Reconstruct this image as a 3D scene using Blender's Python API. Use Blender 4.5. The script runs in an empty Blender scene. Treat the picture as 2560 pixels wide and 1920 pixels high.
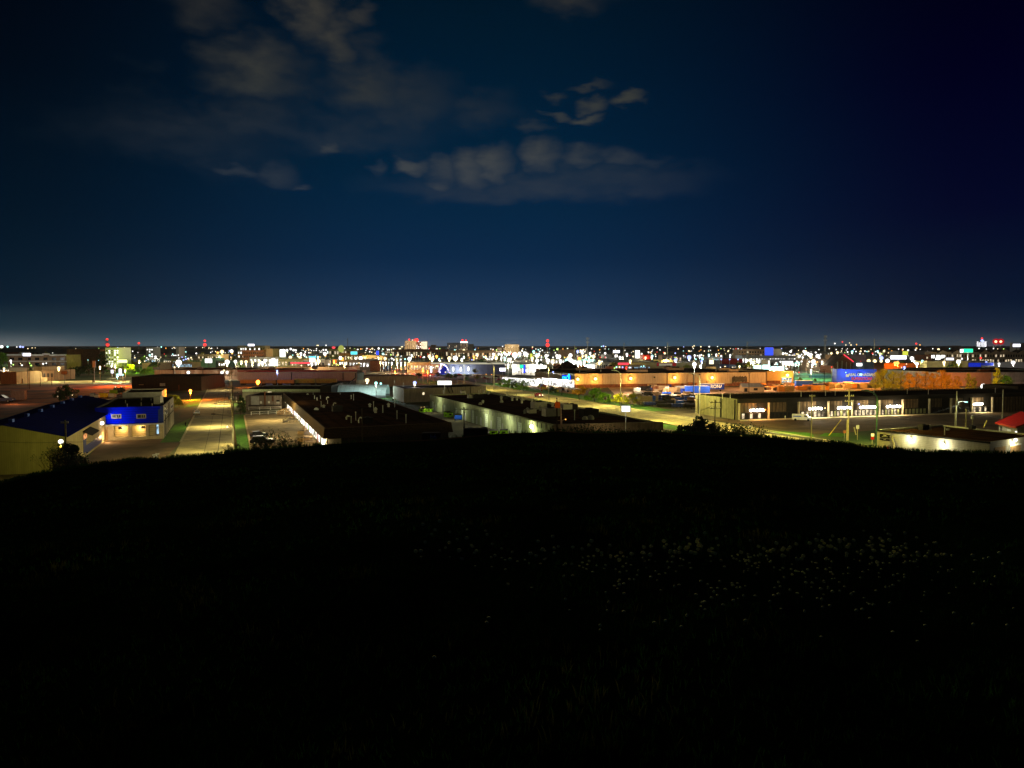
import bpy, math, random
from mathutils import Vector, Matrix
random.seed(7)
R = math.radians
sc = bpy.context.scene
COL = sc.collection
# ------------------------------------------------------------ camera
F, CU, CV, HV, EYE = 1900.0, 1280.0, 960.0, 862.0, 24.0
TH = math.atan((CV - HV) / F)
cd = bpy.data.cameras.new('camera'); cam = bpy.data.objects.new('camera', cd); COL.objects.link(cam)
cd.sensor_width = 36.0; cd.lens = F / 2560.0 * 36.0; cd.clip_start = 0.1; cd.clip_end = 30000
cam.location = (0, 0, EYE); cam.rotation_euler = (R(90) - TH, 0, 0); sc.camera = cam
# ------------------------------------------------------------ render settings
sc.view_settings.view_transform = 'Standard'; sc.view_settings.look = 'None'
sc.view_settings.exposure = 0.0; sc.view_settings.gamma = 1.0
cy = sc.cycles
cy.use_denoising = True; cy.max_bounces = 4; cy.diffuse_bounces = 2; cy.glossy_bounces = 2
cy.transmission_bounces = 2; cy.volume_bounces = 0; cy.sample_clamp_indirect = 0.6; cy.sample_clamp_direct = 0
cy.caustics_reflective = False; cy.caustics_refractive = False
cy.use_light_tree = True

def ray(u, v):
    x = (u - CU) / F; y = -(v - CV) / F
    return Vector((x, math.cos(TH) + y * math.sin(TH), -math.sin(TH) + y * math.cos(TH)))
def P(u, v, z=0.0):
    d = ray(u, v); t = (z - EYE) / d.z
    return Vector((d.x * t, d.y * t, z))
def PY(u, v, Y):
    d = ray(u, v); t = Y / d.y
    return Vector((d.x * t, Y, EYE + d.z * t))
def proj(p):
    y = p[1] * math.cos(TH) - (p[2] - EYE) * math.sin(TH)
    h = p[1] * math.sin(TH) + (p[2] - EYE) * math.cos(TH)
    return CU + F * p[0] / y, CV - F * h / y

# ------------------------------------------------------------ world: night sky with city glow and clouds
w = bpy.data.worlds.new('World'); sc.world = w; w.use_nodes = True
nt = w.node_tree; nt.nodes.clear(); L = nt.links.new
def nd(t, **k):
    n = nt.nodes.new(t)
    for a, b in k.items(): setattr(n, a, b)
    return n
def setin(n, i, val):
    if hasattr(val, 'is_output') or isinstance(val, bpy.types.NodeSocket): L(val, n.inputs[i])
    else: n.inputs[i].default_value = val
def mth(op, a, b=0.0, c=0.0, clamp=False):
    n = nd('ShaderNodeMath', operation=op, use_clamp=clamp)
    setin(n, 0, a); setin(n, 1, b)
    if op in ('MULTIPLY_ADD',): setin(n, 2, c)
    return n.outputs[0]
def ramp(fac, pts):
    n = nd('ShaderNodeValToRGB'); L(fac, n.inputs[0]); cr = n.color_ramp
    while len(cr.elements) < len(pts): cr.elements.new(0.5)
    for e, (p, c) in zip(cr.elements, pts): e.position = p; e.color = (*c, 1)
    return n.outputs[0]
def mixc(mode, f, a, b):
    n = nd('ShaderNodeMix', data_type='RGBA', blend_type=mode)
    setin(n, 0, f); L(a, n.inputs[6]) if isinstance(a, bpy.types.NodeSocket) else setattr(n.inputs[6], 'default_value', a)
    L(b, n.inputs[7]) if isinstance(b, bpy.types.NodeSocket) else setattr(n.inputs[7], 'default_value', b)
    return n.outputs[2]
def s2l(c): return tuple((x / 255 / 12.92) if x < 10.3 else ((x / 255 + .055) / 1.055) ** 2.4 for x in c)
tc = nd('ShaderNodeTexCoord'); sp = nd('ShaderNodeSeparateXYZ'); L(tc.outputs['Generated'], sp.inputs[0])
az = mth('ARCTAN2', sp.outputs[0], sp.outputs[1]); el = mth('ARCSINE', sp.outputs[2])
# elevation 0..0.5 rad
eln = mth('DIVIDE', el, 0.5, clamp=True)
centre = ramp(eln, [(0.0, s2l((50, 76, 100))), (0.03, s2l((42, 70, 98))), (0.08, s2l((22, 52, 84))), (0.22, s2l((4, 38, 70))), (0.45, s2l((0, 33, 58))), (0.7, s2l((0, 25, 45))), (1.0, s2l((0, 15, 26)))])
left = ramp(eln, [(0.0, s2l((50, 72, 82))), (0.03, s2l((28, 50, 62))), (0.10, s2l((2, 26, 44))), (0.3, s2l((0, 18, 34))), (0.6, s2l((0, 8, 20))), (1.0, s2l((0, 1, 8)))])
right = ramp(eln, [(0.0, s2l((40, 58, 70))), (0.03, s2l((16, 34, 56))), (0.10, s2l((0, 18, 44))), (0.3, s2l((0, 5, 36))), (0.6, s2l((0, 0, 26))), (1.0, s2l((0, 0, 8)))])
def mr(v, a, b, c=0.0, d=1.0, smooth=True):
    n = nd('ShaderNodeMapRange', interpolation_type='SMOOTHERSTEP' if smooth == 2 else ('SMOOTHSTEP' if smooth else 'LINEAR'))
    L(v, n.inputs[0]); n.inputs[1].default_value = a; n.inputs[2].default_value = b; n.inputs[3].default_value = c; n.inputs[4].default_value = d
    return n.outputs[0]
skyc = mixc('MIX', mr(az, -0.10, -0.62), centre, left)
skyc = mixc('MIX', mr(az, 0.0, 0.56), skyc, right)
# warm tint low in the middle
nz = nd('ShaderNodeTexNoise'); nz.inputs['Scale'].default_value = 7; nz.inputs['Detail'].default_value = 6; nz.inputs['Roughness'].default_value = .58
cxyz = nd('ShaderNodeCombineXYZ'); L(az, cxyz.inputs[0]); L(mth('MULTIPLY', el, 2.2), cxyz.inputs[1])
L(cxyz.outputs[0], nz.inputs['Vector'])
nz2 = nd('ShaderNodeTexNoise'); nz2.inputs['Scale'].default_value = 26; nz2.inputs['Detail'].default_value = 5
L(cxyz.outputs[0], nz2.inputs['Vector'])
c2 = nd('ShaderNodeCombineXYZ'); L(az, c2.inputs[0]); L(el, c2.inputs[1])
dis = nd('ShaderNodeVectorMath', operation='SUBTRACT'); L(nz.outputs['Color'], dis.inputs[0]); dis.inputs[1].default_value = (.5, .5, .5)
ds = nd('ShaderNodeVectorMath', operation='SCALE'); L(dis.outputs[0], ds.inputs[0]); ds.inputs['Scale'].default_value = 0.13
dis2 = nd('ShaderNodeVectorMath', operation='SUBTRACT'); L(nz2.outputs['Color'], dis2.inputs[0]); dis2.inputs[1].default_value = (.5, .5, .5)
ds2 = nd('ShaderNodeVectorMath', operation='SCALE'); L(dis2.outputs[0], ds2.inputs[0]); ds2.inputs['Scale'].default_value = 0.034
ad = nd('ShaderNodeVectorMath', operation='ADD'); L(c2.outputs[0], ad.inputs[0]); L(ds.outputs[0], ad.inputs[1])
ad2 = nd('ShaderNodeVectorMath', operation='ADD'); L(ad.outputs[0], ad2.inputs[0]); L(ds2.outputs[0], ad2.inputs[1])
ad3 = nd('ShaderNodeVectorMath', operation='ADD'); L(c2.outputs[0], ad3.inputs[0]); L(ds2.outputs[0], ad3.inputs[1])
sm = nd('ShaderNodeVectorMath', operation='SCALE'); L(ds.outputs[0], sm.inputs[0]); sm.inputs['Scale'].default_value = 0.3
ad4 = nd('ShaderNodeVectorMath', operation='ADD'); L(ad3.outputs[0], ad4.inputs[0]); L(sm.outputs[0], ad4.inputs[1])
# (u, v, ru, rv, amount, soft edge, crisp?)
CL = [(770, 20, 60, 80, 1.0, 0, 0), (830, 85, 65, 55, .9, 0, 0), (640, 185, 120, 65, .8, .0, 0), (900, 200, 110, 70, .7, .0, 0), (1000, 250, 150, 70, .45, 0, 0), (600, 300, 260, 55, .34, .0, 0),
      (880, 320, 240, 50, .28, 0, 0), (520, 30, 90, 50, .4, 0, 0), (460, 330, 240, 80, .26, 0, 0), (1200, 290, 110, 50, .3, 0, 0), (1430, 18, 80, 40, .45, 0, 0),
      (1030, 412, 34, 20, 1.0, 0, 1), (1098, 424, 38, 30, .95, 0, 1), (1172, 420, 50, 34, .9, 0, 1), (1236, 414, 46, 34, .95, 0, 1), (1352, 400, 46, 34, .95, 0, 1), (1440, 402, 60, 24, .7, 0, 1), (1540, 394, 64, 22, .6, 0, 1), (1620, 400, 50, 16, .3, 0, 1),
      (1290, 468, 290, 30, .40, 0, 1), (1500, 452, 230, 38, .34, 0, 1), (1465, 291, 42, 12, 1.0, 0, 1), (1482, 252, 34, 17, .95, 0, 1), (1568, 238, 38, 12, 1.0, 0, 1), (1392, 284, 36, 10, .8, 0, 1), (1382, 228, 24, 12, .6, 0, 1), (1475, 208, 44, 9, .5, 0, 1),
      (595, 420, 50, 11, .5, 0, 1), (690, 425, 50, 26, .42, 0, 1), (836, 358, 22, 17, .7, 0, 1), (750, 455, 30, 9, .5, 0, 1), (945, 425, 22, 14, .5, 0, 1), (900, 45, 34, 20, .5, 0, 1), (1330, 325, 40, 14, .4, 0, 1)]
acc = None
for (u, v, ru, rv, am, so, cr_) in CL:
    d = ray(u, v).normalized(); a0 = math.atan2(d.x, d.y); e0 = math.asin(d.z)
    s1 = nd('ShaderNodeVectorMath', operation='SUBTRACT'); L((ad4 if cr_ else ad2).outputs[0], s1.inputs[0]); s1.inputs[1].default_value = (a0, e0, 0)
    m1 = nd('ShaderNodeVectorMath', operation='MULTIPLY'); L(s1.outputs[0], m1.inputs[0]); m1.inputs[1].default_value = (F / ru / 1.25, F / rv / 1.25, 0)
    ln = nd('ShaderNodeVectorMath', operation='LENGTH'); L(m1.outputs[0], ln.inputs[0])
    o = mr(ln.outputs['Value'], 1.25 if cr_ else 1.15, (0.1 if cr_ else -0.2), 0.0, am)
    acc = o if acc is None else mth('MAXIMUM', acc, o)
dens = mr(nz.outputs['Fac'], 0.32, 0.60, 0.78, 1.06); dens2 = mr(nz2.outputs['Fac'], 0.32, 0.66, 0.70, 1.06)
cf = mth('MULTIPLY', mth('MULTIPLY', acc, dens), dens2, clamp=True)
cf = mth('MULTIPLY', cf, mr(el, 0.12, 0.17))
cloud = ramp(eln, [(0.0, s2l((60, 68, 82))), (0.45, s2l((58, 64, 70))), (0.62, s2l((56, 58, 54))), (1.0, s2l((66, 60, 52)))])
skyc = mixc('MIX', cf, skyc, cloud)
# local glow over the brightest districts, close to the horizon
def glow(u, wd, hgt, col, amt):
    global skyc
    a0 = math.atan((u - CU) / F)
    m = mth('ABSOLUTE', mth('SUBTRACT', az, a0)); g = mth('MULTIPLY', mr(m, wd / F, 0.0, 0, 1), mr(el, hgt / F, -0.02, 0, 1))
    g = mth('MULTIPLY', mth('POWER', g, 1.8), amt)
    skyc = mixc('ADD', g, skyc, (*col, 1))
glow(20, 300, 50, (.34, .31, .29), .8); glow(1150, 700, 80, (.10, .12, .17), .45); glow(480, 420, 60, (.1, .16, .19), .4); glow(1060, 200, 40, (.2, .10, .06), .4)
glow(2250, 500, 70, (.10, .10, .10), .5); glow(1640, 360, 60, (.03, .10, .14), .4); glow(2490, 60, 26, (.35, .0, .0), .5)
bg = nd('ShaderNodeBackground'); L(skyc, bg.inputs[0]); bg.inputs[1].default_value = 1.0
out = nd('ShaderNodeOutputWorld'); L(bg.outputs[0], out.inputs[0])
# ------------------------------------------------------------ one weak warm sun lamp: low light over the town
sd = bpy.data.lights.new('sun', 'SUN'); sd.energy = 0.17; sd.angle = R(6); sd.color = (1, .90, .66)
so = bpy.data.objects.new('sun', sd); COL.objects.link(so)
so.rotation_euler = Vector((0.35, -1, -0.36)).to_track_quat('-Z', 'Y').to_euler()

# ------------------------------------------------------------ materials
MATS = {}
def mat(name, col, rough=.95, nscale=1.5, namt=.25, metal=0.0, bump=0.0, stripe=None, streak=0.0, spec=.08, emis=None, estr=0.0, blotch=None):
    if name in MATS: return MATS[name]
    m = bpy.data.materials.new(name); m.use_nodes = True; t = m.node_tree; b = t.nodes['Principled BSDF']
    b.inputs['Roughness'].default_value = rough; b.inputs['Metallic'].default_value = metal
    b.inputs['Specular IOR Level'].default_value = spec
    ge = t.nodes.new('ShaderNodeNewGeometry')
    n = t.nodes.new('ShaderNodeTexNoise'); n.inputs['Scale'].default_value = nscale; n.inputs['Detail'].default_value = 6; n.inputs['Roughness'].default_value = .6
    t.links.new(ge.outputs['Position'], n.inputs['Vector'])
    r = t.nodes.new('ShaderNodeMapRange'); t.links.new(n.outputs['Fac'], r.inputs[0])
    r.inputs[1].default_value = .3; r.inputs[2].default_value = .7; r.inputs[3].default_value = 1 - namt; r.inputs[4].default_value = 1 + namt
    fac = r.outputs[0]
    def mul(a, bb):
        k = t.nodes.new('ShaderNodeMath'); k.operation = 'MULTIPLY'; t.links.new(a, k.inputs[0]); t.links.new(bb, k.inputs[1]); return k.outputs[0]
    if streak:
        mp = t.nodes.new('ShaderNodeMapping'); mp.inputs['Scale'].default_value = (1.2, 1.2, .12); t.links.new(ge.outputs['Position'], mp.inputs[0])
        n2 = t.nodes.new('ShaderNodeTexNoise'); n2.inputs['Scale'].default_value = 1.6; n2.inputs['Detail'].default_value = 4; t.links.new(mp.outputs[0], n2.inputs['Vector'])
        r2 = t.nodes.new('ShaderNodeMapRange'); t.links.new(n2.outputs['Fac'], r2.inputs[0]); r2.inputs[1].default_value = .35; r2.inputs[2].default_value = .65
        r2.inputs[3].default_value = 1 - streak; r2.inputs[4].default_value = 1; fac = mul(fac, r2.outputs[0])
    if stripe:  # (axis vector xy, period m, depth) ribs of cladding
        (ax, ay, azz), per, dep = stripe
        dt = t.nodes.new('ShaderNodeVectorMath'); dt.operation = 'DOT_PRODUCT'; t.links.new(ge.outputs['Position'], dt.inputs[0]); dt.inputs[1].default_value = (ax, ay, azz)
        k = t.nodes.new('ShaderNodeMath'); k.operation = 'MULTIPLY'; t.links.new(dt.outputs['Value'], k.inputs[0]); k.inputs[1].default_value = 6.2832 / per
        s_ = t.nodes.new('ShaderNodeMath'); s_.operation = 'SINE'; t.links.new(k.outputs[0], s_.inputs[0])
        r3 = t.nodes.new('ShaderNodeMapRange'); t.links.new(s_.outputs[0], r3.inputs[0]); r3.inputs[1].default_value = -.9; r3.inputs[2].default_value = -.3
        r3.inputs[3].default_value = 1 - dep; r3.inputs[4].default_value = 1; fac = mul(fac, r3.outputs[0])
    mx = t.nodes.new('ShaderNodeVectorMath'); mx.operation = 'SCALE'
    if blotch:
        nb = t.nodes.new('ShaderNodeTexNoise'); nb.inputs['Scale'].default_value = blotch[1]; nb.inputs['Detail'].default_value = 5; t.links.new(ge.outputs['Position'], nb.inputs['Vector'])
        rr = t.nodes.new('ShaderNodeMapRange'); t.links.new(nb.outputs['Fac'], rr.inputs[0]); rr.inputs[1].default_value = .45; rr.inputs[2].default_value = .6
        mm = t.nodes.new('ShaderNodeMix'); mm.data_type = 'RGBA'; t.links.new(rr.outputs[0], mm.inputs[0]); mm.inputs[6].default_value = (*col, 1); mm.inputs[7].default_value = (*blotch[0], 1)
        t.links.new(mm.outputs[2], mx.inputs[0])
    else: mx.inputs[0].default_value = col
    t.links.new(fac, mx.inputs['Scale']); t.links.new(mx.outputs[0], b.inputs['Base Color'])
    if bump:
        bp = t.nodes.new('ShaderNodeBump'); bp.inputs['Strength'].default_value = bump; bp.inputs['Distance'].default_value = .05
        t.links.new(n.outputs['Fac'], bp.inputs['Height']); t.links.new(bp.outputs[0], b.inputs['Normal'])
    if emis: b.inputs['Emission Color'].default_value = (*emis, 1); b.inputs['Emission Strength'].default_value = estr
    m.cycles.emission_sampling = 'NONE'
    MATS[name] = m; return m
def blade_mat(name, col):
    m = bpy.data.materials.new(name); m.use_nodes = True; t = m.node_tree; t.nodes.clear()
    d = t.nodes.new('ShaderNodeBsdfDiffuse'); d.inputs[0].default_value = (*col, 1); tr = t.nodes.new('ShaderNodeBsdfTranslucent'); tr.inputs[0].default_value = (*[c * 1.1 for c in col], 1)
    n = t.nodes.new('ShaderNodeTexNoise'); n.inputs['Scale'].default_value = .7; r = t.nodes.new('ShaderNodeMapRange'); r.inputs[1].default_value = .35; r.inputs[2].default_value = .65; ge = t.nodes.new('ShaderNodeNewGeometry'); t.links.new(ge.outputs['Position'], n.inputs['Vector']); t.links.new(n.outputs['Fac'], r.inputs[0])
    x = t.nodes.new('ShaderNodeMixShader'); t.links.new(r.outputs[0], x.inputs[0]); t.links.new(d.outputs[0], x.inputs[1]); t.links.new(tr.outputs[0], x.inputs[2]); o = t.nodes.new('ShaderNodeOutputMaterial'); t.links.new(x.outputs[0], o.inputs[0]); return m
def emi(name, col, s, var=0.0):
    if name in MATS: return MATS[name]
    m = bpy.data.materials.new(name); m.use_nodes = True; t = m.node_tree; t.nodes.clear()
    e = t.nodes.new('ShaderNodeEmission'); e.inputs[0].default_value = (*col, 1); e.inputs[1].default_value = s
    if var:
        ge = t.nodes.new('ShaderNodeNewGeometry'); n = t.nodes.new('ShaderNodeTexNoise'); n.inputs['Scale'].default_value = var; t.links.new(ge.outputs['Position'], n.inputs['Vector'])
        r = t.nodes.new('ShaderNodeMapRange'); t.links.new(n.outputs['Fac'], r.inputs[0]); r.inputs[1].default_value = .38; r.inputs[2].default_value = .62; r.inputs[3].default_value = s * .12; r.inputs[4].default_value = s * 1.2
        t.links.new(r.outputs[0], e.inputs[1])
    o = t.nodes.new('ShaderNodeOutputMaterial'); t.links.new(e.outputs[0], o.inputs[0])
    m.cycles.emission_sampling = 'NONE'; MATS[name] = m; return m

G = Vector((-.349, .937)); Rr = Vector((.937, .349))      # town grid directions
rib = (Rr.x, Rr.y, 0); ribG = (G.x, G.y, 0)
M = dict(
 ground=mat('ground_mixed', (.085, .07, .045), nscale=.02, namt=.5, blotch=((.025, .06, .015), .012)),
 grass=mat('verge_grass', (.05, .15, .010), nscale=.8, namt=.5, bump=.4),
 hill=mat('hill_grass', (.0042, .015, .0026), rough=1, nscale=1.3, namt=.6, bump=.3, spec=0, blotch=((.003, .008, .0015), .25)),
 path=mat('worn_dirt', (.06, .03, .012), rough=1, nscale=.4, namt=.4, spec=0),
 conc=mat('street_concrete', (.31, .27, .15), nscale=.25, namt=.28, bump=.1, blotch=((.23, .20, .13), .09)),
 kerb=mat('kerb_concrete', (.42, .38, .24), nscale=1, namt=.15),
 asph=mat('lot_asphalt', (.12, .08, .045), nscale=.15, namt=.35, bump=.1, blotch=((.07, .05, .03), .05)),
 gravel=mat('gravel_lot', (.22, .16, .085), nscale=.5, namt=.3, bump=.3, blotch=((.13, .10, .055), .12)),
 dirt=mat('rail_dirt', (.20, .07, .018), nscale=.12, namt=.5, bump=.3, blotch=((.05, .02, .01), .05)),  # orange saturation of the dirt stands in for the sodium light
 field=mat('far_grass', (.05, .09, .02), nscale=.1, namt=.4),
 roof=mat('tar_roof', (.050, .022, .010), rough=1, nscale=.2, namt=.4, bump=.2, spec=0, stripe=(rib, 3.1, .3), blotch=((.032, .015, .008), .09)),  # brown tint puts the orange town light into the base colour
 roofb=mat('black_roof', (.02, .016, .013), rough=1, nscale=.3, namt=.4, spec=0, stripe=(rib, 3.1, .3)),
 blueroof=mat('blue_roof', (.005, .008, .095), rough=1, spec=0, nscale=.5, namt=.2, stripe=(rib, .6, .35)),
 cream=mat('cream_cladding', (.24, .22, .10), nscale=.5, namt=.1, streak=.15, stripe=(rib, .35, .12)),
 cream2=mat('cream_cladding_side', (.30, .25, .14), nscale=.5, namt=.1, streak=.15, stripe=(ribG, .35, .12)),
 blue=mat('blue_cladding', (.0004, .007, .55), rough=1, nscale=.6, namt=.15, stripe=((0, 0, 1), .6, .3), spec=0),
 block=mat('pale_block', (.42, .36, .24), nscale=1.5, namt=.12, streak=.2),
 stucco=mat('grey_stucco', (.22, .20, .16), nscale=1.5, namt=.12, streak=.3),
 brown=mat('brown_shingle', (.075, .045, .018), nscale=3, namt=.4, stripe=((0, 0, 1), .35, .4)),
 darkwall=mat('dark_brown_wall', (.035, .022, .014), nscale=1, namt=.3, stripe=(rib, .8, .3)),
 greenwall=mat('pale_panel_wall', (.33, .36, .22), nscale=1, namt=.12, streak=.3, stripe=(ribG, 1.2, .25)),
 metal=mat('grey_ribbed_metal', (.20, .19, .10), nscale=.8, namt=.15, stripe=(ribG, .9, .45), streak=.3),
 metal2=mat('dark_ribbed_metal', (.13, .095, .06), nscale=.8, namt=.2, stripe=(rib, 1.3, .55), streak=.5),
 fin=mat('pale_fin', (.42, .38, .28), nscale=1, namt=.1),
 tan=mat('tan_cladding', (.40, .30, .17), nscale=.3, namt=.12, streak=.25, stripe=(rib, 1.0, .12)),
 tanl=mat('tan_wall', (.30, .20, .12), nscale=.3, namt=.15, streak=.3),
 rust=mat('rust_brown', (.16, .06, .025), nscale=.8, namt=.4, streak=.3),
 white=mat('white_paint', (.7, .7, .66), nscale=1, namt=.08),
 lgrey=mat('light_grey', (.42, .42, .40), nscale=1, namt=.15),
 grey=mat('mid_grey', (.2, .2, .19), nscale=1, namt=.2),
 dark=mat('near_black', (.015, .014, .013), nscale=1, namt=.2),
 glass=mat('dark_glass', (.008, .009, .011), rough=.25, nscale=1, namt=.1, spec=.25),
 lime=mat('lime_paint', (.30, .60, .02), rough=.5, nscale=2, namt=.2),
 navy=mat('navy_paint', (.015, .03, .18), rough=.5, nscale=2, namt=.2),
 bluep=mat('blue_paint', (.02, .08, .5), rough=.5, nscale=2, namt=.2),
 red=mat('red_paint', (.24, .008, .005), rough=.5, nscale=1, namt=.2),
 sign_teal=mat('sign_teal', (.05, .3, .3)),
 yellow=mat('yellow_paint', (.6, .45, .03), rough=.5, nscale=1, namt=.2),
 orange=mat('orange_paint', (.5, .17, .02), rough=.6, nscale=1, namt=.2),
 wood=mat('weathered_wood', (.30, .19, .09), nscale=3, namt=.35),
 lumber=mat('new_lumber', (.50, .33, .17), nscale=4, namt=.3, stripe=((0, 0, 1), .18, .5)),
 lumber2=mat('grey_lumber', (.26, .19, .12), nscale=4, namt=.3, stripe=((0, 0, 1), .22, .5)),
 pole=mat('wood_pole', (.07, .055, .03), nscale=3, namt=.3),
 steel=mat('galvanised', (.30, .30, .24), rough=.5, metal=.3, nscale=2, namt=.15),
 bark=mat('bark', (.06, .04, .02), nscale=4, namt=.3),
 leaf=mat('leaf_green', (.085, .20, .010), rough=.6, nscale=1.2, namt=.45),
 leafd=mat('leaf_dark', (.022, .05, .01), rough=.7, nscale=1.2, namt=.45),
 leafy=mat('leaf_yellow_green', (.24, .24, .008), rough=.6, nscale=.8, namt=.4),
 leafo=mat('leaf_rusty', (.34, .18, .006), rough=.6, nscale=.8, namt=.4),
 wire=mat('wire', (.03, .03, .03)),
 tealroof=mat('white_membrane', (.6, .68, .64), rough=.4, nscale=1, namt=.08),
 tealw=mat('teal_wall', (.16, .30, .30), nscale=.5, namt=.2),
 bluewall=mat('royal_blue_wall', (.01, .05, .55), nscale=.4, namt=.12, rough=.5),
 bgrey=mat('blue_grey_wall', (.09, .11, .16), nscale=.3, namt=.2, streak=.2),
 ywall=mat('yellow_wall', (.5, .42, .16), nscale=.3, namt=.15, stripe=((0, 0, 1), 1.2, .3)),
 tread=mat('tyre_rubber', (.01, .01, .01)), silver=mat('silver_paint', (.45, .44, .38), rough=.3, spec=.6, namt=.05),
 blackp=mat('black_paint', (.004, .004, .006), rough=.35, spec=.12, namt=.05), redp=mat('dark_red_paint', (.35, .01, .01), rough=.3, spec=.6, namt=.05),
 woods=mat('far_wood', (.05, .075, .085), nscale=.02, namt=.5),  # lighter, bluish colour stands in for distance haze
 dand=mat('dandelion_head', (.90, .90, .30), nscale=60, namt=.3, spec=.1), stem=mat('stem_green', (.03, .06, .015)),
)
LC = dict(W=(1, .97, .90), Y=(1, .80, .42), O=(1, .36, .05), R=(1, .04, .03), B=(.38, .45, 1), C=(.45, 1, .92), G=(.55, 1, .18))
for k, c in LC.items(): M['L' + k] = emi('lit_' + k, c, 2.1 if k not in 'R' else 2.2)
M['LO'] = emi('lit_sodium', (1, .42, .07), 2.6); M['NO'] = emi('near_sodium', (1, .55, .12), 14); M['NW'] = emi('near_white', (1, .95, .8), 8); M['NR'] = emi('near_orange', (1, .26, .03), 9)
M['win'] = emi('lit_window', (1, .8, .5), 1.2, var=.7); M['winw'] = emi('bright_window', (1, .98, .9), 3.2, var=.45); M['store'] = emi('store_glazing', (1, .99, .92), 1.7, var=.55)
M['winb'] = emi('cool_window', (.5, .8, 1), 1.0, var=.8)

# ------------------------------------------------------------ builders
def tag(o, label=None, cat=None, group=None, kind=None):
    if label: o['label'] = label
    if cat: o['category'] = cat
    if group: o['group'] = group
    if kind: o['kind'] = kind
    return o
def T(name, label, cat, loc, group=None, rot=0):
    o = bpy.data.objects.new(name, None); o.empty_display_size = .5; COL.objects.link(o)
    o.location = loc; o.rotation_euler = (0, 0, rot); return tag(o, label, cat, group)
class MB:
    def __init__(s): s.v = []; s.f = []; s.mi = []; s.ms = []
    def _m(s, m):
        if m not in s.ms: s.ms.append(m)
        return s.ms.index(m)
    def face(s, pts, m):
        b = len(s.v); s.v += [tuple(p) for p in pts]; s.f.append(tuple(range(b, b + len(pts)))); s.mi.append(s._m(m))
    def prism(s, poly, z0, z1, m, top=True, bot=True):
        poly = [(p[0], p[1]) for p in poly]
        ar = sum(poly[i][0] * poly[(i + 1) % len(poly)][1] - poly[(i + 1) % len(poly)][0] * poly[i][1] for i in range(len(poly)))
        if ar < 0: poly = poly[::-1]
        n = len(poly); b = len(s.v)
        z0s = z0 if hasattr(z0, '__len__') else [z0] * n; z1s = z1 if hasattr(z1, '__len__') else [z1] * n
        s.v += [(p[0], p[1], z) for p, z in zip(poly, z0s)] + [(p[0], p[1], z) for p, z in zip(poly, z1s)]
        k = s._m(m)
        for i in range(n): s.f.append((b + i, b + (i + 1) % n, b + n + (i + 1) % n, b + n + i)); s.mi.append(k)
        if top: s.f.append(tuple(b + n + i for i in range(n))); s.mi.append(k)
        if bot: s.f.append(tuple(b + i for i in reversed(range(n)))); s.mi.append(k)
    def box(s, x0, y0, z0, x1, y1, z1, m): s.prism([(x0, y0), (x1, y0), (x1, y1), (x0, y1)], z0, z1, m)
    def tube(s, p0, p1, r0, m, r1=None, n=8, cap=True):
        p0 = Vector(p0); p1 = Vector(p1); r1 = r0 if r1 is None else r1; d = (p1 - p0).normalized()
        a = d.orthogonal().normalized(); c = d.cross(a); b = len(s.v); k = s._m(m)
        for p, r in ((p0, r0), (p1, r1)):
            for i in range(n):
                t = i / n * math.tau; s.v.append(tuple(p + (a * math.cos(t) + c * math.sin(t)) * r))
        for i in range(n): s.f.append((b + i, b + (i + 1) % n, b + n + (i + 1) % n, b + n + i)); s.mi.append(k)
        if cap:
            s.f.append(tuple(b + i for i in reversed(range(n)))); s.mi.append(k); s.f.append(tuple(b + n + i for i in range(n))); s.mi.append(k)
    def path(s, pts, r, m, n=6):
        for a, b in zip(pts, pts[1:]): s.tube(a, b, r, m, n=n)
    def ball(s, c, r, m, sx=1, sy=1, sz=1, nu=10, nv=6):
        b = len(s.v); k = s._m(m); c = Vector(c)
        for j in range(nv + 1):
            ph = math.pi * j / nv
            for i in range(nu):
                t = math.tau * i / nu; s.v.append((c.x + r * sx * math.sin(ph) * math.cos(t), c.y + r * sy * math.sin(ph) * math.sin(t), c.z + r * sz * math.cos(ph)))
        for j in range(nv):
            for i in range(nu): s.f.append((b + j * nu + i, b + (j + 1) * nu + i, b + (j + 1) * nu + (i + 1) % nu, b + j * nu + (i + 1) % nu)); s.mi.append(k)
    def build(s, name, parent=None, local=False, smooth=False):
        me = bpy.data.meshes.new(name); v = s.v
        if parent is not None and not local:
            q = parent
            off = Vector(q.location)
            while q.parent: q = q.parent; off = off + Vector(q.location)
            v = [(a[0] - off.x, a[1] - off.y, a[2] - off.z) for a in v]
        me.from_pydata(v, [], s.f)
        for m in s.ms: me.materials.append(m)
        me.polygons.foreach_set('material_index', s.mi)
        if smooth: me.polygons.foreach_set('use_smooth', [True] * len(s.f))
        me.update(); o = bpy.data.objects.new(name, me); COL.objects.link(o)
        if parent is not None: o.parent = parent
        return o
LP = 4.6      # lamp output relative to the listed watts
def plight(loc, power, col, r=.12, parent=None, name='lamp_or_fill_light', spot=None, dirv=None):  # serves real lamps and added fill lights without a fixture
    power *= LP; col = tuple(c ** 1.25 for c in col)
    ld = bpy.data.lights.new(name, 'SPOT' if spot else 'POINT'); ld.energy = power; ld.color = col; ld.shadow_soft_size = r
    if spot: ld.spot_size = R(spot); ld.spot_blend = .8
    o = bpy.data.objects.new(name, ld); COL.objects.link(o)
    loc = Vector(loc)
    if parent is not None: o.parent = parent; loc = loc - Vector(parent.location)
    o.location = loc
    if spot: o.rotation_euler = Vector(dirv or (0, 0, -1)).to_track_quat('-Z', 'Y').to_euler()
    return o
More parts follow.
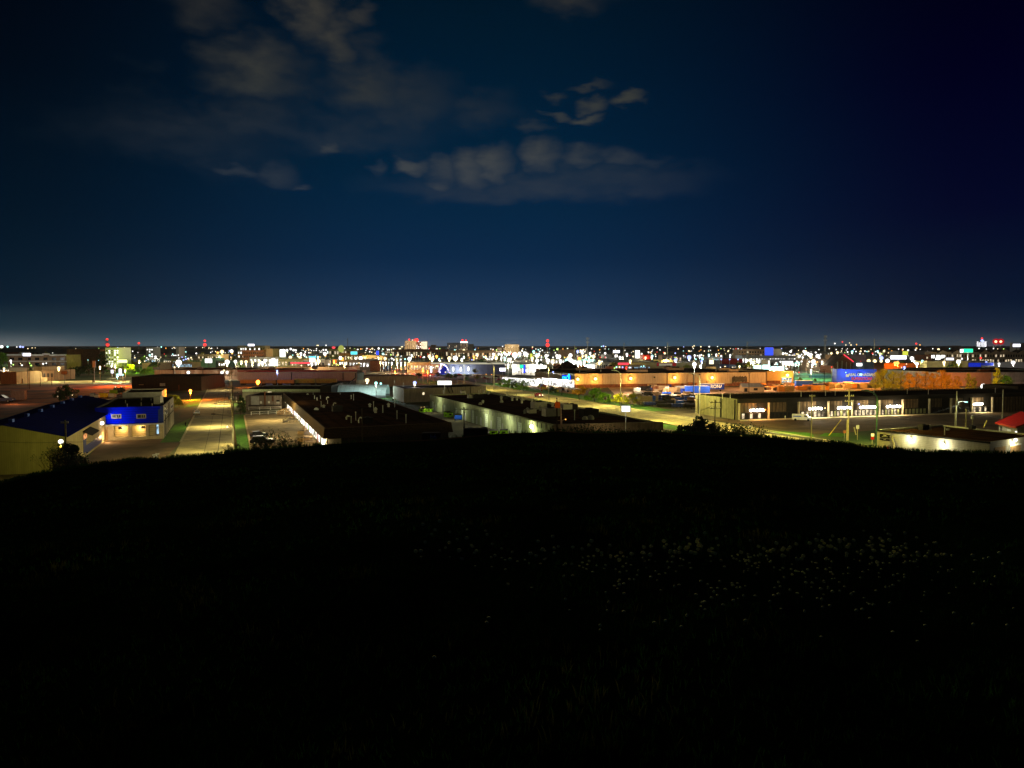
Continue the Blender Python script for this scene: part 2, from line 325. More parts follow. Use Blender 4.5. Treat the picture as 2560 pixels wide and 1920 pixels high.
def inset(poly, d):
    n = len(poly); ar = sum(poly[i][0] * poly[(i + 1) % n][1] - poly[(i + 1) % n][0] * poly[i][1] for i in range(n)); sg = 1 if ar > 0 else -1; out = []
    for i in range(n):
        p0 = Vector(poly[i - 1][:2]); p1 = Vector(poly[i][:2]); p2 = Vector(poly[(i + 1) % n][:2])
        a = (p1 - p0).normalized(); b = (p2 - p1).normalized(); na = Vector((-a.y, a.x)) * sg; nb = Vector((-b.y, b.x)) * sg
        k = (na + nb); k = k / max(.3, k.dot(na)) ; out.append(p1 + k * d)
    return out
class Wall:
    def __init__(s, A, B, parent):
        s.A = Vector(A[:2]); B = Vector(B[:2]); s.D = (B - s.A).normalized(); s.len = (B - s.A).length; s.N = Vector((s.D.y, -s.D.x))
        if s.N.dot(-s.A) < 0: s.N = -s.N
        s.par = parent
    def hit(s, u, v):
        d = ray(u, v); t = s.A.dot(s.N) / (d.x * s.N.x + d.y * s.N.y); p = Vector((d.x * t, d.y * t)); return (p - s.A).dot(s.D), EYE + d.z * t
    def pt(s, ss, z, out=0): q = s.A + s.D * ss + s.N * out; return Vector((q.x, q.y, z))
    def bx(s, mb, s0, s1, z0, z1, o0, o1, m):
        q = [s.pt(s0, 0, o0), s.pt(s1, 0, o0), s.pt(s1, 0, o1), s.pt(s0, 0, o1)]; mb.prism(q, min(z0, z1), max(z0, z1), m)
    def rect(s, u0, v0, u1, v1):
        a = s.hit(u0, (v0 + v1) / 2)[0]; b = s.hit(u1, (v0 + v1) / 2)[0]; um = (u0 + u1) / 2
        z1 = s.hit(um, v0)[1]; z0 = s.hit(um, v1)[1]; return min(a, b), max(a, b), max(z0, .02), z1
    def panel(s, name, u0, v0, u1, v1, m, o1=.06, o0=-.05, par=None):
        mb = MB(); s.bx(mb, *s.rect(u0, v0, u1, v1), o0, o1, m); return mb.build(name, par or s.par)
    def window(s, u0, v0, u1, v1, fm, pm, name='window', pane='pane', fw=.12):
        a, b, z0, z1 = s.rect(u0, v0, u1, v1); mb = MB()
        s.bx(mb, a - fw, b + fw, z0 - fw, z0, -.05, .08, fm); s.bx(mb, a - fw, b + fw, z1, z1 + fw, -.05, .08, fm)
        s.bx(mb, a - fw, a, z0, z1, -.05, .08, fm); s.bx(mb, b, b + fw, z0, z1, -.05, .08, fm)
        f = mb.build(name, s.par); mb = MB(); s.bx(mb, a, b, z0, z1, -.05, .03, pm); mb.build(pane, f); return f
def ctr(poly): return Vector((sum(p[0] for p in poly) / len(poly), sum(p[1] for p in poly) / len(poly), 0))
def building(name, label, cat, poly, h, wm, rm, group=None, par=.35, wmats=None):
    poly = [Vector(p[:2]) for p in poly]
    t = T(name, label, cat, ctr(poly), group)
    inn = inset(poly, .3); n = len(poly); mb = MB()
    for i in range(n):
        j = (i + 1) % n; m = (wmats or {}).get(i, wm)
        mb.face([(*poly[i], 0), (*poly[j], 0), (*poly[j], h), (*poly[i], h)], m)
        mb.face([(*poly[i], h), (*poly[j], h), (*inn[j], h), (*inn[i], h)], m if par else rm)
        mb.face([(*inn[i], h), (*inn[j], h), (*inn[j], h - .6), (*inn[i], h - .6)], m)
    mb.build('wall', t)
    mb = MB(); mb.face([(*p, h - par) for p in inset(poly, .29)], rm); r = mb.build('roof', t)
    return t, [Wall(poly[i], poly[(i + 1) % n], t) for i in range(n)], r
def rect4(A, ux, w, d):  # A corner, unit ux, width, depth (left-hand normal)
    A = Vector(A[:2]); n = Vector((-ux.y, ux.x)); return [A, A + ux * w, A + ux * w + n * d, A + n * d]
def sheet(name, pts, m, z=.02, kind='structure', label=None):
    mb = MB(); mb.face([(p[0], p[1], z) for p in pts], m); o = mb.build(name); tag(o, kind=kind); return o
def copy_tree(o, loc=None, scale=None, rot=None, label=None, group=None, name=None):
    def rec(a, par):
        c = a.copy(); COL.objects.link(c)
        if par is not None: c.parent = par
        for ch in a.children: rec(ch, c)
        return c
    c = rec(o, None)
    if loc is not None: c.location = loc
    if scale is not None: c.scale = scale if hasattr(scale, '__len__') else (scale,) * 3
    if rot is not None: c.rotation_euler = (0, 0, rot)
    if label: c['label'] = label
    if group: c['group'] = group
    return c
def text(body, name, A, right, size, m, parent=None, ext=.05, up=Vector((0, 0, 1)), bold=0.0, wid=1.0):
    c = bpy.data.curves.new(name, 'FONT'); c.body = body; c.size = size; c.extrude = ext; c.offset = bold; c.align_x = 'CENTER'; c.align_y = 'CENTER'
    o = bpy.data.objects.new('tmp_text', c); COL.objects.link(o); dg = bpy.context.evaluated_depsgraph_get()
    me = bpy.data.meshes.new_from_object(o.evaluated_get(dg)); bpy.data.objects.remove(o); me.materials.clear(); me.materials.append(m)
    q = bpy.data.objects.new(name, me); COL.objects.link(q)
    r3 = Vector((right[0], right[1], 0)).normalized(); n3 = r3.cross(up); mt = Matrix((r3 * wid, up, n3)).transposed().to_4x4()
    loc = Vector(A)
    if parent is not None: q.parent = parent; loc = loc - Vector(parent.location)
    mt.translation = loc; me.transform(mt)
    return q
# ============================================================ the hill the photo is taken from
SIL = [(0, 1209), (60, 1195), (120, 1180), (180, 1171), (240, 1162), (340, 1148), (380, 1151), (440, 1144), (500, 1140), (560, 1134), (590, 1130), (626, 1126), (720, 1120), (797, 1113), (905, 1106), (1000, 1104), (1080, 1100), (1155, 1094), (1224, 1087), (1357, 1081), (1393, 1079), (1453, 1083), (1520, 1085), (1616, 1080), (1689, 1085), (1761, 1088), (1845, 1091), (1940, 1095), (1996, 1103), (2060, 1107), (2117, 1111), (2160, 1119), (2213, 1122), (2261, 1127), (2320, 1131), (2441, 1133), (2560, 1136)]
SK = []
for u, v in SIL:
    d = ray(u, v); SK.append((math.atan2(d.x, d.y), -d.z / math.hypot(d.x, d.y)))
def kphi(ph):
    if ph <= SK[0][0]: return SK[0][1]
    if ph >= SK[-1][0]: return SK[-1][1]
    for a, b in zip(SK, SK[1:]):
        if a[0] <= ph <= b[0]:
            t = (ph - a[0]) / (b[0] - a[0]); return a[1] + (b[1] - a[1]) * t
RC = 56.0
def wob(x, y): return .045 * math.sin(x * 1.3 + y * .7) * math.cos(y * .9 - x * .4) + .03 * math.sin(x * .37 - y * .53 + 1) + .02 * math.sin(3.1 * x) * math.sin(2.3 * y)
def hillz(x, y):
    r = math.hypot(x, y); k = kphi(math.atan2(x, y)); z0 = 22.4; zc = EYE - k * RC
    if r <= RC:
        p = min(1.35, max(1.0, k * RC / (z0 - zc) * .97)); return z0 + (zc - z0) * (r / RC) ** p + wob(x, y) * min(1, r / 4) * (1 - .6 * r / RC)
    t = r - RC; zz = zc - (k * t + .004 * t * t) - .02 * t
    return max(zz, -1.5)
def hill_hit(u, v):
    d = ray(u, v); t = 1.0
    while t < 90:
        p = Vector((0, 0, EYE)) + d * t
        if p.z <= hillz(p.x, p.y): return p
        t += .03 + t * .004
    return None
mb = MB(); NA = 420; rs = [0, 1, 2, 3, 4, 5, 6, 7, 8, 9.5, 11, 13, 15, 17.5, 20, 23, 26, 30, 34, 38, 42, 46, 50, 53, 55, 56, 57, 59, 62, 66, 70, 76, 82, 90, 98, 106, 114, 122]
def fine(r): return r
for r in rs:
    for i in range(NA):
        ph = math.tau * i / NA - math.pi; x, y = r * math.sin(ph), r * math.cos(ph); mb.v.append((x, y, hillz(x, y)))
for j in range(len(rs) - 1):
    for i in range(NA):
        a, b = j * NA + i, j * NA + (i + 1) % NA; mb.f.append((a, b, b + NA, a + NA)); mb.mi.append(0)
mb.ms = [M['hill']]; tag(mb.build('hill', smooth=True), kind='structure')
# worn dirt track along the brow
pts = []
mb = MB()
for i in range(61):
    u = 700 + i * 24; d = ray(u, 900); ph = math.atan2(d.x, d.y); row = []
    e = abs(i - 28) / 30; wd = 7.5 * max(.05, 1 - e ** 2)
    for q in range(7):
        r = RC - .3 - wd * q / 6; x, y = r * math.sin(ph), r * math.cos(ph); row.append((x, y, hillz(x, y) + .03))
    mb.v += row
for i in range(60):
    for q in range(6):
        a = i * 7 + q; mb.f.append((a, a + 1, a + 8, a + 7)); mb.mi.append(0)
mb.ms = [M['path']]; tag(mb.build('path', smooth=True), kind='structure')
# weeds and grass tufts
def blades(name, pts, h0, h1, m, w=.012, label='', cat='grass'):
    mb = MB()
    for p in pts:
        for _ in range(random.randint(3, 6)):
            a = random.random() * math.tau; h = random.uniform(h0, h1); ln = random.uniform(.1, .6) * h; b = random.random() * math.tau
            q = Vector((p[0] + random.uniform(-.05, .05) * h1 * 5, p[1] + random.uniform(-.05, .05) * h1 * 5, 0)); q.z = hillz(q.x, q.y) - .01
            dx = Vector((math.cos(a), math.sin(a), 0)) * w; tp = q + Vector((math.cos(b) * ln, math.sin(b) * ln, h)); md = q.lerp(tp, .55) + Vector((0, 0, h * .12))
            mb.face([q - dx, q + dx, md + dx * .6, md - dx * .6], m); mb.face([md - dx * .6, md + dx * .6, tp], m)
    o = mb.build(name); tag(o, label, cat, kind='stuff'); return o
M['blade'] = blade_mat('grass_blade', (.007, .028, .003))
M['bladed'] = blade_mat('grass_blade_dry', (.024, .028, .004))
pp = []
for i in range(15000):
    r = 2.4 + 26 * random.random() ** 1.6; a = R(random.uniform(-40, 40)); pp.append((r * math.sin(a), r * math.cos(a)))
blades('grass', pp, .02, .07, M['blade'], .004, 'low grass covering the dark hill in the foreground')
pp = []
for c in range(60):
    r = 2.6 + 9 * random.random(); a = R(random.uniform(-38, 20)); cx, cy_ = r * math.sin(a), r * math.cos(a)
    pp += [(cx + random.gauss(0, .14), cy_ + random.gauss(0, .14)) for _ in range(10)]
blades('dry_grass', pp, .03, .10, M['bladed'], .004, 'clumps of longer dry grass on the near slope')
pp = []
for i in range(2600):
    u = random.uniform(-60, 2620); d = ray(u, 900); ph = math.atan2(d.x, d.y)
    if 800 < u < 1480 and random.random() < .8: continue
    r = RC + random.uniform(-2.5, .6); pp.append((r * math.sin(ph), r * math.cos(ph)))
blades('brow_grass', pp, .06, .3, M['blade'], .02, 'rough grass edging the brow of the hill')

# dandelions
root = T('dandelion', 'yellow dandelion standing in the dark grass', 'dandelion', (0, 0, 0), 'dandelions in the grass')
mb = MB(); mb.tube((0, 0, 0), (.01, 0, .12), .003, M['stem'], n=5); mb.build('stem', root, True)
mb = MB(); mb.ball((.01, 0, .125), .0112, M['dand'], sz=.75, nu=9, nv=5); mb.build('flower_head', root, True, True)
CLU = [(600, 170, 170, 34, 36), (820, 190, 110, 40, 44), (1000, 120, 60, 12, 22), (1250, 190, 45, 12, 14), (1450, 155, 180, 44, 52), (1500, 230, 130, 50, 26), (1650, 110, 150, 22, 40), (1760, 170, 150, 40, 50), (230, 100, 130, 42, 26), (1250, 290, 130, 40, 20), (1300, 300, 560, 90, 60), (1250, 170, 520, 40, 60)]
sites = [(896, 412), (731, 366), (582, 347), (600, 362), (726, 312), (1752, 443), (1840, 478), (1229, 417), (1306, 350), (1616, 384), (1640, 388), (1660, 388), (1956, 380), (2178, 352), (2148, 428), (1092, 267), (1102, 266), (1130, 287), (1180, 284), (1192, 296), (1205, 300), (832, 264), (884, 262), (912, 247), (920, 276), (776, 275), (766, 279), (1554, 312), (1532, 325), (1612, 296), (1430, 231), (1478, 209), (1248, 199), (1266, 183), (1226, 183), (1240, 183), (1644, 238), (363, 169), (203, 104), (222, 35), (115, 563), (2095, 266), (1945, 288), (1685, 298), (1718, 302), (1652, 337), (1664, 341), (995, 274), (463, 269), (1858, 416)]
for (x, y, sx, sy, n) in CLU: sites += [(random.gauss(x, sx), random.gauss(y, sy)) for _ in range(n)]
sites = [s for s in sites if 0 < s[0] < 2200 and 20 < s[1] < 590]
def near(i): return -sites[i][1]
order = sorted(range(len(sites)), key=near); first = True; rest = MB()
for k, i in enumerate(order):
    p = hill_hit(1000 + sites[i][0] / 1.418, 1300 + sites[i][1] / 1.418)
    if p is None: continue
    p.z = hillz(p.x, p.y) - .01
    sc_ = random.uniform(.75, 1.25)
    if k < 298:
        if first: root.location = p; first = False
        else: copy_tree(root, p, (sc_, sc_, random.uniform(.5, 1.2)), random.random() * 6.28)
    else:
        h = random.uniform(.05, .12); rest.tube(p, p + Vector((0, 0, h)), .003, M['stem'], n=4, cap=False); rest.ball(p + Vector((0, 0, h)), .02 * sc_, M['dand'], sz=.75, nu=6, nv=4)
if rest.v: tag(rest.build('dandelions'), 'far scatter of small dandelions further up the dark slope', 'dandelions', kind='stuff')
# (flower colour is set in the material table)
# concrete blocks on the brow
def brow(u, v0, v1, w_px, name, label, cat, m, r=57.5):
    d = ray(u, (v0 + v1) / 2); s = r / math.hypot(d.x, d.y); c = Vector((0, 0, EYE)) + d * s
    zt = EYE + ray(u, v0).z * s; zb = hillz(c.x, c.y) - .2; wd = w_px / F * r
    t = T(name, label, cat, (c.x, c.y, zb)); mb = MB(); a = math.atan2(c.x, c.y); rx = Vector((math.cos(a), -math.sin(a))); ry = Vector((math.sin(a), math.cos(a)))
    def q(sx, sy, f=1): k = Vector((c.x, c.y)) + rx * sx * wd / 2 * f + ry * sy * .45 * f; return k
    ps = [q(-1, -1), q(1, -1), q(1, 1), q(-1, 1)]; mb.prism(ps, zb, zt - .05, m); mb.prism([q(-1, -1, .92), q(1, -1, .92), q(1, 1, .92), q(-1, 1, .92)], zt - .05, zt, m)
    mb.build('block', t); return t, c, rx, ry, zt, zb, wd
gm = mat('rusty_block', (.05, .028, .015), nscale=8, namt=.5)
t, c, rx, ry, zt, zb, wd = brow(1078, 1081, 1108, 46, 'concrete_block', 'graffiti-tagged concrete block at the hill edge below the dark flat roof', 'block', gm)
gp = mat('pale_blue_spray', (.5, .6, .8))
fr = c - Vector((0, 0, 0)) ; fc = Vector((c.x, c.y, (zt + hillz(c.x, c.y)) / 2 + .02)) - Vector((ry.x, ry.y, 0)) * .47
text('b6', 'graffiti', fc + Vector((rx.x, rx.y, 0)) * .16, rx, .5, gp, t, .004, bold=.01)
t, *_ = brow(1189, 1070, 1100, 60, 'concrete_block', 'long plain dark concrete block at the hill edge left of the lime bins', 'block', mat('dark_block', (.03, .02, .012), nscale=6, namt=.4))

# ============================================================ ground, roads, yards
mb = MB(); mb.box(-9000, -400, -3, 9000, 14000, 0, M['ground']); tag(mb.build('ground'), kind='structure')
def gsheet(name, px, m, z, ext=None): return sheet(name, [P(u, v) for u, v in px], m, z)
La, Lb = P(452, 1104.5), P(529.5, 953.8); Ra, Rb = P(582.5, 1126), P(578, 969)
dl = (La - Lb).normalized(); dr = (Ra - Rb).normalized()
SL0, SR0 = La + dl * 60, Ra + dr * 40; SLF, SRF = Lb, Rb + (Rb - Ra).normalized() * 28
sheet('street', [SL0, SR0, SRF, SLF], M['conc'], .03)
mb = MB()
def strip(mb, A, B, wd, z0, z1, m):
    A = Vector(A[:2]); B = Vector(B[:2]); n = (B - A).normalized(); n = Vector((-n.y, n.x)) * wd / 2; mb.prism([A - n, B - n, B + n, A + n], z0, z1, m)
strip(mb, La + dl * 1, Lb, .5, 0, .15, M['kerb']); strip(mb, SR0, SRF, .4, 0, .15, M['kerb']); tag(mb.build('kerb'), kind='structure')
# slab joints of the concrete street
mb = MB(); js = mat('joint_tar', (.02, .018, .014))
A0 = (La + Ra) / 2 + dl * 20; B0 = (SLF + SRF) / 2
strip(mb, A0, B0, .08, .034, .038, js)
for k in range(26):
    q = k / 26.0; a = (La + dl * 25).lerp(SLF, q); b = (Ra + dr * 5).lerp(SRF, q) ; strip(mb, a, b, .07, .034, .0375, js)
strip(mb, Ra + Vector((-3.4, 0, 0)) + dr * 10, SRF + Vector((-2.6, 0, 0)), .14, .034, .0385, js)
tag(mb.build('street_joints'), kind='structure')
# T-junction road at the far end
gsheet('road', [(380, 953), (830, 951), (830, 945), (380, 947)], M['conc'], .035)
# verges
sheet('lawn', [P(477, 1045), P(437, 1063), P(408, 1098), P(400, 1107), P(452, 1103)], M['grass'], .04)
sheet('lawn', [P(458, 1020), P(500, 1012), P(505, 990), P(488, 990)], M['grass'], .04)
sheet('lawn', [P(502, 968), P(522, 968), P(529, 954), P(508, 954)], M['grass'], .04)
n_ = Vector((dr.y, -dr.x, 0)); n_ = n_ if n_.x > 0 else -n_
sheet('lawn', [P(585, 1036), P(613, 1036), P(626, 1130), P(583, 1140)], M['grass'], .04)
sheet('parking_lot', [P(610, 1036), P(735, 1034), P(830, 1120), P(900, 1180), P(640, 1200), P(627, 1130)], M['gravel'], .025)
sheet('service_yard', [P(170, 1200), P(260, 1098), P(412, 1095), P(402, 1107), P(452, 1106), P(380, 1180)], M['asph'], .022)
# wide avenue
E0 = Vector((43, 292)); ed = Vector((-.355, 1)).normalized(); side = Vector((-ed.y, ed.x))
if side.x > 0: side = -side
av = lambda s, w_: E0 + ed * s + side * w_
sheet('avenue', [av(-150, 0), av(-150, 17), av(420, 17), av(420, 0)], M['conc'], .045)
mb = MB(); strip(mb, av(-140, -.2), av(420, -.2), .4, 0, .16, M['kerb']); strip(mb, av(-140, 17.2), av(420, 17.2), .4, 0, .16, M['kerb']); tag(mb.build('avenue_kerb'), kind='structure')
mb = MB()
for w_ in (5.6, 8.5, 11.4): strip(mb, av(-140, w_), av(400, w_), .18, .048, .052, js)
strip(mb, av(-140, 8.0), av(400, 8.0), .16, .048, .053, mat('lane_yellow', (.5, .4, .1)))
tag(mb.build('lane_markings'), kind='structure')
sheet('lawn', [av(-20, -.4), av(-20, -11), av(200, -10), av(200, -.4)], M['grass'], .03)
sheet('lawn', [av(-28, 17.4), av(-55, 24), av(-95, 24), av(-95, 17.4)], M['grass'], .03)
sheet('lawn', [av(150, 17.4), av(150, 30), av(300, 40), av(300, 17.4)], M['grass'], .03)
sheet('lawn', [av(60, -.4), av(60, -13), av(130, -13), av(130, -.4)], M['grass'], .032)
sheet('avenue_junction', [av(260, -40), av(260, 60), av(305, 60), av(305, -40)], M['conc'], .05)
# strip-mall lot
sheet('strip_lot', [P(1760, 1046), P(1846, 1050), P(2260, 1036), P(2560, 1025), P(2700, 1060), P(2560, 1085), P(2190, 1075), P(2060, 1087), P(1900, 1068)], M['asph'], .03)
sheet('lawn', [P(1915, 1076), P(2030, 1083), P(2035, 1093), P(1960, 1089)], M['grass'], .06)
sheet('lawn', [P(2062, 1083), P(2118, 1083), P(2105, 1092), P(2048, 1091)], M['grass'], .06)
sheet('pavement', [P(1850, 1049), P(2480, 1029), P(2480, 1033), P(1850, 1054)], M['kerb'], .12)
mb = MB(); strip(mb, P(1902, 1082), P(2052, 1102), .7, .04, .5, M['grey']); tag(mb.build('road_barrier'), 'low dark roadside barrier between the avenue and the small green lawn', 'barrier')
# lumber yard ground
sheet('yard_ground', [P(1520, 969), P(2200, 967), P(2210, 990), P(1840, 1000), P(1735, 1020), P(1560, 1010)], mat('yard_sand', (.36, .24, .15), nscale=.1, namt=.35), .03)
# railway land on the left
gsheet('rail_yard', [(-200, 966), (330, 958), (340, 985), (60, 1040), (-200, 1060)], M['dirt'], .02)
mb = MB()
for k in range(5): strip(mb, P(95 + k * 26, 1030), P(330 + k * 20, 962 - k * .5), .5, .03, .14, M['grey'])
tag(mb.build('rail_tracks'), kind='structure')
gsheet('left_road', [(-60, 962), (322, 958), (326, 950), (-60, 953)], mat('pale_road', (.42, .36, .17), nscale=.1, namt=.15), .03)
gsheet('field', [(330, 940), (400, 940), (470, 900), (250, 896), (180, 910)], M['grass'], .05)
sheet('town_ground', [(-1500, 640), (1700, 640), (2600, 2700), (-2600, 2700)], mat('town_paving', (.26, .22, .16), nscale=.02, namt=.35, blotch=((.05, .09, .03), .01)), .015)
sheet('field', [P(1985, 958), P(2200, 960), P(2190, 934), P(1975, 934)], mat('lit_turf', (.10, .22, .08), nscale=.05, namt=.3), .05)
sheet('far_road', [P(250, 917), P(470, 916), P(470, 912), P(250, 913)], M['conc'], .06)
sheet('tan_forecourt', [P(1190, 958), P(1420, 1000), P(1440, 976), P(1250, 936), P(1180, 936)], mat('forecourt', (.25, .17, .09), nscale=.1, namt=.3), .028)
# ============================================================ near buildings
def gable(name, label, cat, C0, along, across, ln, wd, he, hr, wm, wm2, rm):
    C0 = Vector(C0[:2]); t = T(name, label, cat, C0.to_3d() if False else Vector((C0.x, C0.y, 0)))
    A, B, C, D = C0, C0 + along * ln, C0 + along * ln + across * wd, C0 + across * wd
    mb = MB()
    for (p, q) in ((A, B), (C, D)): mb.face([(*p, 0), (*q, 0), (*q, he), (*p, he)], wm2)
    for (p, q) in ((D, A), (B, C)):
        m_ = (p + q) / 2; mb.face([(*p, 0), (*q, 0), (*q, he), (*m_, hr), (*p, he)], wm)
    mb.build('wall', t)
    mb = MB(); o = .5; a2 = along; ra = (A + D) / 2 - a2 * o; rb = (B + C) / 2 + a2 * o; sl = (hr - he) / (wd / 2)
    for s, (p, q) in ((-1, (A, B)), (1, (D, C))):
        p2 = p + across * s * o - a2 * o; q2 = q + across * s * o + a2 * o; ze = he - sl * o
        mb.face([(*p2, ze + .12), (*q2, ze + .12), (*rb, hr + .12), (*ra, hr + .12)], rm); mb.face([(*p2, ze), (*q2, ze), (*rb, hr), (*ra, hr)], rm)
        mb.face([(*p2, ze), (*q2, ze), (*q2, ze + .12), (*p2, ze + .12)], rm); mb.face([(*p2, ze), (*ra, hr), (*ra, hr + .12), (*p2, ze + .12)], rm)
    mb.build('roof', t)
    return t, Wall(A, B, t), Wall(D, A, t)
C0 = P(163, 1091, 6.7); 
wa, waR, waF = gable('warehouse', 'cream metal warehouse with dark blue gabled roof beside the tree and lamp', 'warehouse', C0, G, -Rr, 86, 20, 6.7, 9.2, M['cream'], M['cream2'], M['blueroof'])
waR.panel('door', 208, 1086, 215, 1131, M['navy']); waR.panel('transom', 208, 1084, 217, 1097, emi('orange_window', (1, .42, .14), 1.1, var=1.5), .1)
a, b, z0, z1 = waR.rect(206, 1072, 226, 1080); mb = MB()
q = [waR.pt(a, z1, 0), waR.pt(b, z1, 0), waR.pt(b, z1 - .9, 1.8), waR.pt(a, z1 - .9, 1.8)]; mb.face(q, M['dark']); mb.face([p + Vector((0, 0, -.15)) for p in q], M['dark']); mb.face([q[2], q[3], q[3] - Vector((0, 0, .15)), q[2] - Vector((0, 0, .15))], M['dark']); mb.build('awning', wa)
waR.panel('skirting', 214, 1120, 254, 1100, M['navy'], .04)
def walllamp(W_, u, v, power, col, mk, r=.28, out=.35, par=None, shade=True, lo=.25, spot=None):
    s, z = W_.hit(u, v); p = W_.pt(s, z, out); mb = MB(); mb.ball(p, r, M[mk], nu=10, nv=6); l = mb.build('wall_lamp', par or W_.par, smooth=True)
    if shade: mb = MB(); q = W_.pt(s, z, 0); mb.tube((q.x, q.y, z + r + .05), (p.x, p.y, z + r + .05), .06, M['dark'], n=5); mb.build('bracket', par or W_.par)
    pl = W_.pt(s, z - .12, out + r + lo); plight(pl, power, col, .1, W_.par, spot=spot); return l
walllamp(waR, 251, 1058, 60, (1, .8, .6), 'LW', .5)
# ridge vents
mb = MB()
for s in (6, 18, 30, 42, 54, 66, 78):
    c = Vector(C0[:2]) - Rr * 10 + G * s; mb.box(c.x - .35, c.y - .35, 9.1, c.x + .35, c.y + .35, 9.8, M['bluep'])
mb.build('ridge_vents', wa)

# two-storey blue building
y0 = 195; Bc = PY(410, 1096, y0); Bc = Vector((Bc.x, Bc.y)); BL = Bc - Rr * 15.5
hB = 8.2
poly = [BL, Bc, Bc + G * 39, BL + G * 39]
t, wl, rf = building('garage_building', 'two-storey block with royal blue upper cladding above three lit garage bays', 'building', poly, hB, M['stucco'], M['roofb'])
wf, ws = wl[0], wl[1]
a, b, z0, z1 = wf.rect(256, 1023, 402, 1061); mb = MB(); wf.bx(mb, -.1, b, z0, hB + .1, 0, .25, M['blue']); mb.build('blue_cladding', t)
a, b, z0, z1 = wf.rect(401, 1021, 409.5, 1060); mb = MB(); wf.bx(mb, a + .05, wf.len + .02, z0, hB + .12, 0, .3, M['navy']); mb.build('corner_cladding', t)
mb = MB(); wf.bx(mb, *wf.rect(396, 1023, 402, 1088), .0, .32, M['navy']); mb.build('downpipe', t)
for (u0, u1) in ((281, 301), (344, 363)):
    a, b, z0, z1 = wf.rect(u0, 1037, u1, 1044); mb = MB(); wf.bx(mb, a - .25, b + .25, z0 - .22, z1 + .22, .2, .34, M['grey']); f = mb.build('window_frame', t)
    mb = MB(); wf.bx(mb, a, a + (b - a) * .45, z0, z1, .3, .36, M['glass']); wf.bx(mb, a + (b - a) * .55, a + (b - a) * .74, z0, z1, .3, .36, M['glass']); wf.bx(mb, a + (b - a) * .82, b, z0, z1, .3, .36, M['glass']); mb.build('pane', f)
# garage bays: shallow lit alcoves framed by piers in front of the wall
zs = wf.hit(340, 1090)[1]; zt = wf.hit(340, 1062)[1]
bays = [(286, 322), (329, 366), (373, 398)]
mb = MB(); x = -.1; bs = []
for u0, u1 in bays: s0, s1 = wf.hit(u0, 1076)[0], wf.hit(u1, 1076)[0]; bs.append((s0, s1)); wf.bx(mb, x, s0, 0, zt, 0, 1.5, M['block']); x = s1
wf.bx(mb, x, wf.len, 0, zt, 0, 1.5, M['block'])
for s0, s1 in bs: wf.bx(mb, s0, s1, 0, zs, 0, 1.5, M['block'])
wf.bx(mb, -.1, wf.len, zt, zt + .35, 0, 1.55, M['lgrey']); mb.build('bay_piers', t)
for i, (s0, s1) in enumerate(bs):
    mb = MB(); wf.bx(mb, s0 + .1, s1 - .1, zs, zt - .1, .01, .1, mat('bay_door', (.55, .42, .22), nscale=1, namt=.1, stripe=((0, 0, 1), .5, .25))); d = mb.build('garage_door', t)
    if i < 2:
        c = wf.pt((s0 + s1) / 2 + .4, zt - .45, .95); mb = MB(); mb.ball(c, .3, M['LY'], sz=.5); mb.build('bay_lamp', t, smooth=True); plight(c - Vector((0, 0, .4)), 60, (1, .72, .32), .15, t)
        mb = MB(); ss = s0 + .9 if i == 0 else s0 + 2.2; wf.bx(mb, ss, ss + .9, zt - 1.0, zt - .35, .1, .14, M['dark']); mb.build('door_window', t)
a, b, z0, z1 = wf.rect(393, 1060, 398, 1083); mb = MB(); wf.bx(mb, a, b, z0, z1, 1.5, 1.56, M['winb']); mb.build('lit_sign', t)
mb = MB()
for k, (u, l) in enumerate(((262, 0), (268, 2))): s = wf.hit(u, 1090)[0]; p = wf.pt(s, 0, 2.6); q_ = wf.pt(s - .7 + l * .5, 3.4, 1.55); mb.tube(p, q_, .12, M['wood'], n=4)
for k in range(3):
    s = wf.hit(258 + 4 * k, 1080)[0]; wf.bx(mb, s, s + .5, 0, 3.2 - k * .3, 1.6, 1.9, M['wood'])
r_ = mb.build('leaning_boards'); tag(r_, 'brown boards and plywood leaning in the corner left of the garage bays', 'boards')
plight(wf.pt(3.2, 1.6, 5.5), 190, (1, .66, .34), .3, t, name='yard_spill_fill')  # added glow on the yard, no lamp of its own
plight(wf.pt(2.6, 6.5, 5.0), 420, (.9, .85, 1), .2, t, spot=75, dirv=(wf.N.x * -1 + wf.D.x * .5, wf.N.y * -1 + wf.D.y * .5, -.05))  # added cool spot to brighten the blue cladding
# side wall: stained panels, conduits and small fixtures
mb = MB()
for u in (413, 421, 424): s = ws.hit(u, 1040)[0]; ws.bx(mb, s, s + .25, .2, hB - .3, 0, .12, M['dark'])
ws.bx(mb, 2, 36, 4.2, 4.4, 0, .1, M['dark']); mb.build('conduits', t)
for (u0, v0, u1, v1) in ((414, 1024, 419, 1034), (427, 1012, 432, 1020)): ws.window(u0, v0, u1, v1, M['lgrey'], M['glass'])
mb = MB(); s, z = ws.hit(411, 1024); mb.ball(ws.pt(.3, 7.6, .3), .3, M['white']); mb.ball(ws.pt(.3, 6.4, .3), .3, M['white']); mb.build('cameras', t)
mb = MB(); p = rf and Vector((Bc - Rr * 2 + G * 12).to_3d()) if False else None
mb = MB(); c = Bc - Rr * 2.2 + G * 14; mb.box(c.x - .9, c.y - .9, 7.6, c.x + .9, c.y + .9, 10, M['lgrey']); mb.build('roof_hatch', t)
mb = MB()
for s_, g_ in ((3, 5), (6, 9), (9, 6), (11, 20), (5, 25), (8, 30)): c = Bc - Rr * s_ + G * g_; mb.tube((c.x, c.y, 7.5), (c.x, c.y, 8.7), .12, M['steel'], n=6)
mb.build('vent_pipes', t)

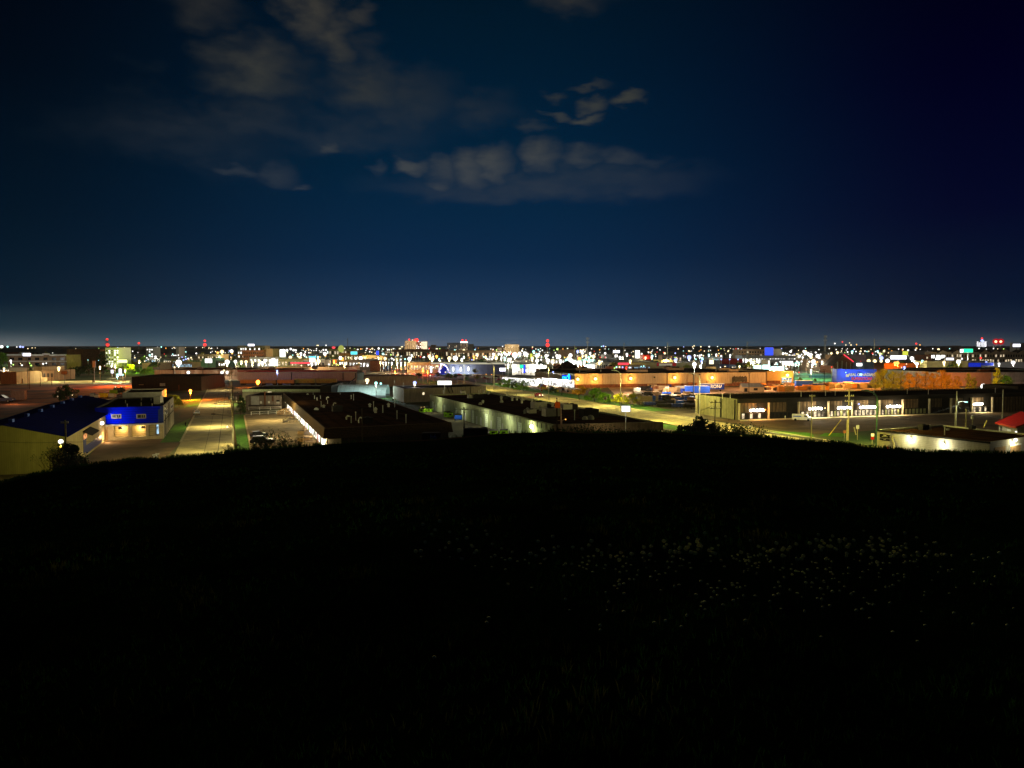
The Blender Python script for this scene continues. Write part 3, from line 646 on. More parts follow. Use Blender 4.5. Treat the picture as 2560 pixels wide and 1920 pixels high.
# buildings between the rails and the street
def pxbuild(name, label, cat, px, h, wm, rm, **k): return building(name, label, cat, [P(u, v, h) for u, v in px], h, wm, rm, **k)
def facing(name, label, cat, u0, vt, u1, h=None, base=None, D=None, depth=30, wm=None, rm=None, ang=None, **k):
    """wall facing the camera from u0 to u1; height from the top pixel, distance from the base pixel"""
    D = D or F * EYE / (base - HV); p = PY(u0, vt, D); h = h or max(3, p.z); A = Vector((p.x, p.y))
    ux = Rr if ang is None else Vector((math.cos(R(ang)), math.sin(R(ang))))
    d = ray(u1, vt); # intersection of wall line with plane through u1
    den = ux.x * d.y - ux.y * d.x; s = (A.y * d.x - A.x * d.y) / den
    n = Vector((-ux.y, ux.x)); poly = [A, A + ux * s, A + ux * s + n * depth, A + n * depth]
    return building(name, label, cat, poly, h, wm or M['tanl'], rm or M['roof'], **k)
facing('industrial_building', 'long low light grey roof edge behind the blue garage block', 'building', 306, 983, 404, D=300, h=5.1, depth=26, wm=M['lgrey'], rm=M['roofb'])
t, wl, rf = facing('timber_shed', 'long dark brown shed with a white panel left of the street', 'shed', 329, 942, 503, D=395, depth=40, wm=M['darkwall'], rm=M['roofb'], ang=4)
wl[0].panel('white_panel', 400, 958, 413, 965, M['lgrey'], .15); wl[0].panel('door', 446, 962, 449, 975, M['rust'], .15); wl[0].panel('vent_strip', 347, 961, 359, 962.5, M['tan'], .1)
t, wl, rf = facing('tan_warehouse', 'long tan warehouse closing the far end of the street', 'warehouse', 386, 925, 612, D=520, depth=55, wm=M['tanl'], rm=M['roof'], ang=2)
for u in (433, 507): wl[0].panel('downpipe', u, 925, u + 1.2, 948, M['dark'], .3)
for (u, v) in ((473, 931), (557, 931), (570, 931)): walllamp(wl[0], u, v, 380, (1, .95, .85), 'LW', 1.1, 1.6)
wl[0].panel('blue_bin', 535, 941, 539, 946, M['bluep'], 1)
for k in range(6):
    c = ctr([w_.A for w_ in wl]) + Vector((-70 + k * 28, -8 + (k % 3) * 9, 0)); mb = MB(); mb.box(c.x - 2, c.y - 1.3, 6.2, c.x + 2, c.y + 1.3, 7.9, M['grey']); mb.build('air_handler', t)
facing('tan_warehouse', 'tan warehouse continuation right of the poles with raised box', 'warehouse', 612, 922, 760, D=560, depth=40, wm=M['tanl'], rm=M['roof'], ang=2)
facing('tan_building', 'low tan building above the red-striped shed', 'building', 735, 917, 871, D=600, depth=45, wm=M['tanl'], rm=M['roofb'], ang=0)
t, wl, rf = facing('striped_shed', 'long pale shed with dark red roof edge left of the silo', 'shed', 595, 931, 892, D=505, depth=46, wm=M['block'], rm=mat('red_brown_roof', (.06, .012, .02), nscale=.2), ang=3)
mb = MB(); wl[0].bx(mb, -.2, wl[0].len + .2, 6.2, 7.0, 0, .3, M['red']); mb.build('fascia', t)
for u in (728, 857): wl[0].panel('downpipe', u, 931, u + 1.5, 950, M['dark'], .3)
# rail cars and platform in the orange lamp light
def railcar(u0, u1, vt, vb, D, m, label):
    p = PY(u0, vb, D); q = PY(u1, vb, D); zt = PY(u0, vt, D).z; t = T('rail_car', label, 'rail car', (p.x, p.y, 0), 'rail cars in the siding'); mb = MB()
    mb.box(p.x, p.y, 1.1, q.x, p.y + 3, max(zt, 2.6), m); mb.build('car_body', t)
    mb = MB(); mb.box(p.x + .2, p.y + .2, .8, q.x - .2, p.y + 2.8, 1.1, M['dark'])
    mb.build('underframe', t)
    for k in (.08, .18, .82, .92):
        x = p.x + (q.x - p.x) * k; mb = MB(); mb.tube((x, p.y + .3, .5), (x, p.y + .5, .5), .5, M['dark'], n=10); mb.tube((x, p.y + 2.5, .5), (x, p.y + 2.7, .5), .5, M['dark'], n=10); mb.build('wheels', t)
for i, (a, b) in enumerate(((600, 650), (653, 690), (693, 735))): railcar(a, b, 950, 957, 452, M['tan'] if i != 1 else M['grey'], ['tan flat-sided rail car left of the orange lamp', 'grey rail car behind the orange lamp', 'tan rail car between the orange lamp and the pale green cars'][i])
for i, (a, b) in enumerate(((736, 787), (789, 840))): railcar(a, b, 947, 956, 455, mat('pale_green', (.40, .48, .18)), ['pale green rail car touching the grey one', 'pale green rail car nearest the silo'][i])
t, wl, rf = facing('flat_shed', 'wide low black-roofed shed behind the grey garage', 'shed', 606, 972, 800, D=330, h=4.6, depth=34, wm=M['grey'], rm=M['roofb'], ang=3)
mb = MB(); wl[0].bx(mb, 0, wl[0].len, 3.6, 4.65, 0, .35, mat('mint_fascia', (.38, .46, .38))); mb.build('fascia', t)
wl[0].window(669, 977, 679, 981, M['lgrey'], M['win'])
facing('flat_shed', 'black flat roof left of the barrel-roofed tent', 'shed', 800, 966, 828, D=330, h=6.2, depth=30, wm=M['dark'], rm=M['roofb'], ang=3)
# barrel tent
D = 345; p0 = PY(826, 985, D); p1 = PY(964, 985, D); t = T('barrel_tent', 'white barrel-vaulted storage tent under a bright lamp', 'tent', (p0.x, D, 0)); mb = MB(); N = 14
for k in range(N):
    a0, a1 = math.pi * k / N, math.pi * (k + 1) / N; rr = 6.0
    f = lambda a, x: (x, D + 6 - math.cos(a) * rr, 1.0 + math.sin(a) * 4.6)
    nseg = 12
    for j in range(nseg):
        x0 = p0.x + (p1.x - p0.x) * j / nseg + .05; x1 = p0.x + (p1.x - p0.x) * (j + 1) / nseg - .05
        mb.face([f(a0, x0), f(a0, x1), f(a1, x1), f(a1, x0)], M['tealroof'])
mb.build('cover', t)
mb = MB(); 
for j in range(13):
    x = p0.x + (p1.x - p0.x) * j / 12
    mb.path([(x, D + 6 - math.cos(math.pi * k / 10) * 6.03, 1.0 + math.sin(math.pi * k / 10) * 4.63) for k in range(11)], .06, M['lgrey'], 4)
mb.build('ribs', t); mb = MB(); mb.box(p0.x, D, 0, p1.x, D + .3, 1, M['grey']); mb.box(p0.x, D + 11.7, 0, p1.x, D + 12, 1, M['grey']); mb.build('base_wall', t)
# silo
p = PY(901, 965, 380); t = T('silo', 'concrete silo with a dark ribbed steel tank on top', 'silo', (p.x, 380, 0)); mb = MB(); mb.tube((p.x, 380, 0), (p.x, 380, 6.5), 2.4, M['stucco'], n=24); mb.build('concrete_base', t, smooth=False)
mb = MB(); mb.tube((p.x, 380, 6.5), (p.x, 380, 10.2), 1.9, mat('tank', (.10, .13, .14), stripe=((0, 0, 1), .5, .4)), n=24); mb.tube((p.x, 380, 10.2), (p.x, 380, 10.8), 2.0, M['dark'], r1=.6, n=24); mb.build('tank', t)
mb = MB(); mb.path([(p.x - 9, 377, 2), (p.x - 2, 378, 7.5), (p.x - 2, 378, 10)], .3, M['dark']); mb.build('conveyor', t)
facing('tan_shed', 'low tan shed right of the silo behind the tent', 'shed', 912, 941, 1045, D=430, h=6, depth=30, wm=M['tanl'], rm=M['rust'])
# grey block building behind the green-door building
t, wl, rf = building('grey_block_building', 'plain grey block building with white lit sign rising behind', 'building', [P(1010, 972, 5.8), P(1215, 965, 5.8), P(1172, 959.5, 5.8), P(982, 964, 5.8)], 5.8, M['stucco'], M['roofb'])
wl[0].window(1056, 981, 1061, 987, M['grey'], M['win'])
mb = MB(); W_ = wl[0]
for u in (1118, 1127): s = W_.hit(u, 975)[0]; mb.tube(W_.pt(s, 5.9, .3), W_.pt(s + .9, 3.4, .3), .18, M['dark'])
s = W_.hit(1175, 975)[0]; mb.tube(W_.pt(s, 2.5, .5), W_.pt(s, 6.4, .5), .12, M['dark']); mb.build('ducts', t)
mb = MB()
for (u, v) in ((986, 959), (1008, 966), (1143, 962), (1190, 962)): q = P(u, v, 5.6); mb.tube(q, q + Vector((0, 0, 1.6)), .13, M['steel'])
mb.build('vent_pipes', t)

# ---- big brown-roofed building
hM = 5.5; pxM = [(811, 1071), (1128, 1056), (899, 979), (708, 983)]; pm = [P(u, v, hM) for u, v in pxM]; pv = [Vector(p[:2]) for p in pm]
t = T('flat_roofed_building', 'long brown flat-roofed building with shingled fascia and lit shopfront side', 'building', ctr(pv)); rootM = t
inn = inset(pv, .55); mb = MB()
wlb = mat('shop_wall', (.34, .30, .18), nscale=.8, namt=.2, streak=.25)
for i in range(4): mb.face([(*inn[i], 0), (*inn[(i + 1) % 4], 0), (*inn[(i + 1) % 4], 3.7), (*inn[i], 3.7)], M['darkwall'] if i == 0 else wlb)  # front face takes a darker material to paint in its shade
mb.build('wall', t)
mb = MB(); o2 = inset(pv, -.35)
for i in range(4):
    j = (i + 1) % 4; mb.face([(*o2[i], 3.2), (*o2[j], 3.2), (*pv[j], hM), (*pv[i], hM)], M['brown']); mb.face([(*o2[i], 3.2), (*o2[j], 3.2), (*inn[j], 3.2), (*inn[i], 3.2)], M['grey'])
mb.build('fascia', t)
mb = MB(); i2 = inset(pv, .35)
for i in range(4):
    j = (i + 1) % 4; mb.face([(*pv[i], hM + .01), (*pv[j], hM + .01), (*i2[j], hM + .01), (*i2[i], hM + .01)], mat('fascia_cap', (.16, .10, .05)))
mb.face([(*p, hM - .12) for p in i2], M['roof'])
for i in range(4): j = (i + 1) % 4; mb.face([(*i2[i], hM), (*i2[j], hM), (*i2[j], hM - .2), (*i2[i], hM - .2)], M['roof'])
mb.build('roof', t)
WL = Wall(inn[3], inn[0], t); WF = Wall(inn[0], inn[1], t)
Lm = WL.len; s = Lm - 1.5; k = 0
kinds = 'dwwdwwrwwwdwwgwwdwwwwdw'
while s > 8 and k < 40:
    kd = kinds[k % len(kinds)]; wd = 1.1 if kd in 'drg' else 2.0
    mb = MB(); WL.bx(mb, s - wd, s, .1 if kd != 'w' else .7, 2.7, -.05, .06, {'d': M['lgrey'], 'w': M['winw'], 'r': M['red'], 'g': mat('green_door', (.05, .3, .05))}[kd]); mb.build('door' if kd != 'w' else 'shop_window', t)
    s -= wd + random.choice((.5, 1.2, 2.2)); k += 1
for s, pw in ((Lm - 2.5, 260), (Lm - 8, 150), (Lm - 17, 130), (Lm - 28, 150), (Lm - 42, 130), (Lm - 56, 150), (Lm - 70, 190), (Lm - 86, 190), (Lm - 102, 220), (Lm - 118, 180)):
    p = WL.pt(s, 2.9, .6); mb = MB(); mb.ball(p, .18, M['LY'], sz=.6, nu=8, nv=5); mb.build('soffit_lamp', t); plight(p - Vector((0, 0, .35)), pw, (1, .82, .5), .1, t)
mb = MB(); WF.bx(mb, .3, 3.2, 0, 3.0, -.05, .1, M['block']); mb.build('corner_panel', t)
p = WF.pt(-.6, 2.2, .4); plight(p, 25, (1, .85, .55), .1, t); mb = MB(); mb.ball(p + Vector((0, 0, .3)), .2, M['LY']); mb.build('corner_lamp', t)
def roofbits(t, lst, hz, ox, oy, sc_, hm=.0):
    for (x, y, kind, sz) in lst:
        u, v = ox + x / sc_, oy + y / sc_; q = P(u, v, hz - .1); mb = MB()
        if kind == 'p': mb.tube(q, q + Vector((0, 0, sz)), .11, M['lgrey'], n=6); mb.tube(q + Vector((0, 0, sz)), q + Vector((0, 0, sz + .15)), .2, M['steel'], n=6); mb.build('vent_pipe', t)
        elif kind == 'g': mb.tube(q, q + Vector((0, 0, sz * .5)), .2, M['lgrey']); mb.path([q + Vector((0, 0, sz * .5)), q + Vector((.3, 0, sz * .8)), q + Vector((.8, -.2, sz * .7))], .2, M['lgrey']); mb.build('gooseneck', t)
        elif kind == 'h': mb.tube(q, q + Vector((0, 0, sz * .6)), .35, M['lgrey'], n=10); mb.tube(q + Vector((0, 0, sz * .6)), q + Vector((0, 0, sz)), .6, M['lgrey'], r1=.1, n=10); mb.build('cowl_vent', t)
        elif kind == 'd': mb.ball(q, sz * .6, M['lgrey'], sy=.4); mb.tube(q, q + Vector((0, 0, .3)), .07, M['steel']); mb.build('satellite_dish', t)
        else:
            ax, ay = Rr * sz * .55, G * sz * .4; c = Vector(q[:2]); ps = [c - ax - ay, c + ax - ay, c + ax + ay, c - ax + ay]
            m_ = M['lgrey'] if kind == 'a' else M['dark']; mb.prism(ps, q.z + .15, q.z + .15 + sz * .55, m_); mb.prism([c + (p_ - c) * .35 for p_ in ps], q.z + .15 + sz * .55, q.z + .25 + sz * .6, M['dark']); o = mb.build('rooftop_unit', t)
            mb = MB(); mb.prism([c + (p_ - c) * .9 for p_ in ps], q.z, q.z + .15, M['dark']); mb.build('unit_curb', t)
roofbits(t, [(95, 690, 'p', .9), (37, 690, 'd', .8), (110, 735, 'p', 1), (135, 750, 'p', .8), (170, 735, 'p', 1), (178, 820, 'p', 1.6), (235, 745, 'g', 1.2), (245, 785, 'p', .9), (305, 820, 'g', 1.6), (345, 865, 'b', 2.6), (128, 850, 'd', 1.2), (490, 735, 'p', 1.2), (515, 750, 'p', 2), (683, 820, 'h', 1.2), (722, 865, 'p', 2.6), (742, 880, 'h', 1.6), (818, 880, 'p', 1.9), (875, 820, 'h', 1.3), (940, 822, 'p', 2.4), (965, 945, 'p', 2.0), (1058, 988, 'p', 2.0), (440, 950, 'g', 1.2), (490, 985, 'p', 1.5), (538, 960, 'p', 2.0), (570, 985, 'g', 1.7), (655, 985, 'b', 2.2), (205, 825, 'h', .9), (375, 690, 'p', .5)], hM, 760, 820, 4.148)

# grey garage behind the lot + fence + stairs
t, wl, rf = facing('grey_garage', 'small grey stuccoed garage at the back of the parking lot', 'garage', 614, 989, 704, D=283, depth=20, wm=mat('mauve_stucco', (.24, .20, .17), nscale=1, namt=.15, streak=.4), rm=M['roofb'], ang=3)
W_ = wl[0]
for (u0, v0, u1, v1) in ((650, 1003, 655, 1009), (670, 1003, 675, 1008)): W_.panel('hatch', u0, v0, u1, v1, M['white'], .15)
W_.panel('louvre', 691, 1000, 699, 1004, M['dark']); W_.panel('louvre', 691, 1004.3, 699, 1008, M['lgrey'], .2); W_.panel('patched_panel', 628, 991, 648, 1012, M['lgrey'], .03)
for (u0, v0, u1, v1) in ((661, 978, 664, 1016), (681, 990, 684, 1003)): W_.panel('duct', u0, v0, u1, v1, M['rust'], .3)
W_.panel('ledge', 622, 1012, 702, 1014, M['dark'], .5)
def post_fence(name, label, A, B, n, h, m, rails=(.4, .95)):
    t = T(name, label, 'fence', (A.x, A.y, 0)); mb = MB()
    for r_ in rails: mb.tube((A.x, A.y, h * r_), (B.x, B.y, h * r_), .05, m, n=4)
    mb.build('rails', t)
    for k in range(n + 1): q = A.lerp(B, k / n); mb = MB(); mb.box(q.x - .07, q.y - .07, 0, q.x + .07, q.y + .07, h, m); mb.build('post', t)
post_fence('rail_fence', 'white rail fence across the front of the parking lot garage', P(628, 1038), P(712, 1034), 4, 1.2, M['white'])
post_fence('rail_fence', 'second rail fence closer to the grey garage wall', P(622, 1026), P(703, 1023), 3, 1.1, M['white'])
def stairs(u, v, label, m, m2):
    s, z = WL.hit(u, v); s = max(0, s); t0 = WL.pt(s, 0, 1.9); t = T('timber_stairs', label, 'stairs', (t0.x, t0.y, 0), None)
    o = lambda a, b, z_: t0 + Vector((WL.D.x, WL.D.y, 0)) * b + Vector((WL.N.x, WL.N.y, 0)) * a + Vector((0, 0, z_))
    def bb(mb, a0, a1, b0, b1, z0, z1, m_): mb.prism([o(a0, b0, 0), o(a1, b0, 0), o(a1, b1, 0), o(a0, b1, 0)], z0, z1, m_)
    mb = MB(); bb(mb, -1.8, .6, 0, 1.8, .95, 1.1, m); mb.build('landing', t)
    mb = MB()
    for k in range(6): bb(mb, .6 + k * .4, 1.05 + k * .4, .1, 1.7, .8 - k * .16, .88 - k * .16, m)
    mb.build('steps', t)
    for b in (0, 1.8):
        mb = MB()
        for k in range(6): q = o(-1.8 + k * .48, b, 0); mb.tube(q + Vector((0, 0, 0)), q + Vector((0, 0, 2.0)), .05, m2, n=4)
        for k in range(5): q = o(.9 + k * .45, b, 0); mb.tube(q, q + Vector((0, 0, 1.75 - k * .22)), .05, m2, n=4)
        mb.tube(o(-1.8, b, 2.0), o(.6, b, 2.0), .07, m2, n=4); mb.tube(o(.6, b, 2.0), o(3.0, b, .85), .07, m2, n=4); mb.build('handrail', t)
    return t
stairs(728, 1045, 'pale lamp-lit timber stairs farther up the parking lot', M['wood'], mat('orange_wood', (.45, .26, .08)))
stairs(746, 1064, 'dark timber stairs with baluster rail nearer the hill', M['dark'], M['dark'])
q = P(765, 1096); t = T('timber_ramp', 'sloping timber ramp with box planters by the shopfront', 'ramp', (q.x, q.y, 0)); mb = MB()
a = P(758, 1108); b = P(790, 1110); c_ = P(772, 1078); d_ = P(762, 1078)
mb.prism([a, b, c_, d_], 0, [.35, .35, .9, .9], M['lumber2']); mb.build('deck', t)
mb = MB(); strip(mb, a, d_, .12, .3, 1.4, M['wood']); mb.build('side_rail', t)
for (u, v, s_, mm) in ((757, 1085, 1.1, M['wood']), (762, 1103, 1.4, M['wood']), (768, 1073, 1.0, M['lumber'])):
    q = P(u, v); mb = MB(); mb.box(q.x - s_, q.y - s_, 0, q.x + s_, q.y + s_, .9, mm); mb.box(q.x - s_ * .8, q.y - s_ * .8, .9, q.x + s_ * .8, q.y + s_ * .8, .95, M['bark']); mb.build('planter', t)
# brick kerbing
mb = MB(); strip(mb, P(628, 1125), P(611, 1040), .5, 0, .25, M['tan']); tag(mb.build('brick_edging'), kind='structure')

# ---- pale green-lit service building
hN = 5.5; pv = [Vector((9.6, 176)), Vector((35.3, 181.4)), Vector((-8, 293)), Vector((-30.5, 281))]
t, wl, rf = building('service_building', 'pale building with row of doors and a floodlit wall beside the lime bins', 'building', pv, hN, M['greenwall'], M['roof']); rootN = t
W_ = wl[3]
def tl(x, y): return 1040 + x / 7.9, 960 + y / 7.9
for (x0, x1, y0_, y1_) in ((315, 350, 300, 475), (545, 577, 355, 530), (782, 812, 412, 600), (902, 930, 470, 590), (1105, 1146, 497, 705), (1368, 1420, 570, 790), (1608, 1676, 630, 872), (2020, 2086, 752, 970)):
    u0, v0 = tl(x0, y0_); u1, v1 = tl(x1, y1_); a, b, z0, z1 = W_.rect(u0, v0, u1, v1); zz = 4.0 if x0 > 1100 else 3.3
    mb = MB(); W_.bx(mb, a, b, .05, zz, -.05, .08, mat('pale_door', (.55, .60, .48), stripe=((0, 0, 1), .6, .15))); mb.build('roller_door', t)
    mb = MB(); W_.bx(mb, a - .35, a - .05, .05, zz, -.05, .15, M['grey']); mb.build('jamb', t)
for (x0, x1) in ((370, 388), (955, 985), (1190, 1210), (1272, 1294), (1475, 1496), (1700, 1722)):
    u0, _ = tl(x0, 500); u1, _ = tl(x1, 500); a = W_.hit(u0, 1040)[0]; b = W_.hit(u1, 1040)[0]; a, b = min(a, b), max(a, b); mb = MB(); W_.bx(mb, a, b, .05, 2.4, -.05, .06, M['lgrey']); mb.build('door', t)
mb = MB(); s0 = 0; sE = W_.hit(1200, 1010)[0]; lo, hi = min(sE, W_.len), max(sE, W_.len)
W_.bx(mb, sE if sE < W_.len else 0, W_.len, hN - 1.5, hN - .2, 0, .35, M['greenwall']); mb.build('louvre_band', t)
for k in range(20):
    s = W_.len - 1 - k * 2.7
    if s < sE: break
    mb = MB(); W_.bx(mb, s, s + .25, hN - 1.5, hN - .3, .35, .42, M['grey']); mb.build('louvre_divider', t)
walllamp(W_, 1334, 1066, 300, (.92, 1, .5), 'NW', .5, .5); 
mb = MB(); s, z = W_.hit(1334, 1072); W_.bx(mb, s - .25, s + .25, z - 1.2, z + .2, .05, .15, M['LY']); mb.build('lit_panel', t)  # emissive strip drawn for the lamp's vertical glow on the wall
for (u, v, pw) in ((1100, 1003, 230), (1160, 1015, 200), (1220, 1032, 260), (1276, 1050, 300)): s, z = W_.hit(u, v); plight(W_.pt(s, 4.2, 3.2), pw * .8, (.97, 1, .66), .2, t)  # added fill along the door wall, no fixtures modelled
W2 = wl[0]; mb = MB(); W2.bx(mb, 0, W2.len + .6, 3.6, 5.6, 0, .9, mat('tan_fascia', (.22, .17, .10), nscale=.8, streak=.3)); mb.build('front_fascia', t)
plight(W2.pt(10, 4.5, 6), 90, (1, .8, .45), .2, t)  # added fill in front of the fascia
roofbits(t, [(540, 200, 'p', 1.4), (930, 190, 'a', 1.6), (975, 205, 'p', 1), (1090, 285, 'a', 2.2), (1190, 285, 'b', 2.2), (1245, 265, 'p', 2.4), (1275, 275, 'b', 1.8), (1275, 175, 'p', 1.4), (1335, 185, 'h', 1.4), (1430, 205, 'h', 1.3), (1320, 380, 'h', 1.1), (1270, 395, 'd', 1), (1685, 310, 'h', 1.4), (1760, 300, 'b', 1.6), (1690, 350, 'd', 1), (1795, 290, 'p', 2.0), (1900, 330, 'h', 1.6), (1985, 290, 'p', 1.5), (1990, 320, 'h', 1.5), (2090, 380, 'h', 1.8)], hN, 1040, 960, 7.9)
roofbits(t, [(40, 410, 'g', 1.5), (255, 400, 'g', 1.6), (400, 540, 'a', 3.6), (430, 565, 'h', 1.6), (160, 580, 'h', 1.1), (105, 625, 'h', 1.1), (255, 630, 'a', 1.9), (545, 600, 'h', 1.4), (655, 690, 'a', 3.6), (690, 560, 'g', 1.4), (690, 500, 'h', 1.6), (985, 545, 'a', 2.6), (1100, 540, 'b', 2.6), (1160, 770, 'p', 2.4), (1465, 715, 'b', 3.8), (1380, 740, 'd', 1.2), (1500, 735, 'd', 1.6)], hN, 1300, 960, 8.508)

# dumpsters
def dumpster(u, v, label, m, grp, s=1.0, lidopen=False, rot=-.35, sign=True):
    q = P(u, v); t = T('dumpster', label, 'dumpster', (q.x, q.y, 0), grp, rot); t.scale = (s,) * 3; mb = MB()
    mb.prism([(-1, -.7), (1, -.7), (1, .7), (-1, .7)], .15, [1.2, 1.2, 1.5, 1.5], m); mb.build('bin_body', t, True)
    mb = MB(); mb.prism([(-1.03, -.73), (1.03, -.73), (1.03, .73), (-1.03, .73)], [1.21, 1.21, 1.51, 1.51], [1.26, 1.26, 1.56, 1.56], M['dark']); mb.build('lid', t, True)
    for sx in (-1, 1): mb = MB(); mb.box(sx * 1.0 - .06, -.3, .5, sx * 1.0 + .06, .3, .8, M['dark']); mb.build('lift_pocket', t, True)
    for sx in (-.8, .8): mb = MB(); mb.tube((sx, -.5, .1), (sx, -.6, .1), .1, M['dark']); mb.build('caster', t, True)
    if sign: mb = MB(); mb.box(-.45, -.73, .55, .45, -.71, 1.0, M['dark']); mb.build('decal', t, True)
    return t
def dump2(*a, **k):
    t = dumpster(*a, **k); return t
dumpster(1056, 1031, 'lime dumpster heaped with red rubbish, farthest left', M['lime'], 'lime dumpsters')
q = P(1056, 1031); mb = MB()
for k in range(9): mb.ball((q.x + random.uniform(-.8, .8), q.y + random.uniform(-.4, .4), 1.6 + random.uniform(0, .3)), random.uniform(.2, .35), random.choice((M['rust'], M['wood'], M['tan'])), nu=6, nv=4)
tag(mb.build('rubbish_heap'), 'heap of rubbish bags on top of the left lime dumpster', 'rubbish')
dumpster(1074, 1030, 'lime dumpster with flat lid beside the overfilled one', M['lime'], 'lime dumpsters')
dumpster(1121, 1043, 'large dark-sided lime dumpster in the middle of the yard', M['lime'], 'lime dumpsters', 1.25, rot=.9)
dumpster(1147, 1049, 'blue dumpster with a white patch beside the utility pole', M['bluep'], 'dumpsters', 1.2, rot=-.2, sign=False)
dumpster(1234, 1088, 'lime dumpster half shadowed by weeds at the hill edge', M['lime'], 'lime dumpsters', 1.0, rot=-.1)
dumpster(1260, 1087, 'lime dumpster right next to the hill edge with clear dark decal', M['lime'], 'lime dumpsters', 1.0, rot=-.1)
q = P(1168, 1048); mb = MB(); mb.prism([(q.x - .9, q.y), (q.x + 1, q.y + .3), (q.x + 1, q.y + .8), (q.x - .9, q.y + .5)], 0, [.2, 2.0, 2.0, .2], M['yellow']); tag(mb.build('timber_brace'), 'yellow brown wedge of timber leaning behind the utility pole', 'timber')

# ---- white block building, lower right
hV = 4.5; pv = [P(2193, 1074, hV), P(2475, 1105, hV), P(2600, 1087, hV), P(2355, 1062, hV)]
t, wl, rf = building('block_building', 'white painted block building with wall floodlights at lower right', 'building', pv, hV, mat('white_block', (.42, .40, .33), nscale=2.5, namt=.12, stripe=((0, 0, 1), .4, .12), streak=.15), M['roof'], wmats=None)
W_ = wl[0]
for (u, v) in ((2278, 1096), (2361, 1110)): walllamp(W_, u, v, 150, (1, .93, .62), 'NW', .26, .5, lo=.35)
a, b, z0, z1 = W_.rect(2200, 1086, 2225, 1095); mb = MB(); W_.bx(mb, a, b, z0, z1, 0, .1, M['dark']); sg = mb.build('sign_board', t)
a2, b2, z2, z3 = W_.rect(2200, 1097, 2225, 1101); mb = MB(); W_.bx(mb, a, b, z2, z3, 0, .1, M['dark']); mb.build('lower_sign_board', t)
mb = MB(); W_.bx(mb, a + (b - a) * .35, a + (b - a) * .65, z0 + .55, z0 + .75, .1, .12, M['white']); W_.bx(mb, a + (b - a) * .2, a + (b - a) * .8, z0 + .28, z0 + .38, .1, .12, M['lgrey']); W_.bx(mb, a + (b - a) * .4, a + (b - a) * .6, z2 + .15, z2 + .28, .1, .12, M['white']); mb.build('sign_lettering', t)
mb = MB(); W_.bx(mb, a + (b - a) * .52, a + (b - a) * .64, z0 + .8, z0 + .92, .1, .12, M['red']); mb.build('sign_emblem', t)
mb = MB(); W_.bx(mb, -.1, W_.len + .1, hV - .35, hV + .03, 0, .2, M['dark']); mb.build('gutter', t)
W3 = wl[1]; a, b, z0, z1 = W3.rect(2486, 1110, 2513, 1140); mb = MB(); W3.bx(mb, a, b, 0, 3.2, -.05, .08, M['lumber']); mb.build('panel_door', t)
a, b, z0, z1 = W3.rect(2524, 1113, 2550, 1140); mb = MB(); W3.bx(mb, a - .25, b + .25, 0, 3.3, -.05, .1, M['white']); f = mb.build('door_frame', t); mb = MB(); W3.bx(mb, a, b, 0, 3.0, .1, .14, M['wood']); mb.build('roller_door', f)
walllamp(W3, 2531, 1099, 170, (1, .93, .62), 'NW', .3, .6, lo=.35)
roofbits(t, [(700, 1055, 'b', 1.8), (765, 1055, 'h', 1.2), (918, 1110, 'p', 1.6), (950, 1060, 'h', .5), (1205, 1050, 'b', 1.2)], hV, 2140, 820, 4.148)
plight(P(2160, 1112) + Vector((0, -3, 8)), 2200, (1, .86, .28), .2, None, name='road_fill_light')  # added fill over the avenue corner, no fixture
# red roofed hut
q = PY(2488, 1054, 205); A = Vector((q.x, q.y)); t = T('red_roofed_hut', 'small grey hut with bright red sloping roof at the right edge', 'hut', (A.x, A.y, 0)); B = 0
E1, E2, R1, R2 = P(2487, 1056, 3.4), P(2539, 1067, 3.4), P(2551, 1028, 6.2), P(2612, 1040, 6.2); Bk1 = R1 + (R1 - E1) ; Bk2 = R2 + (R2 - E2); Bk1.z = Bk2.z = 3.4
wv = [Vector(q_[:2]) for q_ in (E1, E2, Bk2, Bk1)]; wi = inset(wv, .8); mb = MB(); mb.prism(wi, 0, 3.5, M['stucco'])
for a_, b_, c_ in ((E2, Bk2, R2), (Bk1, E1, R1)): k_ = .96; cc = (a_ + b_ + c_) / 3; mb.face([cc + (q_ - cc) * k_ - Vector((0, 0, .15)) for q_ in (a_, b_, c_)], M['stucco'])
mb.build('wall', t); mb = MB(); dn = Vector((0, 0, -.25))
for qd in ((E1, E2, R2, R1), (R1, R2, Bk2, Bk1)): mb.face(qd, M['red']); mb.face([q_ + dn for q_ in qd], M['red'])
for a_, b_ in ((E1, E2), (E2, R2), (R2, Bk2), (Bk1, R1), (R1, E1)): mb.face([a_ + dn * 1.6, b_ + dn * 1.6, b_, a_], mat('red_fascia', (.28, .03, .008)))
mb.build('roof', t)
Wh = Wall(wi[0], wi[1], t); plight(P(690, 1052) + Vector((0, 0, 7)), 2300, (1, .86, .45), .3, None, name='lot_fill_light'); plight(P(660, 1095) + Vector((0, 0, 7)), 900, (1, .88, .5), .3, None, name='lot_fill_light')  # both lights are added to brighten the parking lot
Wh.panel('window', 2518, 1073, 2528, 1081, M['lgrey']); Wh.panel('door', 2501, 1066, 2505, 1090, M['dark']); plight((E1.x + 4, E1.y - 7, 5), 70, (1, .8, .5), .2, t)
mb = MB(); mb.ball(PY(2540, 1080, E2.y - 1), .25, M['LW']); mb.build('wall_lamp', t)

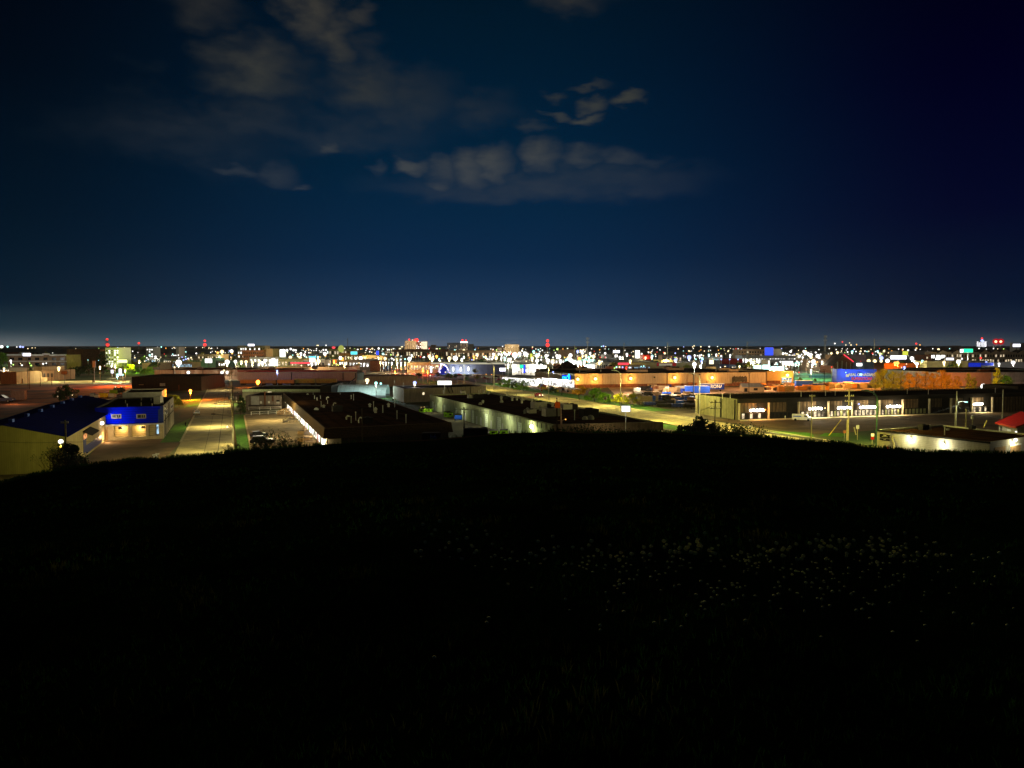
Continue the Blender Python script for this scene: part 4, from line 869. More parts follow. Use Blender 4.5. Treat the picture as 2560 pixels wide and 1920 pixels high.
# ---- strip of units with pale fins
hU = 6.7; bu = [(1846, 997.5, 1047), (1920, 991.5, 1046), (1995, 991, 1043), (2069, 989, 1043), (2128, 988.5, 1041), (2197, 984.5, 1040), (2254, 982.5, 1036), (2321, 984.5, 1035.5), (2375, 979.5, 1032.5), (2427, 979, 1028), (2478, 981, 1026.5)]
A = P(1842, 1050); B = P(2700, 1023); ln = (B - A).length; dU = Vector((B - A)[:2]).normalized(); nU = Vector((-dU.y, dU.x))
t, wl, rf = building('strip_mall', 'long dark grey strip of lock-up units with pale vertical fins', 'commercial strip', [A, B, Vector(B[:2]) + nU * 26, Vector(A[:2]) + nU * 26], hU, M['metal2'], M['roofb'], wmats={3: M['metal']}); rootU = t
W_ = wl[0]; WS = wl[3]
mb = MB(); W_.bx(mb, 0, W_.len, hU - 1.3, hU + .05, 0, .9, M['dark']); mb.build('fascia', t)
fs = []
for u, vt, vb in bu:
    s = W_.hit(u, vb - 20)[0]; fs.append(s); mb = MB(); W_.bx(mb, s - .2, s + .2, 0, hU - .55, 0, .75, M['fin']); mb.build('fin', t)
for j, u in enumerate((1741, 1748, 1803, 1838)): s = WS.hit(u, 1010)[0]; mb = MB(); WS.bx(mb, s - .15, s + .15, 0, hU - .3, 0, .3, M['fin'] if j == 0 else M['dark']); mb.build('wall_rib', t)
plight(WS.pt(WS.len * .5, 5, 9), 520, (.95, .95, .5), .3, t)  # added fill on the ribbed side wall
for i in range(10):
    s0, s1 = fs[i] + .5, fs[i + 1] - .5; wd = s1 - s0
    mb = MB(); W_.bx(mb, s0, s1, 0, 2.3, 0, .35, M['dark']); mb.build('shopfront', t)
    nwin = 6; lit = i in (2, 3, 4, 5, 0, 9, 6)
    for k in range(nwin):
        a = s0 + wd * (.06 + .9 * k / nwin); mb = MB(); W_.bx(mb, a, a + wd * .09, .35, 2.0, .35, .42, M['win'] if lit and (k % 2 == 0 or i in (2, 4)) and not i == 6 else (mat('dim_pane', (.2, .22, .12)) if i in (5, 6, 3) else M['glass'])); mb.build('window', t)
    mb = MB(); W_.bx(mb, s0 + wd * .62, s1 + .2, 2.3, hU - 1.35, 0, .12, M['dark']); mb.build('recess_shade_panel', t)  # flat dark panel painted in for the bay's shaded recess
clu = {0: [(1881, 1024, 3), (1897, 1024, 3)], 2: [(2024, 1021, 2), (2031, 1021, 2), (2042, 1021, 3)], 3: [(2099, 1021, 3), (2114, 1021, 3)], 4: [(2154, 1019, 3), (2166, 1018, 2), (2176, 1018, 3)], 5: [(2221, 1016, 3), (2238, 1016, 3)], 9: [(2437, 1007, 3), (2447, 1008, 2)]}
for i, ls in clu.items():
    for (u, v, n) in ls:
        s, z = W_.hit(u, v); z = 3.0
        for k in range(n):
            p = W_.pt(s + (k - (n - 1) / 2) * 1.05, z + (k % 2) * .12, .8); mb = MB(); mb.ball(p, .47, M['NW'], nu=8, nv=5); mb.build('globe_lamp', t, smooth=True)
        plight(W_.pt(s, z - .1, 1.7), 210, (1, .82, .5) if i != 0 else (1, .5, .16), .3, t)
for (u, v, c) in ((1911, 1024, (1, .3, .05)), (2060, 1021, (1, .8, .5)), (2180, 1018, (1, .8, .5)), (2250, 1015, (1, .6, .3))):
    s, z = W_.hit(u, v); mb = MB(); mb.ball(W_.pt(s, 3.1, .5), .25, M['LY'] if c[1] > .5 else M['LO']); mb.build('wall_lamp', t); plight(W_.pt(s, 3.1, 1.2), 70, c, .2, t)
mb = MB(); s, z = W_.hit(2144, 1010); mb.ball(W_.pt(s, z, .6), .3, M['LB']); mb.build('blue_white_lamp', t)
mb = MB()
for u in (1784, 1836, 1856, 2042, 2114, 2139, 2233, 2324, 2355, 2531): q = P(u, 985, hU); q = Vector((q.x, q.y, 0)); s = W_.hit(u, 995)[0]; b_ = W_.pt(s, hU - .4, -6 - (u % 5)); mb.tube(b_, b_ + Vector((0, 0, 1.8)), .12, M['lgrey'], n=6)
mb.build('roof_vents', t)
# ============================================================ home improvement store
hT = 7.9
A = P(1437, 934.5, hT); B = P(1915, 930.5, hT); dT = Vector((B - A)[:2]).normalized(); nT = Vector((-dT.y, dT.x)); A2 = Vector(A[:2]); B2 = Vector(B[:2])
t, wl, rf = building('home_improvement_store', 'huge tan store wall washed by orange lamps behind the lumber yard', 'store', [A2, B2, B2 + nT * 90, A2 + nT * 90], hT, M['tan'], M['roof']); rootT = t
W_ = wl[0]; store_side = wl[3]
mb = MB(); W_.bx(mb, .1, W_.len * .62, 0, 1.9, 0, .5, M['rust']); W_.bx(mb, W_.len * .66, W_.len, 0, 1.6, 0, .5, M['rust']); mb.build('base_band', t)
for (u, v) in ((1443, 948), (1487, 947), (1575, 946), (1685, 944), (1778, 944)): walllamp(W_, u, v, 620, (1, .56, .13), 'NO', .75, 1.3, lo=.5)
for (u0, v0, u1, v1, m, n) in ((1768, 953, 1787, 966, M['tan'], 'loading_door'), (1720, 957, 1730, 969, M['orange'], 'door'), (1733, 958, 1741, 969, M['orange'], 'door')):
    a, b, z0, z1 = W_.rect(u0, v0, u1, v1); mb = MB(); W_.bx(mb, a - .3, b + .3, 0, z1 + .3, 0, .3, M['rust']); f = mb.build('door_frame', t); mb = MB(); W_.bx(mb, a, b, 0, z1, .3, .35, m); mb.build(n, f)
for (u, v) in ((1636, 943), (1731, 935), (1749, 936)): s, z = W_.hit(u, v); mb = MB(); mb.ball(W_.pt(s, z, .2), .45, M['dark']); mb.build('wall_fan', t)
for u in (1497, 1506, 1668, 1716, 1718): W_.panel('wall_rib', u, 936, u + .8, 964, M['tanl'], .2)
mb = MB(); s0 = W_.hit(1829, 950)[0]
for k in range(14): W_.bx(mb, s0 + k * .7, s0 + k * .7 + .3, 2.2 + (k % 3) * .2, 5.2 + (k * 7 % 5) * .2, .6, .9, M['dark'])
W_.bx(mb, s0, s0 + 10, 1.6, 2.2, .5, 1.6, M['rust']); o = mb.build('pipe_rack'); tag(o, 'rack of upright dark pipes against the orange store wall', 'rack')
mb = MB(); W_.bx(mb, W_.len * .72, W_.len * .75, .2, .5, 0, .2, M['dark']); mb.build('vents', t)
# projecting right wing
C_ = P(1918, 929.5, hT); D_ = P(1983, 926, hT + .3)
t2, wl2, _ = facing('store_wing', 'brighter orange end wing of the store with white framed window grid', 'building', 1917, 928, 1983, D=466, depth=60, wm=mat('ochre_wall', (.50, .32, .12), nscale=.4, namt=.1), rm=M['roof'], ang=10)
W2 = wl2[0]; a, b, z0, z1 = W2.rect(1953, 943, 1979, 962); mb = MB(); W2.bx(mb, a, b, max(0, z0), z1, 0, .3, M['white']); f = mb.build('window_frame', t2)
for i in range(3):
    for j in range(2): mb = MB(); w_ = (b - a - 1.2) / 3; h_ = (z1 - z0 - .9) / 2; W2.bx(mb, a + .3 + i * (w_ + .3), a + .3 + i * (w_ + .3) + w_, max(0, z0) + .3 + j * (h_ + .3), max(0, z0) + .3 + j * (h_ + .3) + h_, .3, .36, M['winb']); mb.build('pane', f)
walllamp(W2, 1966, 938, 620, (1, .56, .13), 'NO', .85, 1.3, lo=.5); mb = MB(); W2.bx(mb, 0, W2.len * .5, 0, 2, 0, .4, M['rust']); mb.build('base_band', t2)
# roof units
for (u, v, s_) in ((1525, 921, 3), (1670, 922, 3), (1688, 925, 5), (1776, 922, 3.2), (1812, 926, 4), (1832, 929, 3), (1592, 930, 6), (1460, 926, 5)):
    q = P(u, v, hT - .3); mb = MB(); mb.box(q.x - s_, q.y - s_ * .6, q.z, q.x + s_, q.y + s_ * .6, q.z + 1.5, M['tan']); mb.box(q.x - s_ * .4, q.y - s_ * .7, q.z + 1.5, q.x + s_ * .4, q.y + s_ * .3, q.z + 2.3, M['dark']); mb.build('rooftop_unit', t)
for (u, v) in ((1449, 932), (1502, 930), (1600, 931), (1790, 929)): q = P(u, v, hT - .3); mb = MB(); mb.tube(q, q + Vector((0, 0, 1.5)), .2, M['steel']); mb.build('vent_pipe', t)
# angled entrance face, glazed shop front and sign
Aw = A2; Bw = Vector(P(1337, 928.5, hT)[:2]); 
t3, wl3, _ = building('entrance_building', 'grey upper store front with glowing blue sign over white glazing', 'store', [Bw, Aw, Aw + Vector((18, 60)), Bw + Vector((10, 60))], hT, mat('grey_olive', (.22, .21, .15), nscale=.5, namt=.15, streak=.2), M['roof'])
W3 = Wall(Bw, Aw, t3)
mb = MB(); W3.bx(mb, 0.2, W3.len - .5, .3, 4.0, 0, 1.2, M['store']); mb.build('glazing', t3)
mb = MB()
for k in range(18): s = .2 + (W3.len - .7) * k / 17; W3.bx(mb, s - .12, s + .12, 0, 4.0, 1.2, 1.35, M['lgrey'])
W3.bx(mb, .2, W3.len - .5, 4.0, 4.6, 0, 2.4, M['white']); mb.build('mullions', t3)
for k in range(7): s = 2 + (W3.len - 4) * k / 6; plight(W3.pt(s, 3.4, 3.4), 500, (1, .97, .9), .3, t3)
s, z = W3.hit(1414, 945); pc = W3.pt(s, z, .35); rgt = (W3.pt(1, 0) - W3.pt(0, 0)); sz = 3.4
M['cyan'] = emi('cyan_sign', (.02, .55, 1), 2.2); M['bluesign'] = emi('blue_sign', (.01, .04, .9), 1.5)
mb = MB(); a, b, z0, z1 = W3.rect(1405, 938, 1427, 951); W3.bx(mb, a, b, z0, z1, .05, .2, M['bluesign']); sg = mb.build('sign_panel', t3)
text('RONA', 'sign_letters', pc - Vector((rgt.x, rgt.y, 0)) * .9, rgt, 2.3, M['cyan'], t3, .05, bold=.06, wid=.82)
mb = MB(); s2 = W3.hit(1424, 943)[0]; c = W3.pt(s2, z + .9, .45); mb.tube(c - Vector((0, 0, 1.6)), c + Vector((0, 0, 1.6)), .45, M['cyan'], n=6); mb.tube(c - Vector((1.1, 0, -.3)), c + Vector((1.1, 0, .3)), .4, M['cyan'], n=6); mb.build('sign_emblem', t3)
walllamp(W3, 1385, 930, 90, (.5, .6, 1), 'LB', .45, .6)
# garden centre: glazed low front with framed roof on the left
q0 = PY(1256, 940, 470); q1 = PY(1340, 946, 440); A = Vector(q0[:2]); B = Vector(q1[:2])
t4, wl4, _ = building('garden_centre', 'brightly lit glazed garden centre left of the store front', 'garden centre', [A, B, B + Vector((10, 40)), A + Vector((10, 40))], 4.2, M['white'], mat('mesh_roof', (.30, .28, .2), nscale=.5, stripe=(rib, 3, .6)))
W4 = wl4[0]; mb = MB(); W4.bx(mb, .3, W4.len - .2, .2, 3.6, 0, .5, M['store']); mb.build('glazing', t4); mb = MB()
for k in range(12): s = .3 + (W4.len - .5) * k / 11; W4.bx(mb, s - .1, s + .1, 0, 3.8, .5, .65, M['lgrey'])
mb.build('mullions', t4)
for k in range(4): plight(W4.pt(3 + k * (W4.len - 6) / 3, 3, 3.2), 500, (1, .97, .9), .3, t4)
# low awning roof between
for (u, v) in ((1315, 935), (1328, 935), (1260, 937)):
    q = P(u, v + 14); mb = MB(); mb.tube(q, q + Vector((0, 0, 7)), .12, M['dark'], n=5); mb.build('post', t4)
# merchandise and cars in front of the store
for k in range(26):
    u = random.uniform(1345, 1432); v = 966 + (u - 1345) * .17 + random.uniform(-1, 5); q = P(u, v); m_ = random.choice(('bluep', 'red', 'wood', 'lime', 'dark', 'orange', 'grey', 'yellow')); mb = MB(); a = random.uniform(.5, 1.1); mb.box(q.x - a, q.y - .5, 0, q.x + a, q.y + .5, random.uniform(.7, 1.7), M[m_]); mb.box(q.x - a * .8, q.y - .4, 0, q.x + a * .8, q.y + .4, random.uniform(1.7, 1.9), M['lumber2'])
    tag(mb.build('display_stack'), '%s stack of goods on display below the glowing store front' % {'bluep': 'blue', 'red': 'red', 'wood': 'brown', 'lime': 'green', 'dark': 'black', 'orange': 'orange', 'grey': 'grey', 'yellow': 'yellow'}[m_], 'goods', 'goods displayed outside the store')

# billboard-sized blue wall
t, wl, _ = facing('supermarket', 'royal blue supermarket gable with large cream and red lettering', 'supermarket', 2092, 923, 2192, D=456, depth=7, wm=M['bluewall'], rm=M['roofb'], ang=-3)
W_ = wl[0]; rgt = W_.pt(1, 0) - W_.pt(0, 0)
if rgt.x < 0: rgt = -rgt
M['creamglow'] = emi('cream_letter', (.7, .7, .45), .9); M['redglow'] = emi('red_letter', (.8, .08, .06), .9)  # letters emit on their own so they stay readable
s, z = W_.hit(2154, 937); text('REAL CANADIAN', 'upper_lettering', W_.pt(s, z, .3), rgt, 2.3, M['creamglow'], t, .05, bold=.05, wid=.86)
s, z = W_.hit(2154, 947); text('SUPERSTORE', 'lower_lettering', W_.pt(s, z, .3), rgt, 2.3, M['redglow'], t, .05, bold=.05, wid=.92)
s, z = W_.hit(2118, 939); mb = MB(); c = W_.pt(s, z, .2); mb.prism([(c.x - .9, c.y), (c.x, c.y - .1), (c.x + .9, c.y), (c.x, c.y + .05)], c.z - .8, c.z + .8, M['creamglow']); mb.build('emblem', t)
for (u, v) in ((2112, 931), (2149, 936)): walllamp(W_, u, v, 160, (.3, .75, 1), 'LC', .3 if u < 2120 else .7, 1.6, lo=.6)
plight(W_.pt(12, 6, 14), 900, (.35, .6, 1), .4, t)  # added blue wash for the gable
plight(P(2050, 950) + Vector((0, 0, 9)), 4200, (.6, 1, .75), .4, None, name='turf_fill_light'); plight(P(2010, 946) + Vector((0, 0, 9)), 3200, (.6, 1, .75), .4, None, name='turf_fill_light')  # added green fill over the turf, no masts
mb = MB(); q = P(2058, 945); mb.prism([(q.x - 8, q.y), (q.x + 8, q.y + 1), (q.x + 8, q.y + 7), (q.x - 8, q.y + 6)], 0, 1.6, mat('teal_roof', (.12, .22, .26), stripe=((0, 0, 1), .4, .4))); mb.prism([(q.x - 9, q.y - 1), (q.x + 9, q.y), (q.x + 9, q.y + 8), (q.x - 9, q.y + 7)], 1.9, 2.3, M['tealw']); tag(mb.build('low_shelter'), 'low teal roofed shelter on the green lit turf', 'shelter')

# right-hand warehouse, lit orange then teal
t, wl, _ = facing('warehouse', 'long low warehouse lit orange then pale blue behind the tree row', 'warehouse', 2350, 934, 2700, D=440, h=8, depth=60, wm=mat('bluegrey_wall', (.30, .33, .30), nscale=.3, streak=.2), rm=M['roof'], ang=3)
W_ = wl[0]; s0 = W_.hit(2478, 940)[0]; mb = MB(); W_.bx(mb, 0, s0, 0, 7.9, 0, .15, mat('orange_light_tint', (.42, .20, .08), nscale=.3, namt=.15)); mb.build('orange_lit_face', t)  # orange lamp light put into the colour of this face
W_.panel('door', 2530, 955, 2560, 982, M['lgrey'], .3)
mb = MB(); q = P(2462, 929, 7.8); mb.box(q.x - 3, q.y, 7.7, q.x + 3, q.y + 3, 9, M['rust']); mb.build('rooftop_unit', t)
plight(P(2459, 972) + Vector((0, 0, 5)), 1500, (.8, .85, 1), .6, None, name='yard_fill_light'); plight(P(2400, 970) + Vector((0, -2, 6)), 2400, (1, .42, .08), .4, None, name='yard_fill_light')  # first is the floodlight's output; second is added orange fill, no lamp
mb = MB(); q = P(2459, 966, 4.5); mb.ball(q, 1.3, M['LW']); mb.tube((q.x, q.y, 0), q, .12, M['pole'], n=6); tag(mb.build('flood_lamp'), 'dazzling white floodlight between the two trees at right', 'floodlight')
mb = MB(); q = P(2540, 975, 2); mb.ball(q, .5, M['LC']); mb.tube((q.x, q.y, 0), q, .12, M['pole'], n=6); tag(mb.build('flood_lamp'), 'small green white floodlight low by the pale blue wall', 'floodlight')
t, wl, _ = facing('dark_shed', 'black shed end at the right edge above the strip', 'shed', 2545, 968, 2700, D=300, h=7.5, depth=20, wm=M['dark'], rm=M['roofb'], ang=5)

# ============================================================ lumber yard contents
words = {'lumber': 'pale', 'lumber2': 'grey', 'rust': 'rusty', 'dark': 'black', 'bluep': 'blue', 'white': 'white', 'orange': 'orange', 'wood': 'brown', 'navy': 'navy'}
def stack(u, v, L_, W_, H_, m, rot, where, split=True):
    q = P(u, v); zone = ('left' if (u - 1575) % 165 < 55 else 'middle' if (u - 1575) % 165 < 110 else 'right') + ' part'
    t = T('lumber_stack', '%s %s %s, %s' % (words[m], 'low pallet' if H_ < 1.2 else 'lumber stack' if H_ < 2 else 'tall lumber stack', where, zone), 'stack', (q.x, q.y, 0), 'stacks ' + where, rot)
    mb = MB(); n = max(1, int(H_ / .75)); z = .12
    for k in range(n): dx = random.uniform(-.08, .08); mb.box(-L_ / 2 + dx, -W_ / 2, z, L_ / 2 + dx, W_ / 2, z + H_ / n - .12, M[m]); z += H_ / n
    mb.build('load', t, True); mb = MB()
    for x in (-.4, 0, .4): mb.box(x * L_ - .06, -W_ / 2, 0, x * L_ + .06, W_ / 2, .12, M['wood'])
    for k in range(1, n): mb.box(-.4 * L_, -W_ / 2 + .05, H_ / n * k, -.4 * L_ + .1, W_ / 2 - .05, H_ / n * k + .12, M['wood']); mb.box(.4 * L_, -W_ / 2 + .05, H_ / n * k, .4 * L_ + .1, W_ / 2 - .05, H_ / n * k + .12, M['wood'])
    mb.build('bearers', t, True)
random.seed(21)
for (u, v, L_, H_, m) in ((1612, 1005, 6, 2.6, 'lumber2'), (1634, 1004, 5, 2.4, 'lumber2'), (1604, 995, 6, 1.8, 'lumber2'), (1655, 998, 4, 1.2, 'lumber'), (1612, 976, 6, 2.2, 'dark'), (1638, 978, 3, 2.6, 'rust'), (1645, 976, 3, 2.5, 'lumber'), (1660, 975, 5, 2.4, 'lumber'), (1672, 972, 2.5, 2.3, 'navy'), (1690, 976, 4, 1.6, 'lumber'), (1700, 974, 5, 2.0, 'white'), (1716, 971, 5, 2.6, 'rust'), (1666, 985, 4, 1.0, 'bluep'), (1650, 984, 4, .9, 'wood'), (1700, 988, 6, .8, 'lumber'), (1720, 984, 5, .8, 'dark'), (1702, 996, 5, 1.9, 'wood'), (1688, 1000, 4, 1.8, 'dark'), (1716, 998, 4, 2.0, 'dark'), (1733, 998, 4, 2.0, 'dark'), (1676, 1009, 5, 1.5, 'dark'), (1646, 1011, 5, 1.4, 'dark'), (1700, 1009, 5, 1.4, 'lumber2'), (1722, 1010, 5, 1.5, 'dark'), (1624, 1013, 5, 1.3, 'navy'), (1660, 1018, 5, 1.4, 'dark'), (1695, 1018, 5, 1.4, 'navy'), (1725, 1019, 5, 1.4, 'dark'), (1734, 980, 3, 1.8, 'bluep'), (1630, 968, 5, 1.6, 'lumber')):
    stack(u, v, L_, 2.2, H_, m, random.uniform(-.1, .35), 'between the curved lamps and the black fence' if v > 992 else 'in the middle of the sandy yard')
for k in range(80):
    u = random.uniform(1900, 2185); vt = 977 if u < 2060 else 971; v = random.uniform(965.5, vt + (3 if u < 1990 else 0)); 
    stack(u, v, random.uniform(3, 6), 2, random.uniform(.8, 2.8), random.choice(('lumber', 'lumber2', 'orange', 'wood', 'lumber', 'rust', 'dark', 'orange')), random.uniform(-.3, .3), 'in the orange lit rows behind the strip' if u > 2050 else 'in the crowded rows below the white window grid')
for (u, v, m, L_, H_, lb) in ((1743, 983, 'bluep', 6, 3.6, 'two blue shipping containers side by side near the curved lamp pole'), (2009, 972, 'bluep', 4.6, 4.4, 'tall blue container with orange boxes beside it'), (2038, 972, 'navy', 4.2, 3.0, 'dark blue container on an orange stack'), (2168, 930 + 24, 'bluep', 3, 6, 'narrow bright blue container behind the blue wall')):
    q = P(u, v); t = T('container', lb, 'container', (q.x, q.y, 0)); mb = MB(); mb.box(-L_, -1.2, .2, L_, 1.2, H_, M[m]); mb.build('container_body', t, True); mb = MB()
    for k in range(int(L_ * 2 / .8)): x = -L_ + .4 + k * .8; mb.box(x, -1.28, .3, x + .3, -1.2, H_ - .1, M[m])
    mb.build('ribs', t, True); mb = MB(); mb.box(-L_ - .02, -1.25, H_, L_ + .02, 1.25, H_ + .12, M['lgrey']); mb.build('container_top', t, True)
random.seed(99)
for k in range(64):
    u = random.uniform(1575, 1736); v = random.uniform(970, 1019)
    if v > 1000 + (u - 1575) * .12: v -= 12
    stack(u, v, random.uniform(1.6, 4.2), 1.6, random.uniform(1.0, 2.9), random.choice(('lumber', 'lumber2', 'dark', 'dark', 'wood', 'rust', 'white', 'bluep', 'navy', 'dark')), random.uniform(-.4, .5), 'between the curved lamps and the black fence' if v > 992 else 'in the middle of the sandy yard')
# delivery trailer with the store name
q = P(1780, 979); t = T('delivery_trailer', 'navy box trailer with store name parked in the yard', 'trailer', (q.x, q.y, 0), rot=.05); mb = MB(); mb.box(-6, 0, 1.1, 6.4, 2.5, 4.0, M['navy']); mb.build('trailer_box', t, True); mb = MB(); mb.box(-6.05, -.03, 3.9, 6.45, 2.53, 4.1, M['white']); mb.build('roof_edge', t, True)
for x in (-4.6, -3.4, 4.4): mb = MB(); mb.tube((x, -.02, .5), (x, .3, .5), .5, M['tread'], n=12); mb.build('wheel', t, True)
mb = MB(); mb.box(-12, .2, .6, -6.4, 2.4, 2.8, M['white']); mb.build('white_front_load', t, True)
tx = text('RONA', 'lettering', Vector((q.x + 2.4, q.y - .12, 2.6)), (1, .05), 2.3, mat('letter_cream', (.8, .75, .6)), t, .01, bold=.05)
mb = MB(); q = P(1752, 982); mb.ball((q.x, q.y, .5), 2.2, M['white'], sz=.7); mb.ball((q.x + 2, q.y - 1, .4), 1.4, M['white'], sz=.8); tag(mb.build('covered_heap'), 'white tarpaulin covered heap beside the navy trailer', 'heap')
# little display house
q = P(1880, 979); t = T('display_shed', 'small tan display shed with grey gabled roof in the yard', 'shed', (q.x, q.y, 0)); mb = MB(); mb.box(-5.5, -2, 0, 5.5, 3, 2.6, M['lumber']); mb.build('wall', t, True)
mb = MB(); mb.face([(-5.9, -2.4, 2.5), (5.9, -2.4, 2.5), (4.4, .5, 4.3), (-5.9, .5, 4.3)], M['grey']); mb.face([(-5.9, 3.4, 2.5), (5.9, 3.4, 2.5), (4.4, .5, 4.3), (-5.9, .5, 4.3)], M['grey']); mb.face([(-5.5, -2, 2.5), (-5.5, 3, 2.5), (-5.5, .5, 4.25)], M['lumber']); mb.build('roof', t, True)
mb = MB(); mb.box(-4.6, -2.08, .1, -3.0, -2, 1.9, M['dark']); mb.build('door', t, True); mb = MB(); mb.box(.2, -2.08, .8, 2.2, -2, 1.9, M['dark']); mb.build('window', t, True)
# black mesh fence at the yard edge
a, b = P(1598, 1013), P(1738, 1024); post_fence('yard_fence', 'low dark mesh fence along the near edge of the lumber yard', a, b, 16, 1.8, M['dark'], (.3, .6, .98))
# added fill lights over the yard, without fixtures
for (u, v, pw, c) in ((1690, 985, 3500, (1, .8, .6)), (1640, 988, 3200, (1, .78, .55)), (1590, 985, 2200, (1, .78, .55)), (1730, 1000, 1500, (1, .78, .55)), (1800, 985, 3200, (1, .7, .45)), (1900, 975, 3200, (1, .62, .35)), (1980, 972, 2600, (1, .55, .25)), (2060, 970, 4200, (1, .5, .18)), (2120, 968, 5200, (1, .55, .2)), (2180, 968, 3500, (1, .5, .15))):
    q = P(u, v); plight(q + Vector((0, 0, 8)), pw * 1.5, c, .4, None, name='yard_fill_light')

# ============================================================ poles, lamps and wires
def wires(pts, r=.03, sag=1.0, name='overhead_wire', label='thin overhead wire between poles', grp='overhead wires'):
    mb = MB()
    for a, b in zip(pts, pts[1:]):
        pr = None
        for k in range(9): t_ = k / 8; q = a.lerp(b, t_) - Vector((0, 0, sag * 4 * t_ * (1 - t_))); (mb.tube(pr, q, r, M['wire'], n=3, cap=False) if pr is not None else None); pr = q
    return tag(mb.build(name), label, 'wire', grp)
def utility(u, D, vt, label, h=None, arms=1, trans=0, m=None, lean=0, arm_dir=None, r=.17, armlen=1.5, name='utility_pole'):
    m = m or M['pole']; q = PY(u, vt, D); zt = h or q.z; t = T(name, label, 'utility pole', (q.x, q.y, 0)); mb = MB(); mb.tube((q.x, q.y, 0), (q.x + lean, q.y, zt), r, m, r1=r * .7, n=8); mb.build('pole', t)
    ad = Vector(arm_dir or (1, .25, 0)).normalized()
    for k in range(arms):
        z = zt - .5 - k * 1.3; c = Vector((q.x + lean * z / zt, q.y - .2, z)); mb = MB(); mb.tube(c - ad * armlen, c + ad * armlen, .09, m, n=4); ca = mb.build('crossarm', t); mb = MB()
        for s_ in (-.9, -.45, .5, .9): p = c + ad * armlen * s_; mb.tube(p, p + Vector((0, 0, .3)), .07, M['lgrey'], n=5)
        mb.build('insulators', ca)
    for k in range(trans): mb = MB(); c = Vector((q.x + (k - (trans - 1) / 2) * .95 + .0, q.y - .45, zt - 3.2)); mb.tube(c - Vector((0, 0, .5)), c + Vector((0, 0, .5)), .32, M['grey'], n=10); mb.build('transformer', t)
    return t, Vector((q.x, q.y, zt))
def cobra(u, D, vt, label, side_=1, arm=2.4, power=0, col=(1, .82, .45), curved=False, m=None, lit=None, name='street_lamp', r=.11, toward=None):
    q = PY(u, vt, D); z = q.z; m = m or M['steel']; t = T(name, label, 'street lamp', (q.x, q.y, 0)); mb = MB()
    dx = Vector(toward or (side_, -.25, 0)).normalized()
    if curved:
        pts = [Vector((q.x, q.y, 0)), Vector((q.x, q.y, z - 2.2))] + [Vector((q.x, q.y, z - 2.2)) + dx * arm * (1 - math.cos(a)) + Vector((0, 0, 2.2 * math.sin(a))) for a in [R(18 * k) for k in range(1, 6)]]
        mb.path(pts, r, m, 6); tip = pts[-1]
    else:
        mb.tube((q.x, q.y, 0), (q.x, q.y, z), r, m, r1=r * .7, n=8); tip = Vector((q.x, q.y, z)) + dx * arm + Vector((0, 0, .5)); 
    mb.build('pole', t)
    if not curved: mb = MB(); mb.tube((q.x, q.y, z - .1), tip, r * .5, m, n=5); mb.build('arm', t)
    mb = MB(); mb.tube(tip - dx * .1, tip + dx * .7, .14, M['grey'], r1=.1, n=6); hd = mb.build('lamp_head', t)
    if lit: mb = MB(); mb.ball(tip + dx * .35 - Vector((0, 0, .1)), lit, M['LY'] if col[2] > .3 else M['LO']); mb.build('lamp_glass', hd)
    if power: plight(tip + dx * .35 - Vector((0, 0, 1.0 + (lit or 0))), power * 1.5, col, .15, t, spot=168)
    return t, tip
p1, t1 = utility(590, 172, 1000, 'nearest wooden utility pole with one dark crossarm on the green verge', arms=1, armlen=2.6, lean=-1.2)
p1, t1 = utility(586, 178, 1030, 'short wooden pole leaning close beside the nearest utility pole', arms=0, lean=-.6)
p2, t2_ = utility(582, 232, 968, 'second utility pole on the street with two transformers', arms=2, trans=3, armlen=2.0)
p3, t3_ = utility(579, 330, 921, 'tall distant utility pole with three crossarms at the street corner', arms=3, armlen=2.0)
p4, t4_ = utility(574, 335, 930, 'thinner pole just left of the tall distant utility pole', arms=1)
wires([t1 + Vector((1.5, 0, -.3)), t2_ + Vector((1.5, 0, -.4)), t3_ + Vector((1.5, 0, -.4))], label='wire strung along the right side of the street')
wires([t1 + Vector((-1.5, 0, -.3)), t2_ + Vector((-1.5, 0, -.4)), t3_ + Vector((-1.5, 0, -.4))], label='outer wire along the right side of the street', )
YC = (1, .84, .38)
cobra(579.5, 222, 1013, 'arched street lamp with long arm over the middle of the street', -1, 4.2, 1500, YC)
cobra(581, 182, 1071, 'low lit square-headed lamp on a pale pole at the street side', -1, .8, 200, YC, lit=.28, r=.14)
cobra(583, 158, 1040, 'near street lamp by the green verge', -1, 3.6, 1700, YC)
cobra(578, 300, 972, 'street lamp at the far third of the street', -1, 3.6, 2000, YC)
cobra(577, 400, 928, 'pale lamp post at the far street corner', -1, 3, 1100, (1, .85, .5), lit=.5)
# sodium lamps
def globe(u, v, D, rad, power, col, mk, label, cat='lamp', post='pole', base=True, lo=.3, n2='street_lamp', m=None):
    q = PY(u, v, D); t = T(n2, label, cat, (q.x, q.y, 0)); mb = MB(); mb.tube((q.x, q.y, 0), (q.x, q.y, q.z), .13, m or M['pole'], n=6); mb.build('pole', t)
    mb = MB(); mb.ball(q, rad, M[mk], nu=12, nv=8); mb.build('lamp_head', t, smooth=True)
    if power: plight(q - Vector((0, .2, rad + lo)), power, col, .2, t)
    return t, q
ORA = (1, .30, .03)
t, q = globe(476, 977, 330, .62, 8000, ORA, 'NR', 'glowing orange lamp on the left kerb of the street', 'street lamp')
t, q = globe(645, 955, 432, 1.1, 2000, ORA, 'NR', 'glowing orange lamp among the rail cars', 'street lamp')
plight(q + Vector((-6, -6, 0)), 900, ORA, .3, None, name='orange_fill_lamp')
t, q = globe(152, 1104, 134, .42, 620, (1, .91, .22), 'LW', 'dazzling lamp among the branches beside the cream warehouse', 'street lamp', base=False)
